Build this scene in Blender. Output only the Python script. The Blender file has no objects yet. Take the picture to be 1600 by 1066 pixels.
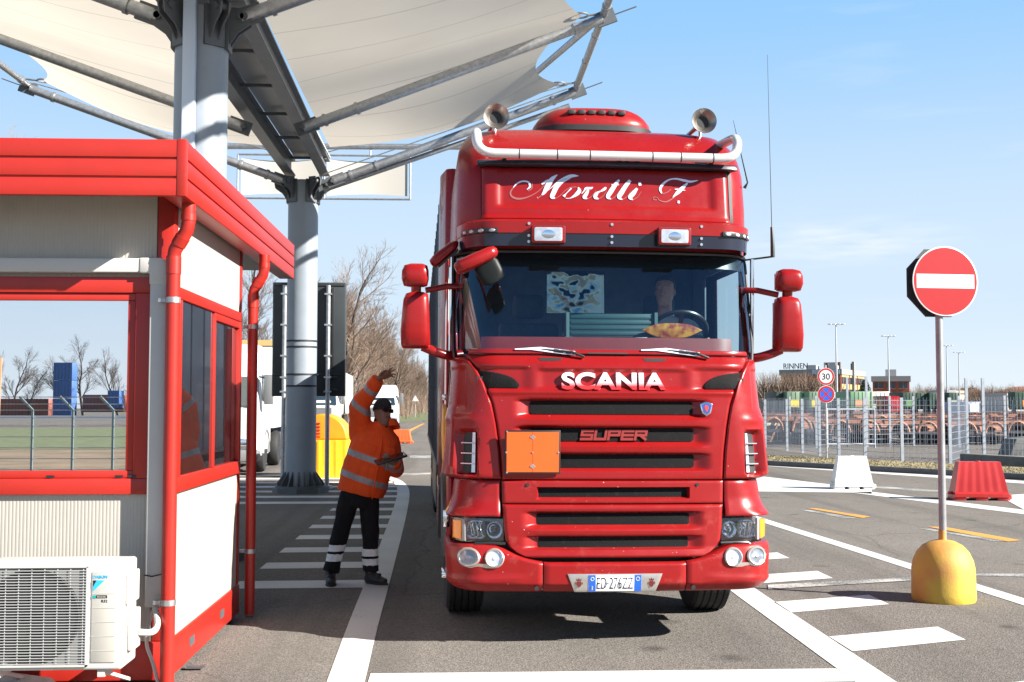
import bpy, bmesh, math, random
import numpy as np
from mathutils import Vector, Matrix, noise
R = math.radians
PI = math.pi
random.seed(7)
C = bpy.context.scene.collection
SC = bpy.context.scene
# ------------------------------------------------------------------ camera, sky, sun, exposure
CAM_H = 1.75
YAW, PITCH, FPX = R(2.7), R(3.15), 1800.0
cam = bpy.data.objects.new('camera', bpy.data.cameras.new('camera'))
C.objects.link(cam)
cam.location = (0, 0, CAM_H)
cam.rotation_euler = (PI / 2 + PITCH, 0, -YAW)
cam.data.sensor_width = 36
cam.data.lens = FPX / 1600 * 36
cam.data.clip_end = 6000
SC.camera = cam
SUN_AZ, SUN_EL = R(-26.0), R(30.0)          # azimuth from +X, sun on the right and a little in front
sdir = Vector((math.cos(SUN_EL) * math.cos(SUN_AZ), math.cos(SUN_EL) * math.sin(SUN_AZ), math.sin(SUN_EL)))
sun = bpy.data.objects.new('sun', bpy.data.lights.new('sun', 'SUN'))
C.objects.link(sun)
sun.data.energy = 5.0
sun.data.angle = R(0.5)
sun.data.color = (1.0, 0.95, 0.87)
sun.rotation_euler = sdir.to_track_quat('Z', 'Y').to_euler()
sun.location = sdir * 50
W = bpy.data.worlds.new('World')
SC.world = W
W.use_nodes = True
wn, wl = W.node_tree.nodes, W.node_tree.links
SKY_LOW = 6.5
bg = wn['Background']
sky = wn.new('ShaderNodeTexSky')
sky.sky_type = 'NISHITA'
sky.sun_disc = False
sky.sun_elevation = SUN_EL
sky.sun_rotation = PI / 2 - SUN_AZ
sky.air_density = 1.0
sky.dust_density = 0.0
sky.ozone_density = 3.0
bg.inputs['Strength'].default_value = 0.05
# faint cirrus low on the right, part of the sky itself
tc = wn.new('ShaderNodeTexCoord')
mp = wn.new('ShaderNodeMapping'); mp.inputs['Scale'].default_value = (2.2, 2.2, 16)
nz = wn.new('ShaderNodeTexNoise'); nz.inputs['Scale'].default_value = 2.3; nz.inputs['Detail'].default_value = 7
rp = wn.new('ShaderNodeValToRGB'); rp.color_ramp.elements[0].position = 0.60; rp.color_ramp.elements[1].position = 0.92
rp.color_ramp.elements[1].color = (.35, .35, .35, 1)
mx = wn.new('ShaderNodeMixRGB'); mx.inputs['Color2'].default_value = (6.0, 6.5, 6.9, 1)
wl.new(tc.outputs['Generated'], mp.inputs['Vector']); wl.new(mp.outputs['Vector'], nz.inputs['Vector'])
wl.new(nz.outputs['Fac'], rp.inputs['Fac']); # one thin cloud low on the right
cd = wn.new('ShaderNodeVectorMath'); cd.operation = 'SUBTRACT'; wl.new(tc.outputs['Generated'], cd.inputs[0])
_c, _s, _p = math.cos(R(2.7)), math.sin(R(2.7)), (1322 - 800) / 1800
_d = Vector((_c * _p + _s, _c - _s * _p, (628 - 372) / 1800)).normalized(); cd.inputs[1].default_value = _d
cs = wn.new('ShaderNodeMapping'); cs.inputs['Scale'].default_value = (10, 0, 42); cs.inputs['Rotation'].default_value = (0, R(8), 0); wl.new(cd.outputs['Vector'], cs.inputs['Vector'])
cl = wn.new('ShaderNodeVectorMath'); cl.operation = 'LENGTH'; wl.new(cs.outputs['Vector'], cl.inputs[0])
cm_ = wn.new('ShaderNodeMapRange'); cm_.interpolation_type = 'SMOOTHSTEP'; cm_.inputs['From Min'].default_value = .1; cm_.inputs['From Max'].default_value = 1.1; cm_.inputs['To Min'].default_value = .9; cm_.inputs['To Max'].default_value = 0; wl.new(cl.outputs['Value'], cm_.inputs['Value'])
cn = wn.new('ShaderNodeTexNoise'); cn.inputs['Scale'].default_value = 9; cn.inputs['Detail'].default_value = 8; wl.new(mp.outputs['Vector'], cn.inputs['Vector'])
cnr = wn.new('ShaderNodeMapRange'); cnr.inputs['From Min'].default_value = .35; cnr.inputs['From Max'].default_value = .65; wl.new(cn.outputs['Fac'], cnr.inputs['Value'])
cmul = wn.new('ShaderNodeMath'); cmul.operation = 'MULTIPLY'; wl.new(cm_.outputs['Result'], cmul.inputs[0]); wl.new(cnr.outputs['Result'], cmul.inputs[1])
cadd = wn.new('ShaderNodeMath'); cadd.operation = 'ADD'; cadd.use_clamp = True; wl.new(rp.outputs['Color'], cadd.inputs[0]); wl.new(cmul.outputs['Value'], cadd.inputs[1])
wl.new(cadd.outputs['Value'], mx.inputs['Fac'])
# pale blue near the horizon, deeper blue higher up, darkening towards the zenith
sxyz = wn.new('ShaderNodeSeparateXYZ'); wl.new(tc.outputs['Generated'], sxyz.inputs['Vector'])
lowr = wn.new('ShaderNodeValToRGB'); cr_ = lowr.color_ramp; cr_.interpolation = 'EASE'
for k_, (p_, c_) in enumerate(((0.0, (.86, .96, 1.03)), (.10, (.70, .865, 1.03)), (.36, (.325, .64, 1.04)), (.42, (.26, .58, 1.0)))):
    e_ = cr_.elements[k_] if k_ < 2 else cr_.elements.new(p_)
    e_.position = p_; e_.color = (*c_, 1)
wl.new(sxyz.outputs['Z'], lowr.inputs['Fac'])
low = wn.new('ShaderNodeMixRGB'); low.blend_type = 'MULTIPLY'; low.inputs['Fac'].default_value = 1; low.inputs['Color2'].default_value = (SKY_LOW, SKY_LOW, SKY_LOW, 1)
wl.new(lowr.outputs['Color'], low.inputs['Color1'])
hz_ = wn.new('ShaderNodeMapRange'); hz_.inputs['From Min'].default_value = .38; hz_.inputs['From Max'].default_value = .62; hz_.inputs['To Min'].default_value = 1; hz_.inputs['To Max'].default_value = 0
wl.new(sxyz.outputs['Z'], hz_.inputs['Value'])
veil = wn.new('ShaderNodeMixRGB'); wl.new(low.outputs['Color'], veil.inputs['Color2'])
gain = wn.new('ShaderNodeMixRGB'); gain.blend_type = 'MULTIPLY'; gain.inputs['Fac'].default_value = 1; gain.inputs['Color2'].default_value = (.40, .46, .55, 1)
wl.new(sky.outputs['Color'], gain.inputs['Color1'])
wl.new(hz_.outputs['Result'], veil.inputs['Fac']); wl.new(gain.outputs['Color'], veil.inputs['Color1'])
wl.new(veil.outputs['Color'], mx.inputs['Color1']); wl.new(mx.outputs['Color'], bg.inputs['Color'])
SC.view_settings.view_transform = 'Standard'
SC.view_settings.look = 'None'
SC.view_settings.exposure = 1.58
SC.view_settings.gamma = 1

_fw = Vector((math.sin(YAW) * math.cos(PITCH), math.cos(YAW) * math.cos(PITCH), math.sin(PITCH)))
_rt = Vector((math.cos(YAW), -math.sin(YAW), 0))
_up = _rt.cross(_fw)
def ray(px, py): return _fw + _rt * ((px - 800) / FPX) + _up * ((533 - py) / FPX)
def G(px, py, z=0.0):                        # point of the ground seen at a photo pixel
    d = ray(px, py); t = (z - CAM_H) / d.z
    return Vector((0, 0, CAM_H)) + d * t
def Yp(px, py, y):                           # point at distance y
    d = ray(px, py); return Vector((0, 0, CAM_H)) + d * (y / d.y)

# ------------------------------------------------------------------ materials
MATS = {}
def P(name, col, rough=.5, metal=0., coat=0., nz=0., ns=8., bump=0., bs=60., spec=.5, emit=None, dirt=None, ds=3.):
    m = bpy.data.materials.new(name); m.use_nodes = True
    n, l = m.node_tree.nodes, m.node_tree.links
    b = n['Principled BSDF']
    b.inputs['Base Color'].default_value = (*col, 1)
    b.inputs['Roughness'].default_value = rough
    b.inputs['Metallic'].default_value = metal
    b.inputs['Coat Weight'].default_value = coat
    b.inputs['Coat Roughness'].default_value = .04
    b.inputs['Specular IOR Level'].default_value = spec
    co = n.new('ShaderNodeTexCoord')
    if nz:
        t = n.new('ShaderNodeTexNoise'); t.inputs['Scale'].default_value = ns; t.inputs['Detail'].default_value = 8; t.inputs['Roughness'].default_value = .65
        l.new(co.outputs['Object'], t.inputs['Vector'])
        h = n.new('ShaderNodeMixRGB'); h.blend_type = 'MIX'
        h.inputs['Color1'].default_value = (*[c * (1 - nz) for c in col], 1)
        h.inputs['Color2'].default_value = (*[min(1, c * (1 + nz)) for c in col], 1)
        r = n.new('ShaderNodeMapRange'); r.inputs['From Min'].default_value = .3; r.inputs['From Max'].default_value = .7
        l.new(t.outputs['Fac'], r.inputs['Value']); l.new(r.outputs['Result'], h.inputs['Fac'])
        out = h.outputs['Color']
        if dirt:
            t2 = n.new('ShaderNodeTexNoise'); t2.inputs['Scale'].default_value = ds; t2.inputs['Detail'].default_value = 10; t2.inputs['Roughness'].default_value = .75
            l.new(co.outputs['Object'], t2.inputs['Vector'])
            r2 = n.new('ShaderNodeMapRange'); r2.inputs['From Min'].default_value = .56; r2.inputs['From Max'].default_value = .76; r2.inputs['To Max'].default_value = .55
            l.new(t2.outputs['Fac'], r2.inputs['Value'])
            h2 = n.new('ShaderNodeMixRGB'); h2.inputs['Color2'].default_value = (*dirt, 1)
            l.new(r2.outputs['Result'], h2.inputs['Fac']); l.new(out, h2.inputs['Color1'])
            out = h2.outputs['Color']
        l.new(out, b.inputs['Base Color'])
    if bump:
        t = n.new('ShaderNodeTexNoise'); t.inputs['Scale'].default_value = bs; t.inputs['Detail'].default_value = 6
        l.new(co.outputs['Object'], t.inputs['Vector'])
        bu = n.new('ShaderNodeBump'); bu.inputs['Strength'].default_value = bump; bu.inputs['Distance'].default_value = .01
        l.new(t.outputs['Fac'], bu.inputs['Height']); l.new(bu.outputs['Normal'], b.inputs['Normal'])
    if emit:
        b.inputs['Emission Color'].default_value = (*col, 1); b.inputs['Emission Strength'].default_value = emit
    MATS[name] = m
    return m

def glass(name, tint, gl_fac, gl_col=(1, 1, 1), rough=0.0):
    """window glass: tinted transparent + mirror reflection growing towards grazing"""
    m = bpy.data.materials.new(name); m.use_nodes = True
    n, l = m.node_tree.nodes, m.node_tree.links
    n.remove(n['Principled BSDF'])
    tr = n.new('ShaderNodeBsdfTransparent'); tr.inputs['Color'].default_value = (*tint, 1)
    gl = n.new('ShaderNodeBsdfGlossy'); gl.inputs['Roughness'].default_value = rough; gl.inputs['Color'].default_value = (*gl_col, 1)
    ge = n.new('ShaderNodeNewGeometry'); dt = n.new('ShaderNodeVectorMath'); dt.operation = 'DOT_PRODUCT'
    l.new(ge.outputs['Incoming'], dt.inputs[0]); l.new(ge.outputs['Normal'], dt.inputs[1])
    ab = n.new('ShaderNodeMath'); ab.operation = 'ABSOLUTE'; l.new(dt.outputs['Value'], ab.inputs[0])
    om = n.new('ShaderNodeMath'); om.operation = 'SUBTRACT'; om.inputs[0].default_value = 1; l.new(ab.outputs['Value'], om.inputs[1])
    pw = n.new('ShaderNodeMath'); pw.operation = 'POWER'; pw.inputs[1].default_value = 5; l.new(om.outputs['Value'], pw.inputs[0])
    ad = n.new('ShaderNodeMath'); ad.operation = 'MULTIPLY_ADD'; ad.use_clamp = True; ad.inputs[1].default_value = .9; ad.inputs[2].default_value = .04 + gl_fac
    l.new(pw.outputs['Value'], ad.inputs[0])
    mi = n.new('ShaderNodeMixShader')
    l.new(ad.outputs['Value'], mi.inputs['Fac']); l.new(tr.outputs['BSDF'], mi.inputs[1]); l.new(gl.outputs['BSDF'], mi.inputs[2])
    l.new(mi.outputs['Shader'], n['Material Output'].inputs['Surface'])
    return m

def mirror_glass(name, base, fac, gcol):
    m = bpy.data.materials.new(name); m.use_nodes = True
    n, l = m.node_tree.nodes, m.node_tree.links
    b = n['Principled BSDF']; b.inputs['Base Color'].default_value = (*base, 1); b.inputs['Roughness'].default_value = .3
    gl = n.new('ShaderNodeBsdfGlossy'); gl.inputs['Roughness'].default_value = 0.005; gl.inputs['Color'].default_value = (*gcol, 1)
    fr = n.new('ShaderNodeFresnel'); fr.inputs['IOR'].default_value = 1.5
    ad = n.new('ShaderNodeMath'); ad.operation = 'ADD'; ad.use_clamp = True; ad.inputs[1].default_value = fac
    l.new(fr.outputs['Fac'], ad.inputs[0])
    mi = n.new('ShaderNodeMixShader')
    l.new(ad.outputs['Value'], mi.inputs['Fac']); l.new(b.outputs['BSDF'], mi.inputs[1]); l.new(gl.outputs['BSDF'], mi.inputs[2])
    l.new(mi.outputs['Shader'], n['Material Output'].inputs['Surface'])
    return m

def asphalt(name, c1, c2, patch):
    m = bpy.data.materials.new(name); m.use_nodes = True
    n, l = m.node_tree.nodes, m.node_tree.links
    b = n['Principled BSDF']; b.inputs['Roughness'].default_value = .9; b.inputs['Specular IOR Level'].default_value = .08
    co = n.new('ShaderNodeTexCoord')
    def noi(s, d, r=.6):
        t = n.new('ShaderNodeTexNoise'); t.inputs['Scale'].default_value = s; t.inputs['Detail'].default_value = d; t.inputs['Roughness'].default_value = r
        l.new(co.outputs['Object'], t.inputs['Vector']); return t.outputs['Fac']
    def mr(x, a, bb, c=0., d=1.):
        r = n.new('ShaderNodeMapRange'); r.inputs['From Min'].default_value = a; r.inputs['From Max'].default_value = bb
        r.inputs['To Min'].default_value = c; r.inputs['To Max'].default_value = d; l.new(x, r.inputs['Value']); return r.outputs['Result']
    def mixc(f, a, bb):
        h = n.new('ShaderNodeMixRGB'); l.new(f, h.inputs['Fac'])
        for k, v in (('Color1', a), ('Color2', bb)):
            if isinstance(v, tuple): h.inputs[k].default_value = (*v, 1)
            else: l.new(v, h.inputs[k])
        return h.outputs['Color']
    big = mixc(mr(noi(.22, 6, .6), .35, .68), c1, c2)
    med = mixc(mr(noi(1.7, 9, .75), .55, .75, 0, .55), big, patch)
    fine = n.new('ShaderNodeTexVoronoi'); fine.inputs['Scale'].default_value = 95
    l.new(co.outputs['Object'], fine.inputs['Vector'])
    grit = n.new('ShaderNodeMixRGB'); grit.blend_type = 'MULTIPLY'; grit.inputs['Fac'].default_value = .65
    l.new(med, grit.inputs['Color1'])
    gr = n.new('ShaderNodeValToRGB'); gr.color_ramp.elements[0].color = (.45, .45, .45, 1); gr.color_ramp.elements[1].color = (1.6, 1.55, 1.5, 1)
    sep = n.new('ShaderNodeSeparateColor'); l.new(fine.outputs['Color'], sep.inputs['Color'])
    l.new(sep.outputs['Red'], gr.inputs['Fac']); l.new(gr.outputs['Color'], grit.inputs['Color2'])
    # thin tar cracks
    vo = n.new('ShaderNodeTexVoronoi'); vo.feature = 'DISTANCE_TO_EDGE'; vo.inputs['Scale'].default_value = .21
    dist = n.new('ShaderNodeTexNoise'); dist.inputs['Scale'].default_value = 1.4; dist.inputs['Detail'].default_value = 6
    l.new(co.outputs['Object'], dist.inputs['Vector'])
    vm = n.new('ShaderNodeMixRGB'); vm.inputs['Fac'].default_value = .25
    l.new(co.outputs['Object'], vm.inputs['Color1']); l.new(dist.outputs['Color'], vm.inputs['Color2']); l.new(vm.outputs['Color'], vo.inputs['Vector'])
    crk = mr(vo.outputs['Distance'], .001, .004, .22, 0)
    # tyre-polished tracks along the lanes and pale scuffed patches
    tm_ = n.new('ShaderNodeMapping'); tm_.inputs['Scale'].default_value = (1.6, .05, 1); l.new(co.outputs['Object'], tm_.inputs['Vector'])
    tt_ = n.new('ShaderNodeTexNoise'); tt_.inputs['Scale'].default_value = 1.0; tt_.inputs['Detail'].default_value = 4; l.new(tm_.outputs['Vector'], tt_.inputs['Vector'])
    trk = mr(tt_.outputs['Fac'], .52, .68, 0, .50)
    scf = mr(noi(.55, 12, .82), .60, .72, 0, .5)
    # oil spots
    sp = n.new('ShaderNodeTexVoronoi'); sp.inputs['Scale'].default_value = 1.3; sp.inputs['Randomness'].default_value = 1
    l.new(vm.outputs['Color'], sp.inputs['Vector'])
    oil = mr(sp.outputs['Distance'], .03, .13, .5, 0)
    c = mixc(trk, grit.outputs['Color'], (.085, .079, .073))
    c = mixc(scf, c, (.30, .285, .26))
    c = mixc(crk, c, (.018, .017, .017))
    c = mixc(oil, c, (.025, .023, .022))
    l.new(c, b.inputs['Base Color'])
    bu = n.new('ShaderNodeBump'); bu.inputs['Strength'].default_value = .5; bu.inputs['Distance'].default_value = .006
    l.new(fine.outputs['Distance'], bu.inputs['Height']); l.new(bu.outputs['Normal'], b.inputs['Normal'])
    return m

def paint_marking(name, col, wear):
    m = bpy.data.materials.new(name); m.use_nodes = True
    n, l = m.node_tree.nodes, m.node_tree.links
    b = n['Principled BSDF']; b.inputs['Roughness'].default_value = .75
    co = n.new('ShaderNodeTexCoord')
    t = n.new('ShaderNodeTexNoise'); t.inputs['Scale'].default_value = 45; t.inputs['Detail'].default_value = 8; t.inputs['Roughness'].default_value = .8
    t2 = n.new('ShaderNodeTexNoise'); t2.inputs['Scale'].default_value = 2.2; t2.inputs['Detail'].default_value = 5
    l.new(co.outputs['Object'], t.inputs['Vector']); l.new(co.outputs['Object'], t2.inputs['Vector'])
    ad = n.new('ShaderNodeMath'); ad.operation = 'MULTIPLY_ADD'; ad.inputs[1].default_value = .45
    l.new(t2.outputs['Fac'], ad.inputs[0]); l.new(t.outputs['Fac'], ad.inputs[2])
    r = n.new('ShaderNodeMapRange'); r.inputs['From Min'].default_value = .86 - wear; r.inputs['From Max'].default_value = .98 - wear
    l.new(ad.outputs['Value'], r.inputs['Value'])
    h = n.new('ShaderNodeMixRGB'); h.inputs['Color1'].default_value = (*col, 1); h.inputs['Color2'].default_value = (.12, .115, .11, 1)
    l.new(r.outputs['Result'], h.inputs['Fac'])
    t3 = n.new('ShaderNodeTexNoise'); t3.inputs['Scale'].default_value = .9; t3.inputs['Detail'].default_value = 6
    l.new(co.outputs['Object'], t3.inputs['Vector'])
    h2 = n.new('ShaderNodeMixRGB'); h2.blend_type = 'MULTIPLY'; h2.inputs['Fac'].default_value = .35
    l.new(h.outputs['Color'], h2.inputs['Color1']); l.new(t3.outputs['Fac'], h2.inputs['Color2'])
    l.new(h2.outputs['Color'], b.inputs['Base Color'])
    return m

def specks(m, scale, size, col, amount=.8):
    """tiny splashes of dried dirt"""
    n, l = m.node_tree.nodes, m.node_tree.links; b = n['Principled BSDF']
    lk = b.inputs['Base Color'].links
    co = n.new('ShaderNodeTexCoord'); v = n.new('ShaderNodeTexVoronoi'); v.inputs['Scale'].default_value = scale; l.new(co.outputs['Object'], v.inputs['Vector'])
    sep = n.new('ShaderNodeSeparateColor'); l.new(v.outputs['Color'], sep.inputs['Color'])
    sz = n.new('ShaderNodeMath'); sz.operation = 'MULTIPLY'; sz.inputs[1].default_value = size; l.new(sep.outputs['Red'], sz.inputs[0])
    lt = n.new('ShaderNodeMath'); lt.operation = 'LESS_THAN'; l.new(v.outputs['Distance'], lt.inputs[0]); l.new(sz.outputs['Value'], lt.inputs[1])
    g = n.new('ShaderNodeMath'); g.operation = 'GREATER_THAN'; g.inputs[1].default_value = .55; l.new(sep.outputs['Green'], g.inputs[0])
    f = n.new('ShaderNodeMath'); f.operation = 'MULTIPLY'; l.new(lt.outputs['Value'], f.inputs[0]); l.new(g.outputs['Value'], f.inputs[1])
    f2 = n.new('ShaderNodeMath'); f2.operation = 'MULTIPLY'; f2.inputs[1].default_value = amount; l.new(f.outputs['Value'], f2.inputs[0])
    h = n.new('ShaderNodeMixRGB'); h.inputs['Color2'].default_value = (*col, 1); l.new(f2.outputs['Value'], h.inputs['Fac'])
    if lk: l.new(lk[0].from_socket, h.inputs['Color1'])
    else: h.inputs['Color1'].default_value = b.inputs['Base Color'].default_value
    l.new(h.outputs['Color'], b.inputs['Base Color'])
    # dust film: uneven roughness
    t = n.new('ShaderNodeTexNoise'); t.inputs['Scale'].default_value = 3.5; t.inputs['Detail'].default_value = 9; t.inputs['Roughness'].default_value = .7; l.new(co.outputs['Object'], t.inputs['Vector'])
    r = n.new('ShaderNodeMapRange'); r.inputs['From Min'].default_value = .3; r.inputs['From Max'].default_value = .7; r0 = b.inputs['Roughness'].default_value
    r.inputs['To Min'].default_value = r0 * .7; r.inputs['To Max'].default_value = min(1, r0 * 1.5); l.new(t.outputs['Fac'], r.inputs['Value']); l.new(r.outputs['Result'], b.inputs['Roughness'])

# ------------------------------------------------------------------ mesh helpers
def link(o, parent=None):
    C.objects.link(o)
    if parent is not None: o.parent = parent
    return o
def finish(me, mats, smooth):
    for m in (mats if isinstance(mats, (list, tuple)) else [mats]): me.materials.append(m)
    if smooth is not None:
        me.shade_smooth()
        if smooth < 180: me.set_sharp_from_angle(angle=R(smooth))
def mesh_obj(name, verts, faces, mats, parent=None, smooth=None, mi=None):
    me = bpy.data.meshes.new(name)
    me.from_pydata([tuple(v) for v in verts], [], faces)
    if mi is not None: me.polygons.foreach_set('material_index', mi)
    finish(me, mats, smooth)
    me.update()
    return link(bpy.data.objects.new(name, me), parent)
class MB:
    def __init__(s): s.bm = bmesh.new(); s.mi = 0
    def f(s, vs):
        try:
            fc = s.bm.faces.new(vs); fc.material_index = s.mi; return fc
        except ValueError: return None
    def v(s, p): return s.bm.verts.new(p)
    def box(s, x0, x1, y0, y1, z0, z1, M=None):
        ps = [Vector((x, y, z)) for x in (x0, x1) for y in (y0, y1) for z in (z0, z1)]
        if M is not None: ps = [M @ p for p in ps]
        v = [s.v(p) for p in ps]
        for q in ((0, 1, 3, 2), (4, 6, 7, 5), (0, 4, 5, 1), (2, 3, 7, 6), (0, 2, 6, 4), (1, 5, 7, 3)): s.f([v[i] for i in q])
        return s
    def bar(s, a, b, w, h, up=(0, 0, 1)):                     # box beam from a to b
        a, b = Vector(a), Vector(b); d = (b - a); L = d.length; d.normalize()
        x = d.cross(Vector(up)); x.normalize(); z = x.cross(d)
        M = Matrix((x, d, z)).transposed().to_4x4(); M.translation = a
        return s.box(-w / 2, w / 2, 0, L, -h / 2, h / 2, M)
    def rings(s, rs, cap=True, closed=False):
        rv = [[s.v(p) for p in r] for r in rs]
        n = len(rv[0])
        for a, b in zip(rv, rv[1:] + ([rv[0]] if closed else [])):
            for i in range(n): s.f([a[i], a[(i + 1) % n], b[(i + 1) % n], b[i]])
        if cap and not closed:
            s.f(rv[0][::-1]); s.f(rv[-1])
        return s
    def tube(s, pts, r, n=10, cap=True, closed=False):
        pts = [Vector(p) for p in pts]
        rr = r if isinstance(r, (list, tuple)) else [r] * len(pts)
        rs = []; ref = None
        for i, p in enumerate(pts):
            if closed: d = pts[(i + 1) % len(pts)] - pts[i - 1]
            else: d = pts[min(i + 1, len(pts) - 1)] - pts[max(i - 1, 0)]
            d.normalize()
            if ref is None:
                ref = Vector((0, 0, 1)) if abs(d.z) < .9 else Vector((1, 0, 0))
            x = d.cross(ref); x.normalize(); y = x.cross(d); ref = y
            rs.append([p + (x * math.cos(2 * PI * k / n) + y * math.sin(2 * PI * k / n)) * rr[i] for k in range(n)])
        return s.rings(rs, cap, closed)
    def cyl(s, a, b, r, n=16, r2=None): return s.tube([a, b], [r, r if r2 is None else r2], n)
    def lathe(s, prof, n=24, M=None):
        rs = []
        for r, z in prof:
            ring = [Vector((r * math.cos(2 * PI * k / n), r * math.sin(2 * PI * k / n), z)) for k in range(n)]
            rs.append([M @ p for p in ring] if M is not None else ring)
        return s.rings(rs)
    def prism(s, poly, f, a, b):                              # poly of 2D points, f(u, v, w) -> 3D
        A = [s.v(f(u, v, a)) for u, v in poly]; B = [s.v(f(u, v, b)) for u, v in poly]
        n = len(poly)
        s.f(A[::-1]); s.f(B)
        for i in range(n): s.f([A[i], A[(i + 1) % n], B[(i + 1) % n], B[i]])
        return s
    def ball(s, c, r, n=16, m=10, sc=(1, 1, 1)):
        c = Vector(c)
        rs = []
        for j in range(1, m):
            t = PI * j / m
            rs.append([c + Vector((math.sin(t) * math.cos(2 * PI * k / n) * sc[0], math.sin(t) * math.sin(2 * PI * k / n) * sc[1], math.cos(t) * sc[2])) * r for k in range(n)])
        return s.rings(rs)
    def build(s, name, mats, parent=None, smooth=35, bevel=0., seg=2, bang=30):
        bmesh.ops.recalc_face_normals(s.bm, faces=s.bm.faces)
        if bevel:
            es = [e for e in s.bm.edges if len(e.link_faces) == 2 and e.calc_face_angle(0) > R(bang)]
            bmesh.ops.bevel(s.bm, geom=es, offset=bevel, segments=seg, profile=.5, affect='EDGES', clamp_overlap=True)
        me = bpy.data.meshes.new(name)
        s.bm.to_mesh(me); s.bm.free()
        finish(me, mats, smooth)
        return link(bpy.data.objects.new(name, me), parent)
def tag(o, label=None, cat=None, group=None, kind=None):
    if label: o['label'] = label
    if cat: o['category'] = cat
    if group: o['group'] = group
    if kind: o['kind'] = kind
    return o
def thing(name, label, cat, loc=(0, 0, 0), rz=0., group=None):
    o = bpy.data.objects.new(name, None); C.objects.link(o)
    o.empty_display_size = .2
    o.location = loc; o.rotation_euler = (0, 0, rz)
    return tag(o, label, cat, group)
def kids(o): return [c for c in bpy.data.objects if c.parent == o]
def copy_tree(o, parent=None):
    ch = KIDS.get(o.name)
    if ch is None: ch = KIDS[o.name] = kids(o)
    c = o.copy(); C.objects.link(c); c.parent = parent
    for k in ch: copy_tree(k, c)
    return c
KIDS = {}
def dup(o, loc, rz, label=None):
    c = copy_tree(o); c.location = loc; c.rotation_euler = (0, 0, rz)
    if label: c['label'] = label
    return c
def smoothstep(a, b, x):
    t = min(1, max(0, (x - a) / (b - a))); return t * t * (3 - 2 * t)
def catmull(pts, k=8):
    pts = [np.array(p, float) for p in pts]; out = []
    P_ = [2 * pts[0] - pts[1]] + pts + [2 * pts[-1] - pts[-2]]
    for i in range(1, len(P_) - 2):
        a, b, c, d = P_[i - 1:i + 3]
        for j in range(k):
            t = j / k
            out.append(.5 * ((2 * b) + (c - a) * t + (2 * a - 5 * b + 4 * c - d) * t * t + (3 * b - a - 3 * c + d) * t ** 3))
    out.append(pts[-1]); return out
def text_bm(txt, w, h, depth, bold=0., f=None, shear=0.):
    """lettering as geometry: centred box of w x h, front face at depth; f maps (u, v, o) to 3D"""
    cu = bpy.data.curves.new('lettering', 'FONT'); cu.body = txt; cu.size = 1; cu.extrude = .05; cu.offset = bold; cu.shear = shear
    cu.resolution_u = 4
    o = bpy.data.objects.new('lettering', cu); C.objects.link(o)
    dg = bpy.context.evaluated_depsgraph_get()
    me = o.evaluated_get(dg).to_mesh()
    bm = bmesh.new(); bm.from_mesh(me)
    o.evaluated_get(dg).to_mesh_clear()
    bpy.data.objects.remove(o); bpy.data.curves.remove(cu)
    xs = [v.co.x for v in bm.verts]; ys = [v.co.y for v in bm.verts]
    x0, x1, y0, y1 = min(xs), max(xs), min(ys), max(ys)
    for v in bm.verts:
        u = ((v.co.x - x0) / (x1 - x0) - .5) * w; vv = ((v.co.y - y0) / (y1 - y0) - .5) * h
        v.co = f(u, vv, depth if v.co.z > 0 else 0.)
    s = MB(); s.bm.free(); s.bm = bm
    return s
BLOCK = {'S': [[(1, 1), (0, 1), (0, .5), (1, .5), (1, 0), (0, 0)]], 'U': [[(0, 1), (0, 0), (1, 0), (1, 1)]],
         'P': [[(0, 0), (0, 1), (1, 1), (1, .5), (0, .5)]], 'E': [[(1, 1), (0, 1), (0, 0), (1, 0)], [(0, .5), (1, .5)]],
         'R': [[(0, 0), (0, 1), (1, 1), (1, .5), (0, .5)], [(.45, .5), (1, 0)]]}
def block_text(s, txt, w, h, t, depth, f, shear=.15):
    n = len(txt); cw = w / n; lw = cw * .76
    for i, ch in enumerate(txt):
        for st in BLOCK[ch]:
            for (ax, ay), (bx, by) in zip(st, st[1:]):
                a = Vector((ax * lw, ay * (h - t) + t / 2)); b = Vector((bx * lw, by * (h - t) + t / 2)); d = (b - a)
                if d.length < 1e-6: continue
                d.normalize(); nn = Vector((-d.y, d.x)) * t / 2; a -= d * t / 2; b += d * t / 2
                q = [a + nn, a - nn, b - nn, b + nn]
                q = [(-w / 2 + i * cw + p.x + shear * (p.y - h / 2), p.y - h / 2) for p in q]
                s.prism(q, f, 0, depth + .0003 * (i % 2) + .0002 * (abs(d.x) > .5))
    return s
def polymesh(name, pts, z, mat, label, kind='structure', parent=None):
    return mesh_obj(name, [(p[0], p[1], z) for p in pts], [list(range(len(pts)))], mat, parent)
# ------------------------------------------------------------------ shared materials
M_asph = asphalt('asphalt', (.136, .127, .117), (.178, .165, .150), (.108, .102, .096))
M_white = paint_marking('white_marking', (.66, .65, .62), .045)
M_wornw = paint_marking('worn_white_marking', (.52, .51, .48), .20)
M_orangel = paint_marking('orange_marking', (.75, .33, .05), .08)
M_steel = P('galvanised_steel', (.42, .43, .44), .45, .85, nz=.25, ns=14)
M_grey = P('grey_column_paint', (.23, .26, .30), .45, nz=.06, ns=3, bump=.03)
M_dkgrey = P('dark_steel_paint', (.085, .092, .10), .5, nz=.15, ns=5)
M_kred = P('kiosk_red_enamel', (.36, .018, .011), .38, nz=.08, ns=2.5, bump=.02, bs=9, dirt=(.27, .028, .02), ds=1.6)
M_kwhite = P('kiosk_white_panel', (.405, .378, .335), .5, nz=.05, ns=2, dirt=(.30, .28, .245), ds=1.4)
M_white_pl = P('white_plastic', (.52, .505, .475), .42, nz=.03, ns=3)
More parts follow.
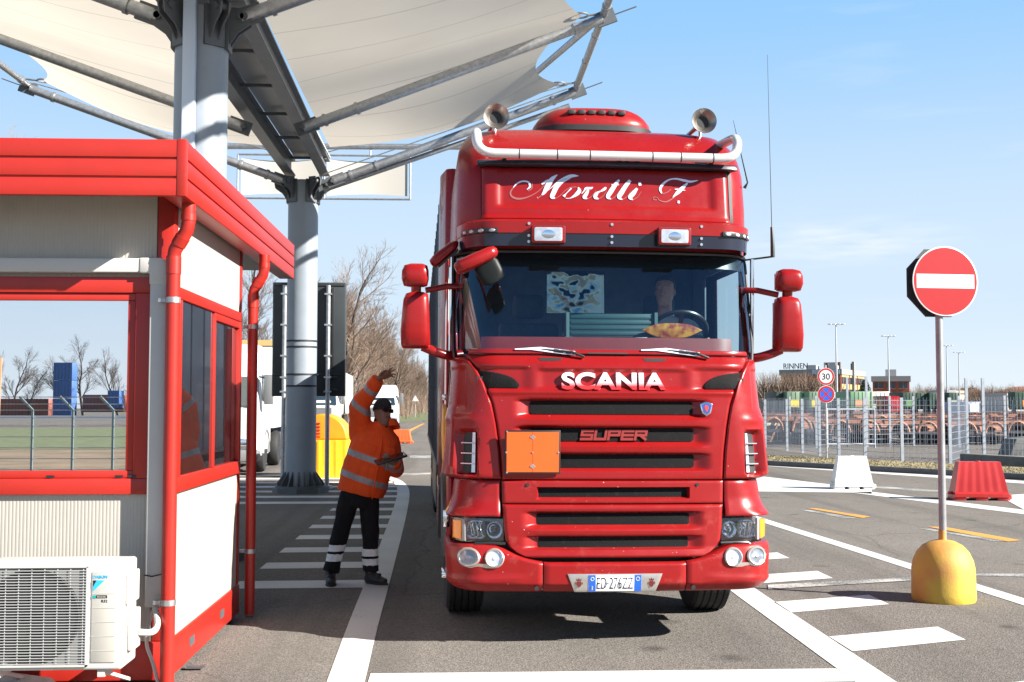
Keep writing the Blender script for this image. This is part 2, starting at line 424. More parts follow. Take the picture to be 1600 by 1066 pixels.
M_black = P('black_rubber', (.016, .016, .017), .6, nz=.2, ns=20)
M_blackp = P('black_plastic', (.02, .021, .023), .38, nz=.15, ns=9)
M_kglass = mirror_glass('kiosk_mirror_glass', (.03, .04, .05), .84, (.93, .95, .98))
M_kglass2 = mirror_glass('kiosk_dark_glass', (.012, .013, .015), .28, (.75, .8, .85))
M_chrome = P('chrome', (.8, .8, .82), .08, 1.)
M_alu = P('brushed_aluminium', (.66, .66, .68), .28, .9, nz=.08, ns=30)

# ------------------------------------------------------------------ ground, roads, markings
g = mesh_obj('ground', [(-900, -500, 0), (1500, -500, 0), (1500, 2500, 0), (-900, 2500, 0)], [[0, 1, 2, 3]], M_asph)
tag(g, kind='structure')
MK = MB(); 
def marks(name, polys, mat, z=.004):
    s = MB()
    for i, pl in enumerate(polys):
        s.f([s.v((p[0], p[1], z + .0015 * (i % 2))) for p in pl])
    o = s.build(name, mat, smooth=None)
    for p in o.data.polygons:
        if p.normal.z < 0: p.flip()
    return tag(o, kind='structure')
def strip(c, w):                                               # band polygon along a ground polyline
    c = [Vector((p[0], p[1])) for p in c]; L, Rr = [], []
    for i, p in enumerate(c):
        d = c[min(i + 1, len(c) - 1)] - c[max(i - 1, 0)]; d.normalize(); n = Vector((-d.y, d.x)) * w / 2
        L.append(p + n); Rr.append(p - n)
    return [[L[i], L[i + 1], Rr[i + 1], Rr[i]] for i in range(len(c) - 1)]
left = [(-.66, 5.5), (-.70, 7.4), (-.745, 9.3), (-.78, 11.3), (-.82, 13.4), (-.86, 15.4), (-.94, 19), (-1.05, 22.6), (-1.2, 25), (-1.5, 27.2), (-2.0, 28.9), (-2.8, 30.2), (-3.8, 30.8)]
left = [tuple(p) for p in catmull(left, 4)]
def quads(lst, name, mat, z):
    s = MB()
    for q in lst: s.f([s.v((p[0], p[1], z)) for p in q])
    bmesh.ops.remove_doubles(s.bm, verts=s.bm.verts, dist=.001)
    o = s.build(name, mat, smooth=None)
    if o.data.polygons[0].normal.z < 0: o.data.flip_normals()
    return tag(o, kind='structure')
quads(strip(left, .24), 'edge_marking', M_white, .004)
right = [(2.63, 5.2), (2.64, 7.3), (2.69, 10.5), (2.80, 15), (3.0, 24)]
quads(strip(right, .26), 'edge_marking', M_white, .004)
quads([[(-.56, 7.27), (2.51, 7.27), (2.51, 7.63), (-.56, 7.63)]], 'stop_line', M_white, .004)
hb = []
for k in range(14):                                            # hatching of the kiosk island
    y = 11.15 + k * 1.34
    xr = np.interp(y, [p[1] for p in left[:46]], [p[0] for p in left[:46]]) - .12
    xl = -2.35 if k == 0 else -2.10 if y < 19.5 else -6.5
    hb.append([(xl, y), (xr, y + .02), (xr, y + .50), (xl, y + .47)])
quads(hb, 'hatch_marking', M_white, .004)
rb = []
for k in range(8):
    y = 8.35 + k * 1.52
    rb.append([(2.80, y - .2), (3.78, y + .16), (3.78, y + .66), (2.80, y + .32)])
rb.append([(2.8, 6.4), (4.1, 6.9), (4.1, 7.42), (2.8, 6.95)])
quads(rb, 'hatch_marking', M_white, .004)
quads(strip([(5.15, 6.5), (5.02, 10.1), (4.62, 17.1), (4.3, 26), (3.9, 40)], .2), 'lane_marking', M_white, .004)
def gq(*pp): return [G(*p).xy for p in pp]
quads([gq((1160, 768), (1185, 744), (1362, 765), (1362, 772), (1330, 770)), ], 'lane_marking', M_white, .004)
quads([gq((1330, 770), (1362, 769), (1600, 797), (1600, 804))], 'lane_marking', M_white, .004)
quads([gq((1560, 775), (1640, 770), (1640, 820), (1600, 797))], 'island_marking', M_white, .006)
quads([gq((1190, 722), (1600, 752), (1600, 756), (1190, 728))], 'edge_marking', M_white, .004)
quads([gq((1360, 759), (1600, 776), (1600, 779), (1360, 762))], 'lane_marking', M_wornw, .004)
quads([gq((1262, 795), (1275, 795), (1360, 808), (1348, 810))], 'lane_dash', M_orangel, .007)
quads([gq((1250, 797), (1268, 798), (1340, 810), (1318, 810))], 'lane_dash', M_wornw, .004)
quads([gq((1450, 824), (1475, 824), (1595, 845), (1575, 847))], 'lane_dash', M_orangel, .007)
quads([gq((1436, 826), (1455, 827), (1575, 846), (1550, 846))], 'lane_dash', M_wornw, .004)
quads([gq((1200, 915), (1425, 903), (1425, 908), (1200, 922))], 'lane_marking', M_wornw, .0075)
quads([gq((1520, 897), (1600, 897), (1600, 902), (1520, 900))], 'lane_marking', M_wornw, .004)
quads([gq((640, 712), (700, 712), (700, 716), (640, 716))], 'lane_marking', M_wornw, .004)
quads([gq((600, 690), (660, 662), (664, 662), (612, 690))], 'lane_marking', M_orangel, .004)
quads([gq((560, 742), (700, 738), (700, 741), (560, 746))], 'lane_marking', M_wornw, .004)
# dry grass islands, kerbs
M_grass = P('dry_grass_turf', (.23, .19, .10), .9, nz=.45, ns=5, bump=.8, bs=25)
M_green = P('verge_grass_turf', (.115, .135, .055), .9, nz=.4, ns=1.5, bump=.8, bs=12)
M_kerb = P('kerb_stone', (.10, .10, .10), .8, nz=.25, ns=6, bump=.3)
M_soil = P('brown_scrub_soil', (.19, .135, .08), .95, nz=.4, ns=.6)
a, b, c, d = G(1150, 724), G(1640, 751), G(1640, 738), G(1150, 714)
s = MB(); s.prism([a.xy, b.xy, c.xy, d.xy], lambda u, v, w: Vector((u, v, w)), 0, .10)
tag(s.build('grass_verge', M_grass, smooth=None), kind='structure')
dv = (b - a).normalized(); nv = Vector((dv.y, -dv.x, 0)) 
s = MB(); s.prism([(a).xy, (b).xy, (b + nv * .25).xy, (a + nv * .25).xy], lambda u, v, w: Vector((u, v, w)), 0, .14)
tag(s.build('kerb', M_kerb, smooth=None, bevel=.02), kind='structure')
quads([gq((560, 664), (668, 657), (668, 643), (560, 643))], 'verge', M_green, .008)
quads([gq((-400, 668), (596, 664), (596, 641), (-400, 641))], 'verge', M_soil, .006)
quads([[(-260, 330), (900, 330), (900, 1400), (-260, 1400)]], 'field', M_soil, .01)
tag(bpy.data.objects['field'], kind='structure')
# tufts of dry grass on the verge
tv, tf = [], []
for k in range(2600):
    t, q = random.random(), random.random()
    p = a.lerp(b, t).lerp(d.lerp(c, t), .08 + .9 * q)
    ang = random.random() * PI; h = random.uniform(.02, .05); w = .02
    dx, dy = math.cos(ang) * w, math.sin(ang) * w; i = len(tv)
    tv += [(p.x - dx, p.y - dy, .095), (p.x + dx, p.y + dy, .095), (p.x + random.uniform(-.05, .05), p.y + random.uniform(-.05, .05), .1 + h)]
    tf.append((i, i + 1, i + 2))
tag(mesh_obj('grass_tufts', tv, tf, M_grass), 'dry grass tufts on the verge behind the kerb', 'grass', kind='stuff')

# ------------------------------------------------------------------ kiosk
KX, KY, KB = -1.80, 7.35, 9.66            # right wall plane, front wall plane, back
kx0 = -5.2
K = thing('kiosk', 'red and white gatehouse kiosk with mirrored window beside the lane', 'kiosk', (KX, KY, 0))
def kb(): return MB()
s = MB()                                                       # ribbed front panels above and below the window
def ribbed(s, x0, x1, z0, z1, y):
    n = int((x1 - x0) / .022)
    for k in range(n):
        xa = x0 + (x1 - x0) * k / n; xb = x0 + (x1 - x0) * (k + 1) / n; w = (xb - xa)
        pts = [(xa, 0), (xa + w * .2, -.0016), (xa + w * .8, -.0016), (xb, 0)]
        vs = [(s.v((px, y + py, z0)), s.v((px, y + py, z1))) for px, py in pts]
        for (a0, a1), (b0, b1) in zip(vs, vs[1:]): s.f([a0, b0, b1, a1])
wx1 = -.105
ribbed(s, kx0 - KX, wx1, .28, 1.19, 0); ribbed(s, kx0 - KX, wx1, 2.55, 3.078, 0)
s.box(kx0 - KX, wx1, .012, .05, .28, 3.078)
bmesh.ops.remove_doubles(s.bm, verts=s.bm.verts, dist=.0005)
s.build('front_wall', M_kwhite, K, smooth=30)
s = MB(); s.box(-.06, 0, .10, KB - KY - .1, .28, 1.19); s.box(-.06, 0, .10, KB - KY - .1, 2.50, 3.078)
s.box(-.06, -.02, .10, KB - KY - .1, 1.19, 2.5)
s.build('side_wall', M_kwhite, K)
s = MB(); s.box(kx0 - KX, -.07, KB - KY - .06, KB - KY, .28, 3.078); s.box(kx0 - KX, kx0 - KX + .06, .06, KB - KY - .07, .28, 3.078)
s.build('rear_wall', M_kwhite, K)
s = MB(); s.box(-.10, .006, -.006, .098, .28, 3.078); s.build('corner_post', M_kred, K, bevel=.008)
s = MB(); s.box(-.10, .006, KB - KY - .098, KB - KY + .006, .28, 3.078); s.build('corner_post', M_kred, K, bevel=.008)
s = MB(); s.box(kx0 - KX, .012, -.012, KB - KY + .012, .04, .278)
s.build('base_frame', M_kred, K, bevel=.012)
s = MB()
for yy in (.55, 1.55): s.box(.0125, .016, yy, yy + .13, .13, .19)
s.build('fork_pocket', M_dkgrey, K)
# front window
fz0, fz1, fx1 = 1.19, 2.55, -.112
s = MB(); t = .055
s.box(kx0 - KX, fx1, -.035, .01, fz1 - .10, fz1); s.box(kx0 - KX, fx1, -.035, .01, fz0, fz0 + .10); s.box(fx1 - .11, fx1, -.0345, .0095, fz0 + .101, fz1 - .101)
fr = s.build('window_frame', M_kred, K, bevel=.006)
s = MB()
s.box(kx0 - KX, fx1 - .112, -.022, .008, fz1 - .148, fz1 - .102); s.box(kx0 - KX, fx1 - .112, -.022, .008, fz0 + .102, fz0 + .148); s.box(fx1 - .16, fx1 - .112, -.021, .007, fz0 + .149, fz1 - .149)
s.build('sash', M_kred, fr, bevel=.005)
s = MB(); s.box(kx0 - KX, fx1 - .161, -.004, .004, fz0 + .149, fz1 - .149); s.build('pane', M_kglass, fr)
s = MB()
s.bm.free()
for xx in (-.33, -.25, -.75): s = MB(); s.box(xx, xx + .05, -.0375, -.0355, fz0 + .105, fz0 + .12); s.build('drain_cap', M_blackp, fr)
# side sliding window
SW = KB - KY - .11
s = MB(); z0, z1 = 1.19, 2.50
s.box(-.04, .03, .10, SW, z1 - .075, z1); s.box(-.04, .03, .10, SW, z0, z0 + .10); s.box(-.04, .029, .10, .155, z0 + .101, z1 - .076); s.box(-.04, .029, SW - .06, SW, z0 + .101, z1 - .076)
fr2 = s.build('sliding_window', M_kred, K, bevel=.006)
ym = .10 + (SW - .1) * .52
s = MB(); s.box(-.005, .024, ym - .02, ym + .02, z0 + .101, z1 - .076); s.box(-.005, .022, ym + .021, SW - .061, z1 - .13, z1 - .077)
s.build('mullion', M_kred, fr2, bevel=.004)
s = MB(); s.box(.002, .008, .156, ym - .021, z0 + .102, z1 - .078); s.build('pane', M_kglass2, fr2)
s = MB(); s.box(-.012, -.006, ym + .022, SW - .062, z0 + .102, z1 - .13); s.build('pane', M_kglass2, fr2)
# roof with three-board fascia
fx, fy, fyb = .17, -.44, 4.16
s = MB()
for z0, z1, o in ((2.995, 3.10, 0), (3.112, 3.215, 0), (3.227, 3.335, 0)):
    s.box(kx0 - KX, fx - .05, fy, fy + .03, z0, z1); s.box(fx - .03, fx, fy + .05, fyb, z0, z1)
s.box(kx0 - KX, fx - .05, fy + .012, fy + .026, 2.996, 3.33); s.box(fx - .026, fx - .012, fy + .05, fyb, 2.996, 3.33)
s.box(fx - .052, fx + .003, fy - .003, fy + .052, 2.993, 3.338)
s.build('fascia', M_kred, K, bevel=.005)
s = MB(); s.box(kx0 - KX, fx - .032, fy + .032, fyb - .01, 3.25, 3.31); s.build('roof', M_kwhite, K)
s = MB(); s.box(kx0 - KX, fx - .032, fy + .032, fyb - .01, 3.080, 3.11); s.build('soffit', M_kwhite, K)
s = MB(); s.box(fx - .14, fx - .031, fy + .05, fyb - .01, 2.997, 3.007); s.box(kx0 - KX, fx - .05, fy + .031, fy + .06, 2.9975, 3.0065); s.build('fascia_lip', M_kred, K)
# downpipes
def downpipe(yb, xs, par):
    s = MB(); x = xs
    s.tube([(x, yb, .02), (x, yb, 2.66), (x + .008, yb - .003, 2.71), (x + .085, yb - .03, 2.83), (x + .095, yb - .035, 2.88), (x + .095, yb - .035, 3.0)], .043, 16)
    s.tube([(x, yb, 2.56), (x, yb, 2.67)], .047, 16); s.tube([(x + .028, yb - .010, 2.742), (x + .060, yb - .021, 2.792)], .047, 16); s.tube([(x + .095, yb - .035, 2.89), (x + .095, yb - .035, 2.93)], .047, 16)
    p = s.build('downpipe', M_kred, par)
    s = MB()
    s.bm.free()
    for z in (.52, 2.38): s = MB(); s.tube([(x, yb, z), (x, yb, z + .035)], .0465, 16); s.box(x - .09, x - .045, yb - .012, yb + .012, z + .005, z + .03); s.build('pipe_clip', M_steel, p)
downpipe(-.115, .03, K); downpipe(KB - KY + .06, .085, K)
# white trunking along the front
s = MB(); tx1 = -.02
s.box(kx0 - KX, -.16, -.075, -.0036, 2.575, 2.665); s.box(-.125, -.02, -.078, -.0036, .50, 2.53)
tr = s.build('pipe_trunking', M_white_pl, K, bevel=.012)
s = MB(); s.prism([(-.19, 2.572), (-.128, 2.572), (-.128, 2.50), (-.017, 2.50), (-.017, 2.62), (-.03, 2.655), (-.06, 2.668), (-.19, 2.668)], lambda u, v, w: Vector((u, w, v)), -.082, -.0037)
s.build('elbow', M_white_pl, tr, bevel=.008)
s = MB(); s.tube([(-.128, -.08, .70), (-.08, -.083, .69), (-.017, -.08, .705)], .004, 6); s.build('cable_tie', M_black, tr)
s = MB(); s.tube([tuple(p) for p in catmull([(-.07, -.04, .5), (-.09, -.06, .43), (-.10, -.10, .36), (-.11, -.05, .26), (-.07, -.06, .16), (-.03, -.09, .05), (.0, -.10, .012)], 6)], .012, 8)
s.build('condensate_hose', P('grey_hose', (.45, .43, .40), .5), K)
# ------------------------------------------------------------------ air conditioner
AX, AY = -1.90, 6.72
A = thing('air_conditioner', 'white outdoor air conditioner on brackets below the mirrored window', 'air conditioner', (AX, AY, 0))
s = MB(); s.box(-.80, 0, .0, .30, .245, .85); s.build('casing', M_white_pl, A, bevel=.02, seg=3)
M_cream = P('cream_plastic', (.45, .43, .385), .45)
s = MB(); s.box(-.172, -.035, -.006, .01, .29, .80)
for z in (.37, .45, .53, .61): pass
cp = s.build('control_panel', M_cream, A, bevel=.004)
s = MB()
for z in (.355, .435, .515, .595, .675): s.box(-.17, -.037, -.0075, -.0055, z, z + .003)
s.build('seam', P('seam_line_grey', (.4, .39, .36), .6), cp)  # panel seams, slightly darker than the cream plastic
s = MB(); s.box(-.80, -.195, -.004, .004, .28, .82); s.build('grille_recess', P('fan_bay_grey', (.20, .20, .20), .7), A)
s = MB()
zc, xc = .55, -.50
s.tube([(xc + .262 * math.cos(t * PI / 24), -.012, zc + .262 * math.sin(t * PI / 24)) for t in range(48)], .006, 6, closed=True)
s.prism([(.268 * math.cos(2 * PI * t / 48), .268 * math.sin(2 * PI * t / 48)) for t in range(48)], lambda u, v, w: Vector((xc + u, w, zc + v)), -.0055, -.0042)
fan = s.build('fan', P('fan_bay_dark', (.012, .012, .013), .6), A)
s = MB()
for k in range(3):
    t = k * 2 * PI / 3 + .4
    s.prism([(.04 * math.cos(t), .04 * math.sin(t)), (.24 * math.cos(t - .2), .24 * math.sin(t - .2)), (.25 * math.cos(t + .45), .25 * math.sin(t + .45)), (.05 * math.cos(t + .9), .05 * math.sin(t + .9))], lambda u, v, w: Vector((xc + u, w, zc + v)), -.0075, -.0055)
s.lathe([(.001, 0), (.05, .004), (.05, .006)], 16, Matrix.Translation((xc, -.006, zc)) @ Matrix.Rotation(PI / 2, 4, 'X'))
s.build('blade', P('fan_blade_black', (.012, .012, .013), .5), fan)
s = MB()
for k in range(34): s.box(-.80, -.195, -.021, -.0165, .286 + k * .0158, .2899 + k * .0158)
for k in range(9): s.box(-.795 + k * .072, -.791 + k * .072, -.0163, -.013, .282, .818)
s.build('fan_guard', P('guard_wire_white', (.42, .42, .41), .45), A)
s = MB(); s.box(-.20, -.19, -.02, .0, .27, .83); s.box(-.8, -.19, -.02, 0, .27, .281); s.box(-.8, -.19, -.02, 0, .825, .836); s.build('guard_rim', M_white_pl, A)
fA = lambda cx, cz: (lambda u, v, o: Vector((cx + u, -.0062 - o, cz + v)))
s = MB(); s.prism([(-.165, .752), (-.10, .752), (-.165, .69)], lambda u, v, w: Vector((u, w, v)), -.0085, -.0062); s.build('logo', P('logo_blue', (.03, .42, .80), .4), A)
s = MB(); s.prism([(-.165, .752), (-.145, .752), (-.165, .715)], lambda u, v, w: Vector((u, w, v)), -.0095, -.0086); s.build('logo', P('logo_black', (.01, .01, .02), .4), A)
text_bm('DAIKIN', .08, .016, .002, .01, fA(-.125, .772)).build('lettering', MATS['logo_blue'], A)
s = MB(); s.box(-.165, -.085, -.008, -.0062, .652, .668); s.build('badge_strip', MATS['logo_black'], A)
s = MB(); s.box(-.165, -.148, -.0095, -.0081, .652, .668); s.build('badge_tab', P('teal_tab', (.0, .35, .33), .4), A)
text_bm('Inverter', .05, .010, .001, 0, lambda u, v, o: Vector((-.115 + u, -.0081 - o, .66 + v))).build('lettering', M_white_pl, A)
text_bm('R32', .034, .016, .001, .02, fA(-.10, .635)).build('lettering', MATS['logo_black'], A)
s = MB(); s.box(.001, .035, .10, .26, .33, .56); s.box(.001, .02, .05, .28, .60, .78); s.build('valve_cover', M_white_pl, A, bevel=.01)
for x in (-.12, -.70):
    s = MB(); s.box(x - .02, x + .02, .02, .615, .205, .243)
    s.bar((x, .10, .215), (x, .59, .06), .02, .02)
    s.build('wall_bracket', M_white_pl, A)
s = MB(); s.tube([tuple(p) for p in catmull([(.03, .20, .42), (.09, .30, .40), (.08, .46, .42), (.03, .585, .52)], 6)], .020, 10)
s.build('refrigerant_hose', M_white_pl, A)
s = MB(); s.prism([(-.95, .005), (-.45, .005), (-.55, .10), (-.95, .16)], lambda u, v, w: Vector((AX + u, w, v)), 6.75, 7.2)
tag(s.build('concrete_slab', P('pale_concrete', (.33, .34, .35), .9, nz=.2, bump=.3), bevel=.01), 'grey concrete slab lying on the ground under the air conditioner', 'slab')

# ------------------------------------------------------------------ canopy
CA = thing('canopy', 'tall tensile canopy of white membranes on two grey columns', 'canopy', (-2.95, 13.2, 0))
co = Vector((-2.95, 13.2, 0))
def rel(p): return Vector(p) - co
def column(x, y, top):
    s = MB(); c = rel((x, y, 0))
    s.tube([c + Vector((0, 0, .1)), c + Vector((0, 0, top))], .30, 40)
    col = s.build('column', M_grey, CA)
    s = MB(); s.tube([c, c + Vector((0, 0, .10))], .56, 8); s.tube([c + Vector((0, 0, .1)), c + Vector((0, 0, .14))], .50, 24)
    for k in range(16):
        t = 2 * PI * k / 16; d = Vector((math.cos(t), math.sin(t), 0)); e = Vector((-d.y, d.x, 0)) * .012
        q = [c + d * .30 + Vector((0, 0, .14)), c + d * .47 + Vector((0, 0, .14)), c + d * .47 + Vector((0, 0, .19)), c + d * .30 + Vector((0, 0, .42))]
        A_ = [s.v(p + e) for p in q]; B_ = [s.v(p - e) for p in q]
        s.f(A_); s.f(B_[::-1])
        for i in range(4): s.f([A_[i], A_[(i + 1) % 4], B_[(i + 1) % 4], B_[i]])
    s.build('base_plate', M_dkgrey, col)
    s = MB()
    for sgn in (-1, 1):
        for a2 in (0, .9, -.9):
            d = Vector((sgn * math.cos(a2), math.sin(a2), 0)); e = Vector((-d.y, d.x, 0))
            s.bar(c + d * .285 + Vector((0, 0, top - .22)), c + d * .325 + Vector((0, 0, top - .22)), .24, .46)
            for q in (-.05, .05):
                s.prism([(.30, -.42), (.42, -.24), (.56, -.14), (.58, -.02), (.52, .04), (.30, .06)], lambda u, v, w, d=d, e=e: c + d * u + e * (q + w) + Vector((0, 0, top + v)), -.011, .011)
            s.tube([c + d * .49 - e * .09 + Vector((0, 0, top - .05)), c + d * .49 + e * .09 + Vector((0, 0, top - .05))], .045, 12)
    s.build('bracket', M_dkgrey, col)
    return col
c1 = column(-2.95, 13.2, 6.25); c2 = column(-3.13, 23.3, 6.25)
s = MB()
cc = rel((-3.13, 23.3, 0))
s.bm.free()
for z in (2.10, 2.33, 2.88, 3.0): s = MB(); s.tube([cc + Vector((0, 0, z)), cc + Vector((0, 0, z + .035))], .308, 32); s.build('cable_strap', M_black, c2)
s = MB(); s.box(-.125, .015, -.40, -.31, 0, 6.4); s.build('rain_gutter', P('pale_blue_duct', (.50, .58, .70), .4), CA, bevel=.01)
M_beam = P('beam_dark_paint', (.17, .175, .18), .5, nz=.12, ns=3)
# twin beams
s = MB()
for x0, x1 in ((-2.50, -2.72), (-3.38, -3.42)):
    s.bar(rel((x0, 8.2, 6.42)), rel((x1, 23.5, 6.42)), .20, .03); s.bar(rel((x0, 8.2, 6.72)), rel((x1, 23.5, 6.72)), .20, .03); s.bar(rel((x0, 8.2, 6.57)), rel((x1, 23.5, 6.57)), .03, .27)
    b_ = s.build('beam', M_beam, CA); s = MB()
for k in range(0): s.box(*[v for p in zip(rel((-3.36, 9 + k * 1.3, 6.62)), rel((-2.62, 9.08 + k * 1.3, 6.70))) for v in p])
s.bm.free()
for k in range(9):
    s = MB(); s.box(*[v for p in zip(rel((-3.36, 9 + k * 1.75, 6.66)), rel((-2.64, 9.05 + k * 1.75, 6.71))) for v in p]); s.build('cross_strut', M_beam, CA)
s = MB(); s.box(*[v for p in zip(rel((-3.32, 8.4, 6.76)), rel((-2.6, 23.4, 6.79))) for v in p]); s.build('gutter_tray', P('grey_tray', (.55, .54, .53), .5), CA)
ARM = [8.5, 13.2, 18.5, 22.95]
def arm(a, b, r=.085):
    s = MB(); a, b = rel(a), rel(b)
    s.tube([a, b], r, 16); d = (b - a).normalized()
    for t in (.35, .9, (b - a).length - .5): s.tube([a + d * t, a + d * (t + .05)], r * 1.22, 16)
    o = s.build('arm', M_steel, CA)
    s = MB(); s.bar(a - d * .12, a + d * .25, .05, .22); s.tube([a + Vector((0, -.09, .0)), a + Vector((0, .09, .0))], .04, 10); s.build('joint', M_dkgrey, o)
    s = MB(); s.bar(b - d * .1, b + d * .22, .05, .24); s.tube([b, b + d * .6], .012, 6); s.build('end_plate', M_dkgrey, o)
for y in ARM:
    arm((-2.50, y, 6.2), (2.35, y - .05, 8.05)); arm((-3.45, y, 6.2), (-8.45, y - .05, 7.98))
def edge(x, z):
    s = MB(); s.tube([rel((x, 8.3, z)), rel((x, 23.0, z))], .065, 12)
    for y in np.arange(9, 22.8, 1.5): s.tube([rel((x, y, z)), rel((x, y + .05, z))], .078, 12)
    s.build('edge_tube', M_steel, CA)
edge(2.37, 8.13); edge(-8.5, 8.06)
# second lower tube pair at the far end with cables
s = MB()
s.tube([rel((-2.7, 23.1, 6.05)), rel((2.25, 23.0, 7.80))], .05, 10); s.build('tie_tube', M_steel, CA)
for a_, b_ in (((-2.7, 22.9, 6.75), (2.2, 22.9, 8.2)), ((-2.7, 23.0, 6.35), (2.2, 22.9, 8.12)), ((-3.4, 22.9, 6.7), (-8.4, 22.9, 8.1))):
    s = MB(); s.tube([rel(a_), rel(b_)], .012, 6); s.build('cable', M_steel, CA)
s = MB(); s.tube([rel((2.3, 18.6, 8.1)), rel((1.4, 22.9, 8.3))], .06, 10); s.build('tie_tube', M_steel, CA)
M_memb = bpy.data.materials.new('white_membrane'); M_memb.use_nodes = True
n, l = M_memb.node_tree.nodes, M_memb.node_tree.links
b = n['Principled BSDF']; b.inputs['Base Color'].default_value = (.72, .69, .63, 1); b.inputs['Roughness'].default_value = .6
tr_ = n.new('ShaderNodeBsdfTranslucent'); mi_ = n.new('ShaderNodeMixShader'); mi_.inputs['Fac'].default_value = .45
tcx = n.new('ShaderNodeTexCoord'); sx = n.new('ShaderNodeSeparateXYZ'); l.new(tcx.outputs['Object'], sx.inputs['Vector'])
fr_ = n.new('ShaderNodeMath'); fr_.operation = 'PINGPONG'; fr_.inputs[1].default_value = .6; l.new(sx.outputs['Y'], fr_.inputs[0])
lt = n.new('ShaderNodeMapRange'); lt.inputs['From Min'].default_value = .0; lt.inputs['From Max'].default_value = .025; l.new(fr_.outputs['Value'], lt.inputs['Value'])
nn = n.new('ShaderNodeTexNoise'); nn.inputs['Scale'].default_value = .8; nn.inputs['Detail'].default_value = 6; l.new(tcx.outputs['Object'], nn.inputs['Vector'])
rr = n.new('ShaderNodeMixRGB'); rr.inputs['Color1'].default_value = (.58, .53, .455, 1); rr.inputs['Color2'].default_value = (.69, .635, .55, 1); l.new(nn.outputs['Fac'], rr.inputs['Fac'])
cm = n.new('ShaderNodeMixRGB'); cm.inputs['Color1'].default_value = (.42, .39, .34, 1); l.new(rr.outputs['Color'], cm.inputs['Color2'])
l.new(lt.outputs['Result'], cm.inputs['Fac'])
l.new(cm.outputs['Color'], b.inputs['Base Color']); l.new(cm.outputs['Color'], tr_.inputs['Color'])
l.new(b.outputs['BSDF'], mi_.inputs[1]); l.new(tr_.outputs['BSDF'], mi_.inputs[2]); l.new(mi_.outputs['Shader'], n['Material Output'].inputs['Surface'])
def membrane(xi, zi, xo, zo, sgn):
    nu, per = 22, 14
    yc = [8.7, 13.2, 18.5, 22.55]; rows = []
    for b_ in range(3):
        for j in range(per + (b_ == 2)):
            t = j / per; rows.append((b_, t))
    vs, fs = [], []
    for b_, t in rows:
        for i in range(nu + 1):
            v = i / nu; sc = math.sin(PI * t)
            xe = xo - sgn * .62 * sc ** .9
            x = xi + (xe - xi) * v
            y0, y1 = yc[b_], yc[b_ + 1]
            y = y0 + (y1 - y0) * t
            pull = math.sin(PI * v) ** .9
            if b_ == 2: y -= .35 * pull * smoothstep(0, 1, t)
            if b_ == 0: y += 1.0 * pull * (1 - smoothstep(0, 1, t))
            z = zi + (zo - zi) * v - .22 * sc * v - .16 * math.sin(PI * v) * (.4 + .6 * sc) - (.42 * math.sin(PI * v) * smoothstep(.35, 1, t) if b_ == 2 else 0) + .10 * math.sin(PI * v) * (1 - sc)
            vs.append(rel((x, y, z)))
    for r_ in range(len(rows) - 1):
        for i in range(nu):
            k = r_ * (nu + 1) + i; fs.append((k, k + 1, k + nu + 2, k + nu + 1))
    o = mesh_obj('membrane', vs, fs, M_memb, CA, smooth=180)
    return o
mr_ = membrane(-2.52, 6.80, 2.02, 8.12, 1); ml_ = membrane(-3.45, 6.80, -8.1, 8.05, -1)
for o, x, z in ((mr_, 2.0, 8.12), (ml_, -8.07, 8.05)):
    for y in (8.7, 13.2, 18.5, 22.55):
        s = MB(); c = rel((x, y, z)); s.tube([c + Vector((.12 * math.cos(t * PI / 8), .12 * math.sin(t * PI / 8), 0)) for t in range(16)], .018, 6, closed=True)
        s.tube([c + Vector((.1 * (1 if x > 0 else -1), 0, 0)), c + Vector((.36 * (1 if x > 0 else -1), 0, .03))], .02, 6)
        s.build('corner_ring', M_steel, o)
# far cross tube
s = MB(); s.tube([rel((-6.2, 27.5, 7.9)), rel((.2, 27.5, 7.95))], .07, 10); s.build('edge_tube', M_steel, CA)
# hanging panel frame beyond
HB = thing('hanging_panel', 'pale fabric panel in a steel frame hanging behind the far column', 'panel', (-3.2, 27.5, 6.66))
s = MB(); x0, x1, z0, z1 = -2.05, 2.05, 0, 1.05
for a_, b_ in (((x0, z0), (x1, z0)), ((x0, z1), (x1, z1)), ((x0, z0), (x0, z1)), ((x1, z0), (x1, z1)), ((0, z0), (0, z1)), ((-1.1, z1), (-1.1, z1 + .22)), ((1.1, z1), (1.1, z1 + .22))):
    s.tube([(a_[0], 0, a_[1]), (b_[0], 0, b_[1])], .025, 8)
s.build('frame', M_steel, HB)
s = MB()
for xa, xb in ((-1.98, -.06), (.06, 1.98)):
    vs = [[s.v((xa + (xb - xa) * i / 10, .06 * math.sin(PI * i / 10) + .03, .08 + .89 * j / 4 + .05 * math.sin(PI * i / 10) * (1 if j == 0 else -1 if j == 4 else 0))) for j in range(5)] for i in range(11)]
    for i in range(10):
        for j in range(4): s.f([vs[i][j], vs[i + 1][j], vs[i + 1][j + 1], vs[i][j + 1]])
M_cloth = P('pale_cloth', (.50, .47, .42), .8)
s.build('fabric', M_cloth, HB, smooth=60)
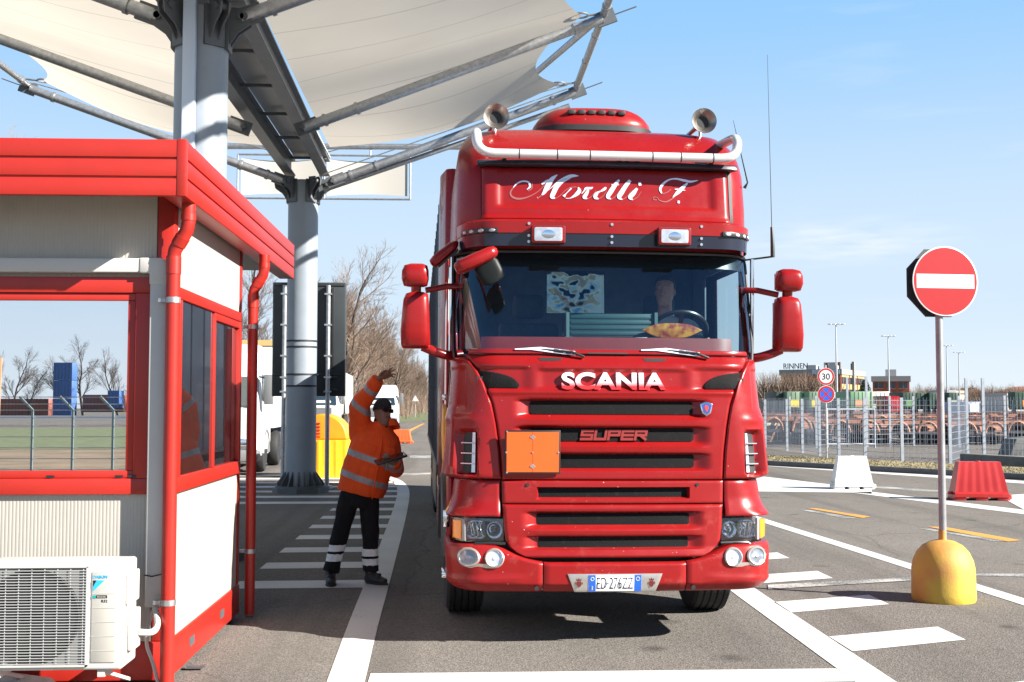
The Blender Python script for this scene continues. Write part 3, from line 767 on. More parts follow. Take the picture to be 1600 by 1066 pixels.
# ------------------------------------------------------------------ the red truck (local: x right in the photo, y to the rear, z up)
TR = thing('truck', 'red articulated lorry with high roof and chrome script facing the camera', 'truck', (1.135, 8.357, 0), R(1.9))
TR.rotation_euler = (0, R(.3), R(1.9))
M_red = P('truck_red_paint', (.235, .0072, .0078), .27, coat=.2, spec=.3, nz=.05, ns=3)
M_redd = P('truck_red_paint_dusty', (.245, .008, .0085), .33, coat=.12, spec=.3, nz=.06, ns=4, dirt=(.33, .09, .075), ds=6.)
specks(M_redd, 26, .10, (.62, .55, .48), .75); specks(M_red, 15, .07, (.55, .42, .36), .55)
M_mesh = bpy.data.materials.new('black_grille_mesh'); M_mesh.use_nodes = True
n, l = M_mesh.node_tree.nodes, M_mesh.node_tree.links
b = n['Principled BSDF']; b.inputs['Roughness'].default_value = .7; b.inputs['Specular IOR Level'].default_value = .15
tcx = n.new('ShaderNodeTexCoord'); vo = n.new('ShaderNodeTexVoronoi'); vo.inputs['Scale'].default_value = 150
l.new(tcx.outputs['Object'], vo.inputs['Vector'])
cr = n.new('ShaderNodeValToRGB'); cr.color_ramp.elements[0].color = (.004, .004, .005, 1); cr.color_ramp.elements[1].color = (.006, .006, .0065, 1)
cr.color_ramp.elements[0].position = .15; cr.color_ramp.elements[1].position = .6
l.new(vo.outputs['Distance'], cr.inputs['Fac'])
ds_ = n.new('ShaderNodeTexNoise'); ds_.inputs['Scale'].default_value = 14; ds_.inputs['Detail'].default_value = 9; ds_.inputs['Roughness'].default_value = .8; l.new(tcx.outputs['Object'], ds_.inputs['Vector'])
dm = n.new('ShaderNodeMapRange'); dm.inputs['From Min'].default_value = .55; dm.inputs['From Max'].default_value = .8; dm.inputs['To Max'].default_value = .5; l.new(ds_.outputs['Fac'], dm.inputs['Value'])
mm = n.new('ShaderNodeMixRGB'); mm.inputs['Color2'].default_value = (.05, .045, .037, 1); l.new(dm.outputs['Result'], mm.inputs['Fac']); l.new(cr.outputs['Color'], mm.inputs['Color1'])
l.new(mm.outputs['Color'], b.inputs['Base Color'])
bu = n.new('ShaderNodeBump'); bu.inputs['Strength'].default_value = .5; bu.inputs['Distance'].default_value = .003; l.new(vo.outputs['Distance'], bu.inputs['Height']); l.new(bu.outputs['Normal'], b.inputs['Normal'])
M_ws = glass('windscreen_glass', (.76, .88, .90), .06, (.46, .64, .84))
M_sw = glass('side_window_glass', (.88, .94, .95), .0, (.3, .35, .4))
M_lens = glass('lamp_lens', (.95, .97, 1.0), .02)
M_acr = P('dark_acrylic', (.010, .012, .026), .25, coat=.15)
M_navy = P('cab_trim_navy', (.11, .145, .19), .75, nz=.2, ns=5)
M_tyre = P('tyre_rubber', (.018, .018, .019), .75, nz=.25, ns=18, bump=.2)
M_refl = P('lamp_reflector', (.85, .86, .9), .12, 1.)
M_amber = P('amber_lens', (.85, .26, .02), .25, coat=.6)
M_orange = P('hazard_orange_plate', (.72, .095, .010), .45, nz=.04, ns=3)
HWK = ([.3, .42, .70, .76, .93, .98, 1.19, 1.23, 1.45, 2.05, 2.2, 2.9, 3.12, 3.3, 3.6, 3.8, 3.95, 4.03], [1.13, 1.155, 1.17, 1.17, 1.18, 1.16, 1.14, 1.215, 1.195, 1.15, 1.17, 1.165, 1.16, 1.158, 1.15, 1.12, 1.05, .94])
Y0K = ([.3, .40, .46, .64, .72, 1.0, 1.2, 1.6, 2.05, 2.10, 2.92, 3.12, 3.16, 3.56, 3.70, 3.82, 3.93, 4.0, 4.03], [.06, .015, 0, 0, .03, .045, .055, .075, .12, .16, .37, .36, .345, .405, .47, .58, .75, .98, 1.3])
RK = ([.3, .72, .76, .93, 1.0, 1.2, 2.05, 2.9, 3.2, 3.9], [.22, .20, .15, .15, .22, .26, .32, .32, .26, .26])
def plan(s, z):
    h = float(np.interp(z, *HWK)); r = float(np.interp(z, *RK)); y0 = float(np.interp(z, *Y0K))
    fl = h - r; a = abs(s); sg = 1 if s >= 0 else -1
    if a < fl: x, y, nx, ny = a, 0., 0., -1.
    elif a < fl + r * PI / 2:
        t = (a - fl) / r; x, y, nx, ny = fl + r * math.sin(t), r * (1 - math.cos(t)), math.sin(t), -math.cos(t)
    else: x, y, nx, ny = h, r + a - fl - r * PI / 2, 1., 0.
    y += .07 * (min(x, h) / h) ** 2 + y0
    return sg * x, y, sg * nx, ny
def Us(x, z):                                                  # lateral position -> arc length over the bowed front
    h = float(np.interp(z, *HWK)); r = float(np.interp(z, *RK)); fl = h - r; a = abs(x)
    if a <= fl: return x
    u = fl + r * math.asin(min(1, (a - fl) / r)); return u if x > 0 else -u
def Uy(y, z):                                                  # arc length at which the side reaches depth y
    h = float(np.interp(z, *HWK)); r = float(np.interp(z, *RK)); y0 = float(np.interp(z, *Y0K)) + .07
    return h - r + r * PI / 2 + (y - y0 - r)
def Wp(s, o, z):
    x, y, nx, ny = plan(s, z); return Vector((x + nx * o, y + ny * o, z))
fW = lambda u, v, o: Wp(u, o, v)
def relief(name, zs, ul, ur, nu, o, mat, parent, depth=.03, smooth=40, usamp=None):
    """skin over the bowed front: rows zs, arc length from ul(z) to ur(z), relief height o(s, z)"""
    V, F = [], []; nz_ = len(zs)
    for z in zs:
        a, b = ul(z), ur(z)
        for i in range(nu + 1):
            t = i / nu if usamp is None else usamp[i]; s_ = a + (b - a) * t
            V.append(Wp(s_, o(s_, z), z))
    W_ = nu + 1
    for j in range(nz_ - 1):
        for i in range(nu): k = j * W_ + i; F.append((k, k + 1, k + W_ + 1, k + W_))
    loop = list(range(W_)) + [j * W_ + nu for j in range(1, nz_)] + [(nz_ - 1) * W_ + i for i in range(nu - 1, -1, -1)] + [j * W_ for j in range(nz_ - 2, 0, -1)]
    base = len(V)
    for k in loop:
        j, i = divmod(k, W_); z = zs[j]; a, b = ul(z), ur(z); t = i / nu if usamp is None else usamp[i]; s_ = a + (b - a) * t
        V.append(Wp(s_, o(s_, z) - depth, z))
    L = len(loop)
    for q in range(L): F.append((loop[q], base + q, base + (q + 1) % L, loop[(q + 1) % L]))
    return mesh_obj(name, V, F, mat, parent, smooth=smooth)
def rim(s_, z, a, b, z0, z1, r=.012, d=.008):                  # rounded edges for a panel
    e = min(s_ - a, b - s_, z - z0, z1 - z)
    return -d * (1 - min(1, max(0, e) / r)) ** 2
def panel(name, poly, o0, o1, mat, parent, bevel=.004, step=.05, smooth=35, fn=None, seg=2):
    """outline in (arc length, z), wrapped over the front between offsets o0 and o1"""
    s = MB(); s.prism(poly, lambda u, v, w: Vector((u, -w, v)), o0, o1)
    bm = s.bm; bmesh.ops.recalc_face_normals(bm, faces=bm.faces)
    if bevel:
        es = [e for e in bm.edges if all(abs(v.co.y + o1) < 1e-6 for v in e.verts)]
        bmesh.ops.bevel(bm, geom=es, offset=bevel, segments=seg, profile=.5, affect='EDGES', clamp_overlap=True)
    for ax, (lo, hi), st in ((0, (min(p[0] for p in poly), max(p[0] for p in poly)), step), (2, (min(p[1] for p in poly), max(p[1] for p in poly)), max(step, .06))):
        k = math.ceil(lo / st + 1e-6)
        while k * st < hi - 1e-4:
            no = Vector((1, 0, 0)) if ax == 0 else Vector((0, 0, 1))
            bmesh.ops.bisect_plane(bm, geom=bm.verts[:] + bm.edges[:] + bm.faces[:], plane_co=no * (k * st), plane_no=no)
            k += 1
    for v in bm.verts: v.co = (fn or fW)(v.co.x, v.co.z, -v.co.y)
    return s.build(name, mat, parent, smooth=smooth)
def rrect(x0, x1, z0, z1, r, n=5):
    out = []
    for cx, cz, a in ((x1 - r, z1 - r, 0), (x0 + r, z1 - r, PI / 2), (x0 + r, z0 + r, PI), (x1 - r, z0 + r, 1.5 * PI)):
        out += [(cx + r * math.cos(a + k * PI / 2 / n), cz + r * math.sin(a + k * PI / 2 / n)) for k in range(n + 1)]
    return out
def mirr(poly): return [(-x, z) for x, z in poly][::-1]

# ---- cab shell
zs = [.95, 1.05, 1.19, 1.23, 1.45, 1.7, 1.95, 2.08, 2.15, 2.3, 2.5, 2.7, 2.84, 2.92, 3.05, 3.14, 3.3, 3.45, 3.56, 3.64, 3.70, 3.76, 3.82, 3.88, 3.93, 3.97, 4.0, 4.02, 4.03]
NF, NA, NS = 14, 8, 10
YB = 2.15
def ring(z):
    h = float(np.interp(z, *HWK)); r = float(np.interp(z, *RK)); fl = h - r; e = fl + r * PI / 2
    sy = [.80, .85, 1.2, 1.55, 1.60, 1.8, 2.0, YB]
    y_e = plan(e, z)[1]
    side = [e + max(0.002 * (k + 1), (y - y_e)) for k, y in enumerate(sy)]
    front = [fl * (2 * i / NF - 1) for i in range(NF + 1)]
    arc = [fl + r * PI / 2 * (i + 1) / NA for i in range(NA)]
    pos = arc + side
    return [-p for p in pos[::-1]] + front + pos
V, F = [], []
N = None
for z in zs:
    rg = ring(z); N = len(rg); V += [Wp(s_, 0, z) for s_ in rg]
ns = len(zs); side_n = NA + 8
for j in range(ns - 1):
    for i in range(N - 1):
        z = .5 * (zs[j] + zs[j + 1])
        fi = i - side_n                                        # 0..NF-1 on the front flat
        if 2.08 < z < 2.92 and -6 <= fi < NF + 6: continue     # windscreen opening
        if z < 2.08 and -7 <= fi < NF + 7: continue            # open behind the front panels
        ia = min(i, N - 2 - i)                                 # index counted from the rear edge
        if 2.15 < z < 2.84 and ia in (4, 5): continue          # side windows
        k = j * N + i; F.append((k, k + 1, k + N + 1, k + N))
    F.append((j * N, j * N + N, j * N + 2 * N - 1, j * N + N - 1))
F.append(tuple(range(N))); F.append(tuple((ns - 1) * N + i for i in range(N)))
cab = mesh_obj('cab', V, F, M_red, TR, smooth=50)
# ---- cab interior
s = MB()
s.box(-1.05, 1.05, 2.02, 2.05, 1.3, 3.1); s.box(-1.05, 1.05, .55, 2.0, 3.08, 3.10); s.box(-1.06, 1.06, .5, 2.0, 1.30, 1.33)
for sx in (-1, 1):
    s.box(*sorted((sx * 1.06, sx * 1.08)), .55, 2.0, 1.34, 2.12); s.box(*sorted((sx * 1.06, sx * 1.08)), 1.58, 2.0, 2.13, 3.07); s.box(*sorted((sx * 1.06, sx * 1.08)), .6, 1.57, 2.86, 3.07)
s.box(-1.0, 1.0, 1.62, 2.0, 1.5, 1.95)
s.build('cab_interior', M_navy, TR, bevel=.01)
panel('dashboard', [(-1.0, 1.9), (1.0, 1.9), (1.0, 2.255), (-1.0, 2.255)], -.52, -.075, P('dash_dark_red', (.17, .014, .014), .5, nz=.1), TR, bevel=0)
s = MB()
for x in (-.52, .58):
    s.box(x - .25, x + .25, 1.15, 1.30, 1.75, 2.42); s.box(x - .25, x + .25, .75, 1.2, 1.62, 1.78); s.box(x - .13, x + .13, 1.17, 1.28, 2.46, 2.66); s.box(x - .2, x + .2, .8, 1.2, 1.33, 1.61)
s.build('seat', P('seat_cloth_dark', (.04, .06, .075), .85, nz=.2, ns=14), TR, bevel=.04, seg=3)
Mst = Matrix.Translation((.63, .72, 2.325)) @ Matrix.Rotation(R(-42), 4, 'X')
s = MB(); s.tube([Mst @ Vector((.23 * math.cos(t * PI / 16), .23 * math.sin(t * PI / 16), 0)) for t in range(32)], .017, 8, closed=True)
for t in (.2, PI - .2, 1.5 * PI): s.bar(Mst @ Vector((0, 0, -.02)), Mst @ Vector((.225 * math.cos(t), .225 * math.sin(t), 0)), .035, .015)
s.tube([Mst @ Vector((0, 0, -.03)), Mst @ Vector((0, 0, .01))], .06, 16)
s.build('steering_wheel', M_blackp, TR)
# ---- windscreen and its black surround
zf = [2.085 + (2.915 - 2.085) * k / 10 for k in range(11)]
def wsu(k): return lambda z: k * (float(np.interp(z, *HWK)) - float(np.interp(z, *RK)) + float(np.interp(z, *RK)) * PI / 2 * .86)
relief('windscreen', zf, wsu(-1), wsu(1), 40, lambda s_, z: .002, M_ws, TR, depth=.006, smooth=180)
wf = MB()
def wedge(pts):
    wf.tube(pts, .016, 6)
wedge([Wp(wsu(-1)(z), .004, z) for z in zf]); wedge([Wp(wsu(1)(z), .004, z) for z in zf])
for z in (2.085, 2.915): wedge([Wp(wsu(-1)(z) + (wsu(1)(z) - wsu(-1)(z)) * k / 30, .004, z) for k in range(31)])
wf.build('windscreen_seal', M_blackp, TR)
relief('windscreen_tint_band', [2.80, 2.84, 2.88, 2.912], lambda z: wsu(-1)(z) + .03, lambda z: wsu(1)(z) - .03, 30, lambda s_, z: -.012, P('black_header', (.01, .011, .014), .4), TR, depth=.004)
for sg in (-1, 1):
    s = MB(); xs_ = lambda z: sg * (float(np.interp(z, *HWK)) + .004)
    s.f([s.v((xs_(2.15), .84, 2.14)), s.v((xs_(2.15), 1.58, 2.14)), s.v((xs_(2.85), 1.58, 2.86)), s.v((xs_(2.85), .86, 2.86))])
    s.build('side_window', M_sw, TR, smooth=None)
    s = MB(); pts = [(xs_(2.15), .83, 2.13), (xs_(2.15), 1.6, 2.13), (xs_(2.85), 1.6, 2.87), (xs_(2.85), .84, 2.87)]
    s.tube(pts, .014, 6, closed=True); s.tube([(sg * 1.155, .72, 2.85), (sg * 1.165, .72, 2.1), (sg * 1.225, .78, 1.3)], .006, 6); s.tube([(sg * 1.14, 1.72, 2.95), (sg * 1.16, 1.72, 2.1), (sg * 1.225, 1.72, 1.2)], .006, 6)
    s.build('door_seal', M_blackp, TR)
    s = MB(); s.tube([(sg * 1.19, .58, 2.1), (sg * 1.19, .56, 2.9)], .016, 10); s.build('grab_rail', M_chrome, TR); s = MB(); s.tube([(sg * 1.19, 1.66, 1.5), (sg * 1.19, 1.66, 2.8)], .014, 10); s.build('grab_rail', M_chrome, TR)
    s = MB(); s.box(*sorted((sg * 1.18, sg * 1.225)), 1.5, 1.64, 1.78, 1.83); s.build('door_handle', M_chrome, TR, bevel=.008)
# ---- hood with three slots
def hx(z): return float(np.interp(z, [1.2, 1.4, 1.6, 1.75, 1.9, 2.0, 2.06, 2.115], [.815, .828, .855, .885, .935, .985, 1.025, 1.075]))
SLOT = [(1.675, 1.772), (1.478, 1.574), (1.285, 1.381)]
zo = [(1.20, .0), (1.262, 0.), (1.266, -.002), (1.285, -.055), (1.381, -.06), (1.392, -.01), (1.405, .0), (1.440, .004), (1.478, -.055), (1.574, -.06), (1.585, -.01), (1.598, 0), (1.636, .004), (1.675, -.055), (1.772, -.06), (1.785, -.012), (1.80, .0), (1.838, .0), (2.12, 0)]
zo_z, zo_o = [p[0] for p in zo], [p[1] for p in zo]
def hood_o(s_, z):
    a = abs(s_)
    w = 1 - smoothstep(.60, .745, a)
    o = float(np.interp(z, zo_z, zo_o)) * w
    e = math.exp(-((z - 1.838) / .02) ** 2) * .010 + math.exp(-((z - 2.02) / .02) ** 2) * .008 * (1 - smoothstep(.50, .56, a)) - .012 * smoothstep(1.86, 1.89, z) * (1 - smoothstep(1.985, 2.015, z)) * (1 - smoothstep(.50, .58, a))
    # hollow that carries the dark corner insert
    e -= .018 * smoothstep(.58, .68, a) * smoothstep(1.84, 1.875, z) * (1 - smoothstep(2.0, 2.03, z))
    b = Us(hx(z), z)
    return .022 + o + e + rim(s_, z, -b, b, 1.2, 2.115, .014, .012)
zrow = sorted(set([1.2, 1.204, 1.21] + [round(1.215 + .0075 * k, 4) for k in range(int((2.10 - 1.215) / .0075))] + [2.104, 2.11, 2.115]))
us_ = [0, .003, .008] + [.014 + (1 - .028) * k / 120 for k in range(121)] + [.992, .997, 1]
relief('hood', zrow, lambda z: -Us(hx(z), z), lambda z: Us(hx(z), z), len(us_) - 1, hood_o, M_red, TR, usamp=us_)
def slotpoly(h, z0, z1, r=.02): return rrect(-h, h, z0, z1, r)
for k, (z0, z1) in enumerate(SLOT):
    panel('grille_mesh', slotpoly(.607, z0 + .002, z1 + .002), -.045, -.024, M_mesh, TR, bevel=0)
# handles under the windscreen and panel line
for x in (-.42, .36):
    panel('hood_handle', [(x - .13, 2.092), (x + .05, 2.092), (x + .04, 2.075), (x - .01, 2.068), (x - .11, 2.068)], .008, .0245, M_black, TR, bevel=0)
panel('cowl', [(-1.06, 2.122), (1.06, 2.122), (1.05, 2.155), (-1.05, 2.155)], -.06, .035, M_red, TR, bevel=.006)
panel('cowl_vent', [(-.18, 2.1235), (.12, 2.1235), (.12, 2.132), (-.18, 2.132)], .02, .037, M_black, TR, bevel=0)
# dark corner inserts
ins = [(tuple(p)) for p in catmull([(.70, 1.865), (.69, 1.892), (.73, 1.935), (.80, 1.965), (.90, 1.985), (1.0, 1.995)], 4)] + [(.985, 1.97), (.945, 1.90), (.925, 1.868)]
ins = [(Us(x, z), z) for x, z in ins]
panel('corner_grille', ins[::-1], .0, .016, M_mesh, TR, bevel=.003); panel('corner_grille', mirr(ins[::-1]), .0, .016, M_mesh, TR, bevel=.003)
# lettering on the hood
M_letter = bpy.data.materials.new('painted_reflection_letter'); M_letter.use_nodes = True
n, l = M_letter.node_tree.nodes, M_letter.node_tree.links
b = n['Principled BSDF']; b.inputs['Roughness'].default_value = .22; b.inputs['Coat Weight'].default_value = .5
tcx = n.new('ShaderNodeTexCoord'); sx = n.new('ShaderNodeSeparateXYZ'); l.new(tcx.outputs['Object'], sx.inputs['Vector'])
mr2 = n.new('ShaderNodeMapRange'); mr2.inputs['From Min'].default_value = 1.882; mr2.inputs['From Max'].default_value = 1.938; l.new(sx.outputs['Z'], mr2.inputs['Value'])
mc = n.new('ShaderNodeMixRGB'); mc.inputs['Color1'].default_value = (.50, .02, .02, 1); mc.inputs['Color2'].default_value = (.80, .82, .88, 1); l.new(mr2.outputs['Result'], mc.inputs['Fac']); l.new(mc.outputs['Color'], b.inputs['Base Color'])  # sky and red shelf mirrored in chrome letters, painted in by height
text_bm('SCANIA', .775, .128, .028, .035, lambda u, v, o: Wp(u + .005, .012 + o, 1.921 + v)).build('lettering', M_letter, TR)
M_sup = P('dull_red_letter', (.22, .016, .014), .5)
s = MB(); block_text(s, 'SUPER', .50, .078, .019, .012, lambda u, v, o: Wp(u + .02, -.024 + o, 1.525 + v), .18); s.build('lettering', M_sup, TR)
# badge
def lap(cx, cz, o): return lambda u, v, w: Wp(cx + u, o + w, cz + v)
sh = [(0, -.055), (.032, -.035), (.042, 0), (.048, .035), (.03, .042), (.012, .05), (-.012, .05), (-.03, .042), (-.048, .035), (-.042, 0), (-.032, -.035)]
bd = MB(); bd.prism(sh, lap(.70, 1.722, .0), 0, .026); bdo = bd.build('badge', M_chrome, TR, bevel=.002)
s = MB(); s.prism([(x * .76, z * .76) for x, z in sh], lap(.70, 1.722, .026), 0, .003); s.build('emblem', P('badge_blue', (.03, .06, .25), .3), bdo)
s = MB(); s.prism([(0, -.025), (.012, -.005), (.016, .012), (.006, .024), (-.008, .026), (-.016, .01), (-.010, -.008)], lap(.70, 1.722, .029), 0, .002); s.build('emblem', P('badge_red', (.6, .05, .04), .3), bdo)
# orange hazard plate
hp = MB(); hp.box(-.80, -.395, .018, .03, 1.245, 1.56); hpo = hp.build('hazard_plate', P('plate_frame', (.05, .035, .03), .4, .5), TR, bevel=.004)
s = MB(); s.box(-.787, -.6, .0135, .0175, 1.258, 1.547); s.box(-.597, -.408, .0135, .0175, 1.258, 1.547); s.build('orange_panel', M_orange, hpo)
s = MB()
for z in (1.30, 1.51):
    for dx in (-.012, .012): s.cyl((-.5985 + dx, .0135, z), (-.5985 + dx, .009, z), .007, 8)
    s.box(-.606, -.591, .0105, .0134, z - .015, z + .015)
for x, z in ((-.785, 1.55), (-.785, 1.255), (-.41, 1.40), (-.6, 1.40), (-.79, 1.40)): s.cyl((x, .0135, z), (x, .008, z), .007, 8)
s.build('hinge', M_steel, hpo)
# ---- lower grille (two panels)
def lgx(z): return float(np.interp(z, [.645, .655, .68, .72, .76, .85, 1.02, 1.19], [.60, .66, .715, .765, .787, .80, .812, .818]))
zo2 = [(.645, 0), (.70, .004), (.712, -.045), (.79, -.05), (.80, -.008), (.815, .0), (.842, .004), (.875, -.045), (.96, -.05), (.972, -.008), (.985, 0), (1.03, 0)]
def lg_o(s_, z):
    w = 1 - smoothstep(.55, .68, abs(s_)); b = Us(lgx(z), z)
    return .03 + float(np.interp(z, [p[0] for p in zo2], [p[1] for p in zo2])) * w + rim(s_, z, -b, b, .645, 1.022, .02, .016)
zr2 = [.645, .648, .652] + [.657 + .0072 * k for k in range(50)] + [1.014, 1.018, 1.022]
relief('lower_grille', zr2, lambda z: -Us(lgx(z), z), lambda z: Us(lgx(z), z), 110, lg_o, M_redd, TR)
def lg2_o(s_, z):
    b = Us(lgx(z), z); w = 1 - smoothstep(.548, .560, abs(s_))
    return .024 + float(np.interp(z, [1.03, 1.066, 1.07, 1.142, 1.146, 1.19], [0, 0, -.04, -.04, -.0, 0])) * w + rim(s_, z, -b, b, 1.028, 1.194, .012, .01)
zr3 = [1.028, 1.032] + [1.037 + .0075 * k for k in range(21)] + [1.19, 1.194]
relief('grille_flap', zr3, lambda z: -Us(lgx(z), z), lambda z: Us(lgx(z), z), 110, lg2_o, M_redd, TR)
for h, z0, z1 in ((.55, .713, .789), (.562, .876, .958), (.553, 1.071, 1.141)): panel('grille_mesh', slotpoly(h, z0, z1, .016), -.035, -.012, M_mesh, TR, bevel=0)
s = MB()
for x in (-.63, .62): s = MB(); s.cyl(Wp(x, .02, 1.165), Wp(x, .032, 1.165), .012, 10); s.build('lock', M_black, TR)
# ---- corner deflectors with vents
for sg in (-1, 1):
    def vent(s_, z):
        return s_, z
    def cd_o(s_, z, sg=sg):
        a = abs(s_); lo = Us(hx(z), z) + .008; hi = Uy(.62, z)
        o = .03 + rim(a, z, lo, hi, 1.205, 2.10, .014, .014)
        c = Us(1.085, 1.4); d = smoothstep(c - .115, c - .085, a) * (1 - smoothstep(c + .02, c + .06, a)) * smoothstep(1.225, 1.25, z) * (1 - smoothstep(1.53, 1.57, z))
        o -= .06 * d
        o += .012 * smoothstep(1.60, 1.66, z) * (0) + .022 * math.exp(-((a - c - .07) / .06) ** 2) * smoothstep(1.2, 1.3, z) * (1 - smoothstep(1.58, 1.72, z))
        o += .010 * math.exp(-((z - 1.64) / .03) ** 2) * smoothstep(lo + .05, lo + .2, a)
        o -= .008 * smoothstep(Us(1.06, z) - .01, Us(1.06, z) + .01, a) * smoothstep(1.70, 1.74, z) * (1 - smoothstep(2.0, 2.03, z))
        return o
    zc_ = [1.205, 1.209, 1.214] + [1.22 + .0125 * k for k in range(70)] + [2.093, 2.10]
    f_lo = lambda z: (Us(hx(z), z) + .008); f_hi = lambda z: Uy(.62, z)
    if sg > 0: relief('corner_deflector', zc_, f_lo, f_hi, 60, cd_o, M_red, TR)
    else: relief('corner_deflector', zc_, lambda z: -f_hi(z), lambda z: -f_lo(z), 60, cd_o, M_red, TR)
    c = Us(1.085, 1.4)
    pv = [(sg * (c + dx), z) for dx, z in ((-.075, 1.535), (-.02, 1.555), (.012, 1.54), (.02, 1.50), (.028, 1.30), (.02, 1.262), (-.0, 1.245), (-.065, 1.25), (-.073, 1.29))]
    vo_ = panel('air_vent', pv, -.028, -.018, M_black, TR, bevel=0, step=.03)
    s = MB()
    for z in (1.31, 1.385, 1.46):
        s.prism([(sg * (c - .072), z), (sg * (c + .024), z), (sg * (c + .024), z + .007), (sg * (c - .072), z + .007)], fW, -.016, .012)
    s.prism([(sg * (c - .083), 1.25), (sg * (c - .055), 1.25), (sg * (c - .06), 1.54), (sg * (c - .083), 1.54)], fW, -.017, -.008)
    s.build('vent_fin', M_alu, vo_)
    # step panel above the headlamp
    def st_o(s_, z):
        return .012 + .03 * (1 - smoothstep(.93, 1.08, z)) + rim(abs(s_), z, Us(.83, z), Uy(.5, z), .935, 1.195, .012, .01)
    zz = [.935, .938, .943] + [.95 + .0125 * k for k in range(19)] + [1.19, 1.195]
    g_lo = lambda z: Us(.83, z); g_hi = lambda z: Uy(.5, z)
    if sg > 0: relief('lamp_cowl', zz, g_lo, g_hi, 40, st_o, M_red, TR)
    else: relief('lamp_cowl', zz, lambda z: -g_hi(z), lambda z: -g_lo(z), 40, st_o, M_red, TR)
    # headlamp
    hl = [(sg * Us(x, .83), z) for x, z in ((.80, .755), (.806, .918), (1.0, .922), (1.10, .922), (1.172, .92), (1.172, .765), (1.10, .752), (1.0, .748))]
    if sg > 0: hl = hl[::-1]
    H = panel('headlamp', hl, -.12, -.088, P('lamp_bowl', (.22, .03, .03), .3, .3) if sg < 0 else MATS['lamp_bowl'], TR, bevel=0, step=.04)
    def ell(cx, cz, rx, rz, k=20, p=2.): return [(sg * Us(cx + rx * abs(math.cos(2 * PI * i / k)) ** (2 / p) * (1 if math.cos(2 * PI * i / k) >= 0 else -1), cz), cz + rz * abs(math.sin(2 * PI * i / k)) ** (2 / p) * (1 if math.sin(2 * PI * i / k) >= 0 else -1)) for i in range(k)]
    s = MB()
    for cx, cz, rx, rz, p_ in ((.868, .835, .057, .062, 2), (1.0, .838, .070, .066, 4)):
        poly = ell(cx, cz, rx, rz, 24, p_)
        rs = [[Wp(sg * Us(cx, cz) + (u - sg * Us(cx, cz)) * k, o, cz + (v - cz) * k) for u, v in poly] for k, o in ((1, -.012), (1, -.018), (.8, -.05), (.5, -.065), (.18, -.07), (.12, -.05), (.02, -.045))]
        s.rings(rs, cap=False)
    rf = s.build('reflector', M_refl, H, smooth=25)
    s = MB()
    for cx, dz in ((.955, -.03), (.985, .03), (1.03, -.02), (1.01, .0)):
        s.bar(Wp(sg * Us(cx, .83), -.03, .838 - .045), Wp(sg * Us(cx + .02, .83), -.018, .838 + .05), .012, .004)
    s.build('facet', M_chrome, H)
    s = MB()
    for cx, z0_, z1_ in ((.935, .79, .885), (.97, .785, .83), (1.005, .80, .89), (1.045, .79, .87)):
        s.prism([(sg * Us(cx - .008, .83), z0_), (sg * Us(cx + .010, .83), z0_ + .01), (sg * Us(cx + .014, .83), z1_), (sg * Us(cx - .003, .83), z1_ - .008)][::sg], fW, -.03, -.022)
    s.ball(Wp(sg * Us(.868, .835), -.045, .835), .016, 12, 8)
    s.build('bulb', P('lamp_dark_detail', (.05, .06, .075), .2, .5) if sg < 0 else MATS['lamp_dark_detail'], H)
    amb = [(sg * Us(x, .83), z) for x, z in ((1.105, .765), (1.102, .905), (1.160, .905), (1.165, .775))]
    panel('indicator', amb[::-1] if sg > 0 else amb, -.019, .007, M_amber, H, bevel=.004, step=.02)
    rm = [(sg * Us(x, .83), z) for x, z in ((1.078, .757), (1.080, .914), (1.100, .914), (1.098, .757))]
    panel('divider', rm[::-1] if sg > 0 else rm, -.019, .006, P('grey_bezel', (.30, .29, .28), .3) if sg < 0 else MATS['grey_bezel'], H, bevel=.002, step=.02)
    panel('lens', hl, -.001, .003, M_lens, H, bevel=.002, step=.04)
    s = MB(); s.tube([Wp(sg * Us(x, .74), .02, z) for x, z in ((.79, .742), (.9, .746), (1.0, .742), (1.03, .715))], .011, 8); s.build('lamp_washer', M_blackp, TR)
    # dark filler behind the front panels
# ---- bumper
def bt(a): return float(np.interp(a, [0, .50, .56, .64, .72, .80, .86, .95, 1.6], [.612, .612, .622, .640, .668, .705, .728, .735, .738]))
def bumper(name, u0, u1, nu):
    V, F = [], []; nz_ = 26
    def o_(s_, t, z):
        e = min(t, 1 - t) * (bt(abs(s_)) - .395); eu = min(s_ - u0, u1 - s_)
        o = .045 - .02 * (1 - min(1, e / .02)) ** 2 - .012 * (1 - min(1, max(0, eu) / .012)) ** 2
        o -= .035 * (1 - smoothstep(.40, .47, z))
        o += .008 * math.exp(-((z - (.505 - .05 * max(0, abs(s_) - .6))) / .025) ** 2) * smoothstep(.6, .75, abs(s_))
        return o
    for j in range(nz_ + 1):
        t = j / nz_
        for i in range(nu + 1):
            s_ = u0 + (u1 - u0) * i / nu; zt = bt(abs(s_)); zb = .398 + .02 * max(0, abs(s_) - .9); z = zb + (zt - zb) * t
            V.append(Wp(s_, o_(s_, t, z), z))
    W_ = nu + 1
    F = [(j * W_ + i, j * W_ + i + 1, (j + 1) * W_ + i + 1, (j + 1) * W_ + i) for j in range(nz_) for i in range(nu)]
    loop = list(range(W_)) + [j * W_ + nu for j in range(1, nz_ + 1)] + [nz_ * W_ + i for i in range(nu - 1, -1, -1)] + [j * W_ for j in range(nz_ - 1, 0, -1)]
    base = len(V)
    for k in loop: p = V[k]; q = p.copy(); q.y += .07; q.x *= .985; V.append(q)
    L = len(loop); F += [(loop[q], base + q, base + (q + 1) % L, loop[(q + 1) % L]) for q in range(L)]
    return mesh_obj(name, V, F, M_redd, TR, smooth=40)
bumper('bumper_centre', -.518, .518, 40)
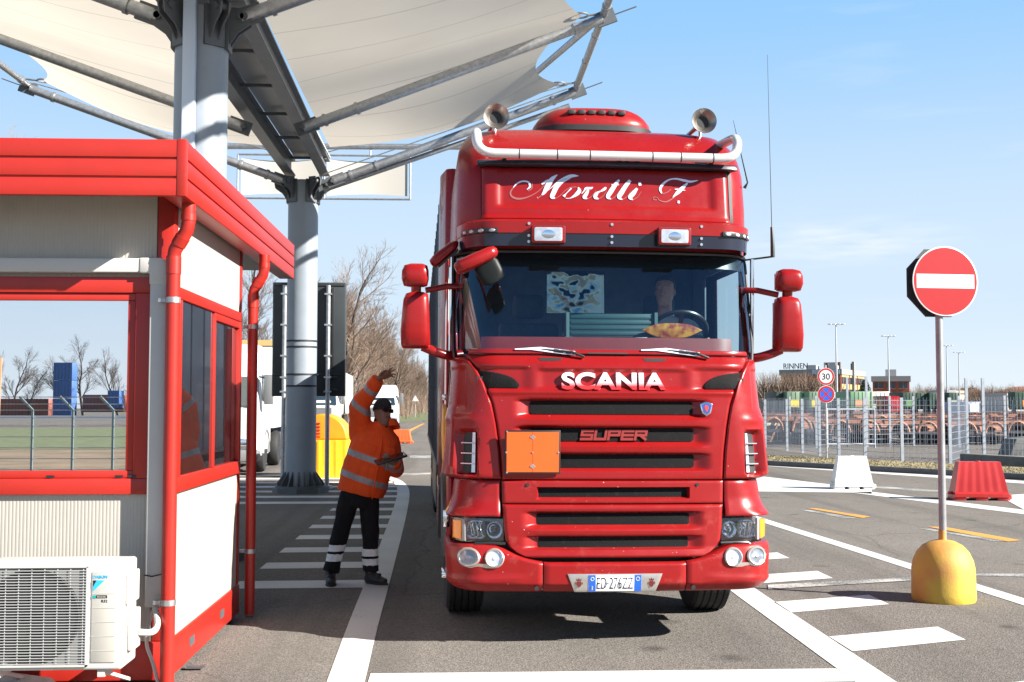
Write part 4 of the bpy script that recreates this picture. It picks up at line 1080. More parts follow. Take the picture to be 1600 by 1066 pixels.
bumper('bumper_corner', .526, Uy(.78, .6), 60); bumper('bumper_corner', -Uy(.78, .6), -.526, 60)
s = MB()
s.bm.free()
for sg in (-1, 1): s = MB(); s.cyl(Wp(sg * .57, .03, .432), Wp(sg * .57, .051, .432), .016, 12); s.build('tow_cap', M_black, TR)
# dark backing behind the whole front
s = MB(); s.box(-1.0, 1.0, .16, .25, .5, 1.95); s.box(-1.1, 1.1, .32, .4, .5, 1.9); s.build('radiator_backing', M_black, TR)
# fog lamps
for sg in (-1, 1):
    cen = [(1.04, .648), (.872, .645)]
    s = MB()
    for cx, cz in cen:
        u = sg * Us(cx, cz); k = 28
        rs = [[Wp(u + r * math.cos(2 * PI * i / k), o, cz + r * math.sin(2 * PI * i / k)) for i in range(k)] for r, o in ((.070, .035), (.069, .058), (.061, .064), (.054, .060), (.052, .044))]
        s.rings(rs, cap=False)
    br = [(sg * Us(x, .6), z) for x, z in ((.80, .59), (1.10, .59), (1.09, .575), (1.06, .567), (.86, .567), (.82, .575))]
    s.prism([(sg * Us(x, .6), z) for x, z in ((.87, .574), (1.045, .574), (.99, .605), (.92, .605))], fW, .035, .053)
    fo = s.build('fog_lamp', P('fog_bezel', (.50, .46, .42), .3, .6) if sg < 0 else MATS['fog_bezel'], TR)
    for q, (cx, cz) in enumerate(cen):
        u = sg * Us(cx, cz); k = 24
        s = MB(); s.rings([[Wp(u + r * math.cos(2 * PI * i / k), o, cz + r * math.sin(2 * PI * i / k)) for i in range(k)] for r, o in ((.053, .055), (.047, .050), (.03, .0475), (.012, .047), (.011, .0525), (.001, .053))], cap=False)
        s.build('reflector', (MATS.get('fog_reflector_pale') or P('fog_reflector_pale', (.72, .73, .76), .35, .25)) if q else (MATS.get('fog_reflector_dark') or P('fog_reflector_dark', (.24, .24, .25), .3, .3)), fo, smooth=30)
        s = MB(); s.rings([[Wp(u + r * math.cos(2 * PI * i / k), o, cz + r * math.sin(2 * PI * i / k)) for i in range(k)] for r, o in ((.0525, .058), (.04, .061), (.001, .063))]); s.build('lens', M_lens, fo, smooth=60)
# number plate
PL = panel('plate_holder', [(-.35, .535), (-.30, .405), (.29, .405), (.34, .535)], .045, .053, P('plate_holder_metal', (.46, .44, .41), .35, .7, nz=.1), TR, bevel=.002, step=.04)
np_ = panel('number_plate', rrect(-.197, .183, .412, .528, .006), .0535, .0565, P('plate_white', (.78, .79, .80), .4), PL, bevel=.001)
for x0, x1 in ((-.197, -.147), (.133, .183)): panel('blue_band', [(x0, .412), (x1, .412), (x1, .528), (x0, .528)], .0567, .0574, MATS.get('plate_blue') or P('plate_blue', (.01, .11, .62), .4), PL, bevel=0)
text_bm('ED\u00b7276ZZ', .262, .082, .002, -.012, lambda u, v, o: Wp(u - .007, .0567 + o, .47 + v)).build('lettering', P('plate_ink', (.02, .02, .03), .5), PL)
text_bm('I', .008, .03, .001, 0, lambda u, v, o: Wp(u - .172, .0576 + o, .435 + v)).build('lettering', M_white_pl, PL)
s = MB(); s.tube([Wp(.158 + .013 * math.cos(t * PI / 6), .058, .50 + .013 * math.sin(t * PI / 6)) for t in range(12)], .002, 4, closed=True); s.tube([Wp(-.172 + .012 * math.cos(t * PI / 6), .058, .50 + .012 * math.sin(t * PI / 6)) for t in range(12)], .002, 4, closed=True)
s.build('star_ring', P('band_yellow', (.7, .6, .15), .5), PL)
for cx in (-.268, .258):
    def cf(u, v, w, cx=cx): p = Wp(cx, 0, .472); return Vector((p.x + u, p.y - .0532 - w, .472 + v))
    s = MB(); s.prism([(0, -.034), (.014, -.022), (.018, .002), (.012, .012), (-.012, .012), (-.018, .002), (-.014, -.022)], cf, 0, .001)
    s.prism([(-.016, .0145), (.016, .0145), (.019, .032), (.008, .022), (0, .036), (-.008, .022), (-.019, .032)], cf, 0, .001)
    for sx in (-1, 1): s.prism([(sx * .020, -.018), (sx * .028, -.004), (sx * .024, .010), (sx * .0215, .0)][::sx], cf, 0, .001)
    s.build('crest', P('crest_maroon', (.12, .01, .012), .5) if cx < 0 else MATS['crest_maroon'], PL)
# ---- sun visor
def vis_o(z): return .235 + .02 * smoothstep(2.93, 3.10, z) * -1
def ve(z): return Us(1.115, z)
M_vw = lambda s_, z: .23 - .215 * smoothstep(.86, 1.22, abs(s_))
relief('sun_visor', [3.022 + .1 * k / 8 for k in range(9)] + [3.13], lambda z: -ve(z), ve, 60, lambda s_, z: M_vw(s_, z) - .05 * smoothstep(3.11, 3.131, z), M_red, TR, depth=.04)
relief('visor_screen', [2.925 + .096 * k / 5 for k in range(6)], lambda z: -ve(z), ve, 60, lambda s_, z: M_vw(s_, z) - .006, M_acr, TR, depth=.012)
relief('visor_shelf', [3.128, 3.135], lambda z: -ve(z), ve, 40, lambda s_, z: M_vw(s_, z) - .06, M_red, TR, depth=.25)
def vf(u, v, o): return Wp(u, M_vw(u, v) + o, v)
s = MB()
for u in (-.62, .0, .685):
    for z in (3.09, 3.0, 2.955): s.cyl(vf(u, z, 0), vf(u, z, .006), .011, 10)
s.build('screw', M_alu, TR)
for cx in (-.482, .465):
    sp = panel('spotlight', rrect(cx - .128, cx + .128, 2.935, 3.07, .014), .01, .06, M_black, TR, bevel=.006, fn=vf)
    panel('bezel', rrect(cx - .124, cx + .124, 2.939, 3.066, .012), .0605, .067, M_red, sp, bevel=.004, fn=vf)
    panel('reflector', rrect(cx - .103, cx + .103, 2.953, 3.052, .012), .0675, .0695, P('spot_reflector', (.60, .61, .61), .3, .2, nz=.25, ns=18) if cx < 0 else MATS['spot_reflector'], sp, bevel=0, fn=vf)
    s = MB(); s.rings([[vf(cx + r * 1.6 * math.cos(2 * PI * i / 20), 3.002 + r * math.sin(2 * PI * i / 20), o) for i in range(20)] for r, o in ((.032, .0698), (.02, .073), (.004, .074))]); s.build('bulb_cover', M_refl, sp)
    panel('lens', rrect(cx - .105, cx + .105, 2.951, 3.054, .012), .075, .077, M_lens, sp, bevel=.001, fn=vf)
for sg in (-1, 1):
    ld = panel('led_strip', [(sg * x, z) for x, z in ((.85, 3.02), (.85, 3.056), (1.06, 3.056), (1.06, 3.02))][::sg], .002, .012, M_blackp, TR, bevel=.002, fn=vf, step=.03)
    P('led_grey', (.45, .46, .5), .2, .6) if sg < 0 else P('led_white', (.75, .76, .78), .2, .5)
    for k in range(4):
        s = MB(); u = sg * (.883 + k * .048); s.rings([[vf(u + r * math.cos(2 * PI * i / 12), 3.038 + r * math.sin(2 * PI * i / 12), o) for i in range(12)] for r, o in ((.013, .0125), (.010, .016), (.002, .017))])
        s.build('led', MATS['led_grey'] if sg < 0 else MATS['led_white'], ld)
# ---- high roof front panel
def rp_o(s_, z):
    a = abs(s_); rec = (1 - smoothstep(.80, .86, a)) * smoothstep(3.235, 3.275, z)
    q = max(0, (a - .74)) ; 
    return .035 - .022 * rec + rim(s_, z, -.955, .955, 3.14, 3.57, .02, .014) + .02 * (1 - smoothstep(3.14, 3.2, z))
zrp = [3.14, 3.145, 3.15] + [3.158 + .0125 * k for k in range(32)] + [3.555, 3.562, 3.57]
relief('roof_panel', zrp, lambda z: -.955, lambda z: .955, 90, rp_o, M_red, TR)
panel('roof_ledge', [(-.97, 3.567), (.99, 3.567), (.99, 3.612), (-.97, 3.612)], .0, .115, P('ledge_black', (.022, .026, .036), .35, nz=.2, ns=12), TR, bevel=.012)
for sg in (-1, 1):
    gw = .99 if sg > 0 else .968
    panel('roof_gap', [(sg * u, z) for u, z in ((.962, 3.15), (.962, 3.60), (gw - .005, 3.60), (gw, 3.15))][::-sg], .004, .02, M_black if sg > 0 else M_redd, TR, bevel=0)
# roof upper crown as its own bulging panel
# chrome script
M_script = P('polished_script', (.84, .85, .9), .18, .35, nz=.05, ns=30)
M_scriptd = P('dark_script_edge', (.30, .10, .10), .35)
KS = 1 / (4.706 * 203.)
def sc(px, py): return ((px - 800) * KS - .010, 3.405 - (py - 158) * KS * 1.0)
def stroke(s, pts, dep=.005, k=6):
    pp = catmull(pts, k); Lf, Rt = [], []
    for i, p in enumerate(pp):
        d = pp[min(i + 1, len(pp) - 1)][:2] - pp[max(i - 1, 0)][:2]; L = math.hypot(*d) or 1; n_ = np.array((-d[1], d[0])) / L * p[2] / 2
        Lf.append(sc(*(p[:2] + n_))); Rt.append(sc(*(p[:2] - n_)))
    f = lambda u, v, o: Wp(u, rp_o(u, v) + o, v)
    for i in range(len(pp) - 1): s.prism([Lf[i], Lf[i + 1], Rt[i + 1], Rt[i]], f, -.002, dep)
s = MB()
stroke(s, [(222, 175, 4), (245, 150, 16), (232, 118, 12), (190, 112, 10), (150, 130, 10), (122, 160, 6)])
stroke(s, [(330, 134, 10), (362, 112, 16), (398, 92, 8)]); stroke(s, [(445, 60, 5), (405, 95, 32), (372, 150, 36), (348, 195, 24), (330, 215, 8)])
stroke(s, [(372, 182, 3), (410, 150, 6), (455, 110, 14), (520, 78, 26), (560, 66, 22), (602, 66, 4)]); stroke(s, [(540, 82, 10), (480, 110, 26), (440, 150, 34), (415, 200, 34), (404, 228, 28), (425, 238, 10)])
stroke(s, [(490, 225, 22), (510, 200, 6), (548, 160, 10)]); stroke(s, [(598, 152, 6), (605, 178, 28), (585, 205, 26), (540, 235, 6), (505, 238, 4)])
stroke(s, [(622, 200, 5), (640, 180, 8), (655, 160, 16), (690, 158, 16), (706, 150, 6)]); stroke(s, [(672, 170, 16), (655, 205, 26), (640, 228, 24), (662, 238, 8)])
stroke(s, [(720, 220, 8), (760, 180, 6), (800, 152, 12), (790, 170, 8), (750, 185, 12), (728, 205, 26), (722, 228, 24), (745, 238, 8)])
stroke(s, [(845, 130, 10), (900, 128, 5)]); stroke(s, [(902, 90, 14), (868, 135, 30), (835, 185, 34), (815, 222, 26), (838, 238, 6)])
stroke(s, [(985, 92, 22), (950, 135, 30), (915, 190, 34), (898, 222, 28), (922, 240, 6)])
stroke(s, [(1035, 152, 16), (1005, 190, 32), (980, 222, 28), (1000, 240, 6)]); stroke(s, [(1046, 118, 26), (1066, 116, 26)])
stroke(s, [(1218, 185, 10), (1208, 150, 18), (1235, 108, 16), (1280, 78, 10), (1330, 70, 12), (1390, 80, 18), (1440, 88, 16), (1498, 76, 4)])
stroke(s, [(1418, 100, 10), (1385, 130, 24), (1350, 165, 28), (1318, 195, 16), (1300, 214, 4)]); stroke(s, [(1318, 150, 6), (1350, 152, 12), (1398, 156, 4)])
stroke(s, [(1336, 246, 20), (1352, 248, 20)])
SCR = s.build('script_lettering', M_script, TR)
s = MB()
stroke(s, [(262, 120, 4), (258, 165, 7), (228, 185, 6)], .003); stroke(s, [(124, 158, 8), (102, 195, 12), (112, 228, 14), (160, 245, 14), (230, 230, 8), (300, 190, 5), (360, 130, 4)], .003)
stroke(s, [(296, 246, 3), (330, 215, 8), (350, 205, 4)], .003); stroke(s, [(425, 240, 4), (460, 220, 4), (500, 180, 4), (540, 156, 5), (585, 150, 6)], .003)
for x in (665, 745, 838, 924, 1002): stroke(s, [(x, 240, 4), (x + 35, 215, 4), (x + 62, 175, 3)], .003)
stroke(s, [(1180, 235, 6), (1158, 235, 5), (1158, 215, 4), (1185, 218, 4), (1200, 238, 6), (1250, 248, 8), (1310, 215, 6)], .003); stroke(s, [(1225, 188, 5), (1260, 175, 5), (1290, 150, 4)], .003)
s.build('script_dark_strokes', M_scriptd, SCR)  # thin dark red strokes of the lettering
# ---- light bar, hatch, horns, aerials
s = MB()
arcp = []
def lb(sg): return [(sg * .87, .27, 3.638), (sg * .94, .275, 3.65), (sg * .985, .29, 3.685), (sg * 1.005, .31, 3.735), (sg * 1.008, .33, 3.79), (sg * 1.0, .42, 3.825), (sg * .97, .75, 3.84)]
pts = [tuple(p) for p in catmull([(x, y, z) for x, y, z in lb(-1)[::-1]], 5)] + [tuple(p) for p in catmull(lb(1), 5)]
s.tube(pts, .036, 18)
LB = s.build('light_bar', P('painted_silver_bar', (.62, .62, .63), .3, .25, coat=.3), TR, smooth=60)
s = MB()
for x in (-.69, -.40, -.15, .33, .55, .80): s.tube([(x, .27, 3.638), (x + .008, .27, 3.638)], .0375, 18)
s.build('clamp_band', M_black, LB)
for x in (-.78, .10, .16, .24, .82): s = MB(); s.tube([(x, .28, 3.635), (x - .02, .38, 3.60)], .016, 8); s.build('bar_bracket', M_blackp, LB)
rs = []
for k, z in ((1.0, 4.02), (1.02, 4.05), (1.0, 4.095), (.93, 4.145), (.84, 4.185), (.74, 4.212), (.6, 4.225), (.3, 4.232), (.02, 4.234)):
    rs.append([(.015 + .495 * k * math.copysign(abs(math.cos(t)) ** .6, math.cos(t)), 1.38 + .42 * k * math.copysign(abs(math.sin(t)) ** .7, math.sin(t)), z) for t in [2 * PI * i / 48 for i in range(48)]])
s = MB(); s.rings(rs); HT = s.build('roof_hatch', M_redd, TR, smooth=60)
s = MB(); s.rings([[(x, y, z - .016) for x, y, z in [(.015 + .515 * math.copysign(abs(math.cos(t)) ** .6, math.cos(t)), 1.38 + .44 * math.copysign(abs(math.sin(t)) ** .7, math.sin(t)), zz_) for t in [2 * PI * i / 40 for i in range(40)]]] for zz_ in (4.015, 4.06)]); s.build('hatch_seal', M_black, HT)
s = MB()
for k in range(6):
    x = .015 + (k - 2.5) * .083
    s.box(x - .032, x + .032, .97, 1.06, 4.135, 4.172)
s.build('hatch_vent', M_black, HT, bevel=.008)
def horn(x, y, z, ax, ln):
    d = Vector(ax).normalized(); q = d.to_track_quat('Z', 'Y').to_matrix().to_4x4(); q.translation = Vector((x, y, z))
    s = MB(); s.lathe([(.016, -ln), (.018, -.30), (.024, -.18), (.036, -.09), (.055, -.035), (.092, 0), (.104, .008), (.102, .012), (.086, .002), (.05, -.036), (.032, -.09), (.02, -.18), (.004, -.25)], 28, q)
    h = s.build('air_horn', P('horn_dull_metal', (.34, .31, .28), .35, .9, nz=.2, ns=25) if x < 0 else MATS['horn_dull_metal'], TR, smooth=40)
    s = MB(); s.lathe([(.001, -.05), (.047, -.047), (.05, -.04)], 20, q); s.build('throat', M_black, h)
    s = MB(); s.tube([Vector((x, y, z)) - d * .12 - Vector((0, 0, .03)), Vector((x, y + .12, z - .16))], .012, 8); s.build('horn_stalk', M_steel, h)
horn(-.83, .72, 4.035, (.05, -1, 0), .55); horn(.85, .72, 4.04, (.05, -1, 0.02), .6)
s = MB(); s.tube([(1.355, .55, 2.92), (1.355, .55, 3.0), (1.352, .56, 3.16)], [.018, .018, .012], 8); s.tube([(1.14, .62, 2.90), (1.36, .55, 2.925)], .008, 6); s.tube([(1.352, .56, 3.14), (1.33, .57, 4.55)], [.0032, .0016], 6); s.build('aerial', M_blackp, TR)
s = MB(); s.tube([(1.15, .62, 3.48), (1.17, .6, 3.52), (1.09, .72, 4.05)], [.014, .006, .0015], 6); s.build('aerial', M_blackp, TR)
# ---- wipers with lettered spoilers
for x in (-.36, .58):
    s = MB(); s.tube([Wp(x + .15, .045, 2.10), Wp(x + .06, .055, 2.135), Wp(x - .3, .03, 2.165)], [.012, .010, .006], 6); s.tube([Wp(x + .0, .02, 2.135), Wp(x - .8, .014, 2.115)], .007, 6)
    wp = s.build('wiper', M_blackp, TR)
    s = MB(); s.prism([(x - .36, 2.150), (x - .24, 2.150), (x + .09, 2.108), (x + .085, 2.142), (x - .17, 2.172), (x - .36, 2.158)], fW, .040, .046); s.build('wiper_spoiler', P('spoiler_pale', (.62, .66, .78), .4) if x < 0 else MATS['spoiler_pale'], wp)
    s = MB(); block_text(s, 'SUPER', .145, .024, .0055, .0015, lambda u, v, o: Wp(u + x + .005, .0462 + o, 2.137 + v - .122 * u), .1); s.build('lettering', P('spoiler_ink', (.02, .02, .03), .5) if x < 0 else MATS['spoiler_ink'], wp)
# ---- mirrors
def pod(prof, name, mat, par):                                 # stack of rounded rectangles: (cx, cy, z, hx, hy)
    s = MB(); rs = []
    for cx, cy, z, hx_, hy_ in prof:
        rs.append([(cx + hx_ * math.copysign(abs(math.cos(t)) ** .55, math.cos(t)), cy + hy_ * math.copysign(abs(math.sin(t)) ** .55, math.sin(t)), z) for t in [2 * PI * (i + .5) / 28 for i in range(28)]])
    s.rings(rs); return s.build(name, mat, par, smooth=60)
M_mface = P('mirror_face', (.6, .62, .65), .02, 1.)
for sg in (-1, 1):
    x0 = sg * 1.452
    mm_ = pod([(x0 + sg * .0, .50, 2.168, .085, .03), (x0, .50, 2.172, .100, .06), (x0, .50, 2.20, .112, .085), (x0 + sg * .004, .50, 2.30, .113, .10), (x0 + sg * .002, .50, 2.45, .104, .10), (x0, .50, 2.54, .097, .095), (x0 - sg * .006, .50, 2.585, .085, .08), (x0 - sg * .008, .50, 2.60, .05, .04)], 'mirror', M_red, TR)
    s = MB(); s.box(x0 - .085, x0 + .085, .601, .606, 2.20, 2.56); s.build('mirror_glass', M_mface, mm_, bevel=.002)
    m2 = pod([(x0, .48, 2.64, .06, .04), (x0 + sg * .005, .48, 2.648, .09, .065), (x0 + sg * .008, .48, 2.70, .104, .085), (x0 + sg * .008, .48, 2.76, .102, .085), (x0 + sg * .004, .48, 2.80, .088, .07), (x0, .48, 2.815, .05, .035)], 'wide_mirror', M_red, TR)
    s = MB(); s.box(x0 - .08, x0 + .08, .566, .571, 2.66, 2.79); s.build('mirror_glass', M_mface, m2, bevel=.002)
    s = MB(); s.tube([(sg * 1.10, .60, 2.66), (sg * 1.22, .52, 2.65), (sg * 1.38, .5, 2.615)], .024, 10); s.build('mirror_arm', M_red, mm_, smooth=60); s = MB(); s.tube([(x0, .5, 2.58), (x0, .49, 2.66)], .04, 10); s.build('mirror_neck', M_red, mm_, smooth=60); s = MB()
    False and s.tube([(x0, .5, 2.58), (x0, .49, 2.66)], .04, 10)
    s.tube([tuple(p) for p in catmull([(sg * 1.10, .60, 2.13), (sg * 1.2, .54, 2.12), (sg * 1.30, .50, 2.145), (sg * 1.40, .5, 2.185)], 5)], .036, 12)
    s.build('mirror_arm', M_red, mm_, smooth=60)
    s = MB(); s.box(*sorted((sg * 1.13, sg * 1.18)), .52, .66, 2.10, 2.30); s.build('mirror_foot', M_red, TR, bevel=.02, seg=3)
# kerb mirror high on the corner and front mirror over the windscreen
Mk = Matrix.Translation((-1.24, .50, 2.90)) @ Matrix.Rotation(R(-42), 4, 'Y')
s = MB(); rs = []
for t, r1 in ((-.13, .3), (-.12, .8), (-.08, 1), (.08, .9), (.12, .6), (.14, .2)): rs.append([Mk @ Vector((t, .06 * r1 * math.cos(a), .045 * r1 * math.sin(a))) for a in [2 * PI * i / 16 for i in range(16)]])
s.rings(rs); km = s.build('kerb_mirror', M_red, TR, smooth=60)
s = MB(); s.box(-.10, .10, -.05, .05, -.052, -.042, Mk); s.build('mirror_face', M_blackp, km, bevel=.003)
Mf = Matrix.Translation((-1.02, -.02, 2.79)) @ Matrix.Rotation(R(-26), 4, 'Y')
s = MB(); rs = []
for t, r1, r2 in ((-.165, .3, .5), (-.155, .8, .8), (-.12, 1, 1), (0, 1, 1), (.12, .92, .9), (.155, .7, .7), (.17, .3, .3)): rs.append([Mf @ Vector((t, .09 * r1 * math.copysign(abs(math.cos(a)) ** .7, math.cos(a)), .052 * r2 * math.copysign(abs(math.sin(a)) ** .7, math.sin(a)))) for a in [2 * PI * i / 24 for i in range(24)]])
s.rings(rs); fm = s.build('front_mirror', M_red, TR, smooth=60)
s = MB(); rs = []
for z, k in ((-.03, .8), (-.06, 1.0), (-.14, 1.0), (-.19, .85), (-.205, .5)): rs.append([Mf @ Vector((.055 + .095 * k * math.copysign(abs(math.cos(a)) ** .6, math.cos(a)), .03 + .03 * math.sin(a), z)) for a in [2 * PI * i / 24 for i in range(24)]])
s.rings(rs); s.build('mirror_face', P('mirror_back_dark', (.006, .008, .008), .45, spec=.2), fm, smooth=60)
s = MB(); s.tube([Mf @ Vector((-.14, .05, .0)), (-1.12, .34, 2.80)], .022, 8); s.build('mirror_arm', M_redd, fm)
# ---- side fairings, wheels, chassis and trailer
for sg in (-1, 1):
    s = MB(); s.prism([(sg * 1.10, 2.0), (sg * 1.20, 2.05), (sg * 1.245, 2.35), (sg * 1.235, 2.62), (sg * 1.20, 2.62), (sg * 1.15, 2.1)], lambda u, v, w: Vector((u, v, w)), 1.0, 3.88)
    s.build('side_fairing', M_red, TR, bevel=.02)
    s = MB(); s.box(*sorted((sg * 1.14, sg * 1.2)), .62, 1.0, .45, 1.19); s.box(*sorted((sg * 1.14, sg * 1.21)), 2.1, 5.0, .42, .95); s.build('side_skirt', M_red, TR, bevel=.03)
    s = MB(); s.box(*sorted((sg * 1.17, sg * 1.235)), .70, .95, .40, .45); s.box(*sorted((sg * 1.175, sg * 1.23)), .62, .66, .80, .93); s.build('step_trim', M_chrome, TR, bevel=.01)
    s = MB(); s.tube([(sg * 1.19, 1.5 + .66 * math.cos(a), .55 + .60 * math.sin(a)) for a in [PI * k / 14 for k in range(15)]], .05, 8); s.build('wheel_arch', M_blackp, TR)
def wheel(x, y, dual=False):
    w = .32
    s = MB(); q = Matrix.Translation((x, y, .51)) @ Matrix.Rotation(PI / 2, 4, 'Y')
    prof = [(.30, -w / 2 + .02), (.40, -w / 2), (.47, -w / 2 + .01), (.505, -w / 2 + .04)]
    for k in range(5):
        z = -w / 2 + .05 + k * (w - .1) / 4; prof += [(.51, z - .018), (.51, z + .018), (.498, z + .022), (.498, z + .03)]
    prof = prof[:-2] + [(.505, w / 2 - .04), (.47, w / 2 - .01), (.40, w / 2), (.30, w / 2 - .02)]
    s.lathe(prof, 48, q); wh = s.build('wheel', M_tyre, TR, smooth=30)
    s = MB(); sg = 1 if x > 0 else -1
    s.lathe([(.30, sg * .10), (.29, sg * .14), (.25, sg * .08), (.16, sg * .06), (.14, sg * .15), (.02, sg * .16)], 24, q); s.build('rim', M_alu, wh, smooth=30)
    return wh
for sg in (-1, 1):
    for y in (1.56, 5.3): wheel(sg * (1.03 if y < 2 else .98), y)
    for y in (10.6, 11.9, 13.2): wheel(sg * 1.03, y)
s = MB(); s.box(-.42, -.34, .5, 6.2, .75, 1.0); s.box(.34, .42, .5, 6.2, .75, 1.0); s.box(-.9, .9, 1.45, 1.65, .42, .6); s.box(-.5, .5, .45, 1.9, .62, .92); s.box(-.9, .9, 5.2, 5.4, .45, .6); s.box(-.6, .6, 6.3, 14.8, .8, 1.1)
s.build('chassis', M_black, TR)
M_tb = P('trailer_blue_grey', (.16, .21, .29), .35, coat=.3, nz=.06, ns=1)
s = MB(); s.box(-1.235, 1.235, 2.95, 15.4, 1.12, 3.86); TB = s.build('trailer_box', M_tb, TR, bevel=.03)
s = MB()
for y in np.arange(3.6, 15.2, .62): s.box(-1.242, -1.2352, y, y + .05, 1.16, 3.82); s.box(1.2352, 1.242, y, y + .05, 1.16, 3.82)
s.box(-1.25, -1.2353, 2.95, 15.4, 1.1, 1.16); s.box(1.2353, 1.25, 2.95, 15.4, 1.1, 1.16)
s.build('rib', P('trailer_dark_rib', (.05, .06, .08), .5), TB)
s = MB(); s.box(-1.2, -1.17, 6.4, 9.8, .45, 1.0); s.box(1.17, 1.2, 6.4, 9.8, .45, 1.0); s.build('side_guard', M_dkgrey, TR)
# side graphics and marker
s = MB(); s.prism([(1.0, 1.25), (1.15, 1.7), (1.7, 1.75), (2.1, 1.5), (1.6, 1.3)], lambda u, v, w: Vector((-w, u, v)), 1.19, 1.222); s.build('flame_decal', P('flame_yellow', (.75, .42, .04), .4), TR)
# ---- things on the dash and in the cab
def at_t(x, y, z): return TR.matrix_basis @ Vector((x, y, z))
t = thing('folding_tray', 'teal folding tray standing on the dashboard behind the windscreen', 'tray', at_t(.03, .47, 2.256), R(1.9))
M_teal = P('teal_plastic', (.022, .065, .072), .5, nz=.1)
s = MB(); s.box(-.30, .36, .02, .06, .015, .195)
for k in range(4): s.box(-.29, .35, .0145, .0195, .03 + k * .042, .055 + k * .042)
s.build('panel', M_teal, t, bevel=.004)
s = MB()
for x in (-.315, .375): s.box(x - .012, x + .012, 0, .07, .012, .205); s.box(x - .03, x + .03, -.04, .09, 0, .012)
s.build('leg', P('pale_teal_leg', (.08, .15, .155), .5), t)
o = None
s = MB(); s.prism([tuple(p) for p in catmull([(-.24, 0), (-.14, .042), (0, .055), (.14, .042), (.24, 0)], 5)] + [tuple(p) for p in catmull([(.24, 0), (.12, -.052), (0, -.062), (-.12, -.052), (-.24, 0)], 5)][1:-1], lambda u, v, w: Vector((u, w, v + .062)), 0, .02)
fl = P('flame_pattern', (.60, .22, .02), .45); n, l = fl.node_tree.nodes, fl.node_tree.links
tx_ = n.new('ShaderNodeTexNoise'); tx_.inputs['Scale'].default_value = 16; tx_.inputs['Detail'].default_value = 4; tq = n.new('ShaderNodeTexCoord'); l.new(tq.outputs['Object'], tx_.inputs['Vector'])
cr2 = n.new('ShaderNodeValToRGB'); cr2.color_ramp.elements[0].position = .38; cr2.color_ramp.elements[0].color = (.22, .022, .008, 1); cr2.color_ramp.elements[1].position = .62; cr2.color_ramp.elements[1].color = (.50, .25, .025, 1); l.new(tx_.outputs['Fac'], cr2.inputs['Fac']); l.new(cr2.outputs['Color'], n['Principled BSDF'].inputs['Base Color'])
o = s.build('dash_ornament', fl, bevel=.006); o.location = at_t(.52, .42, 2.262); o.rotation_euler = (0, 0, R(1.9))
tag(o, 'orange flame patterned oval plate propped on the dashboard before the steering wheel', 'ornament')
s = MB(); gv = []
for i in range(49):
    row = []
    for j in range(37):
        u, v = -.235 + .47 * i / 48, .34 * j / 36
        row.append(s.v((u, (.040 * noise.noise(Vector((u * 11, v * 11, 3))) + .014 * noise.noise(Vector((u * 30, v * 24, 1)))) * math.exp(-((u + .03) ** 2 + (v - .16) ** 2) / .022) + .006 * noise.noise(Vector((u * 5, v * 5, 9))), v)))
    gv.append(row)
for i in range(48):
    for j in range(36): s.f([gv[i][j], gv[i + 1][j], gv[i + 1][j + 1], gv[i][j + 1]])
bmesh.ops.solidify(s.bm, geom=s.bm.faces[:], thickness=.003)
o = s.build('metal_plate', P('crumpled_chrome', (.50, .56, .55), .10, 1.), smooth=180); o.location = at_t(-.20, .66, 2.46); o.rotation_euler = (0, 0, R(1.9))
tag(o, 'crinkled mirror metal plate standing inside the windscreen above the teal tray', 'plate')
s = MB()
for x in (-.1, .14): s.box(x - .006, x + .006, .0, .012, -.285, .0)
s.build('stand', M_blackp, o)

s = MB(); rs = []
for z, x, w in ((2.16, -1.0, .06), (2.4, -1.03, .045), (2.6, -1.06, .03), (2.72, -1.08, .015)): rs.append([(x - w, .62, z), (x + w, .56, z), (x + w, .60, z), (x - w, .66, z)])
s.rings(rs); s.build('curtain', P('beige_curtain', (.42, .34, .24), .9, nz=.1), TR, smooth=60)
# ------------------------------------------------------------------ people
def remeshed(s, voxel, smooth_it=3):
    me = bpy.data.meshes.new('tmp'); bmesh.ops.recalc_face_normals(s.bm, faces=s.bm.faces); s.bm.to_mesh(me); s.bm.free()
    o = bpy.data.objects.new('tmp', me); C.objects.link(o)
    m = o.modifiers.new('r', 'REMESH'); m.mode = 'VOXEL'; m.voxel_size = voxel
    m2 = o.modifiers.new('s', 'SMOOTH'); m2.iterations = smooth_it; m2.factor = .5
    dg = bpy.context.evaluated_depsgraph_get(); dg.update()
    r = bpy.data.meshes.new_from_object(o.evaluated_get(dg)); bpy.data.objects.remove(o); bpy.data.meshes.remove(me)
    return r
def put(me, name, mats, parent=None, sel=None, wr=0., wf=8.):
    if wr:
        me.update(); nr = [v.normal.copy() for v in me.vertices]
        for v, nn_ in zip(me.vertices, nr):
            p = v.co; k = noise.noise(Vector((p.x * wf, p.y * wf, p.z * wf * .55))) + .5 * noise.noise(Vector((p.x * wf * 2.3, p.y * wf * 2.3, p.z * wf * 1.6 + 7)))
            v.co = p + nn_ * wr * k
    me.name = name
    me.materials.clear()
    for m in mats: me.materials.append(m)
    if sel:
        for p in me.polygons: p.material_index = sel(p.center)
    me.shade_smooth()
    return link(bpy.data.objects.new(name, me), parent)
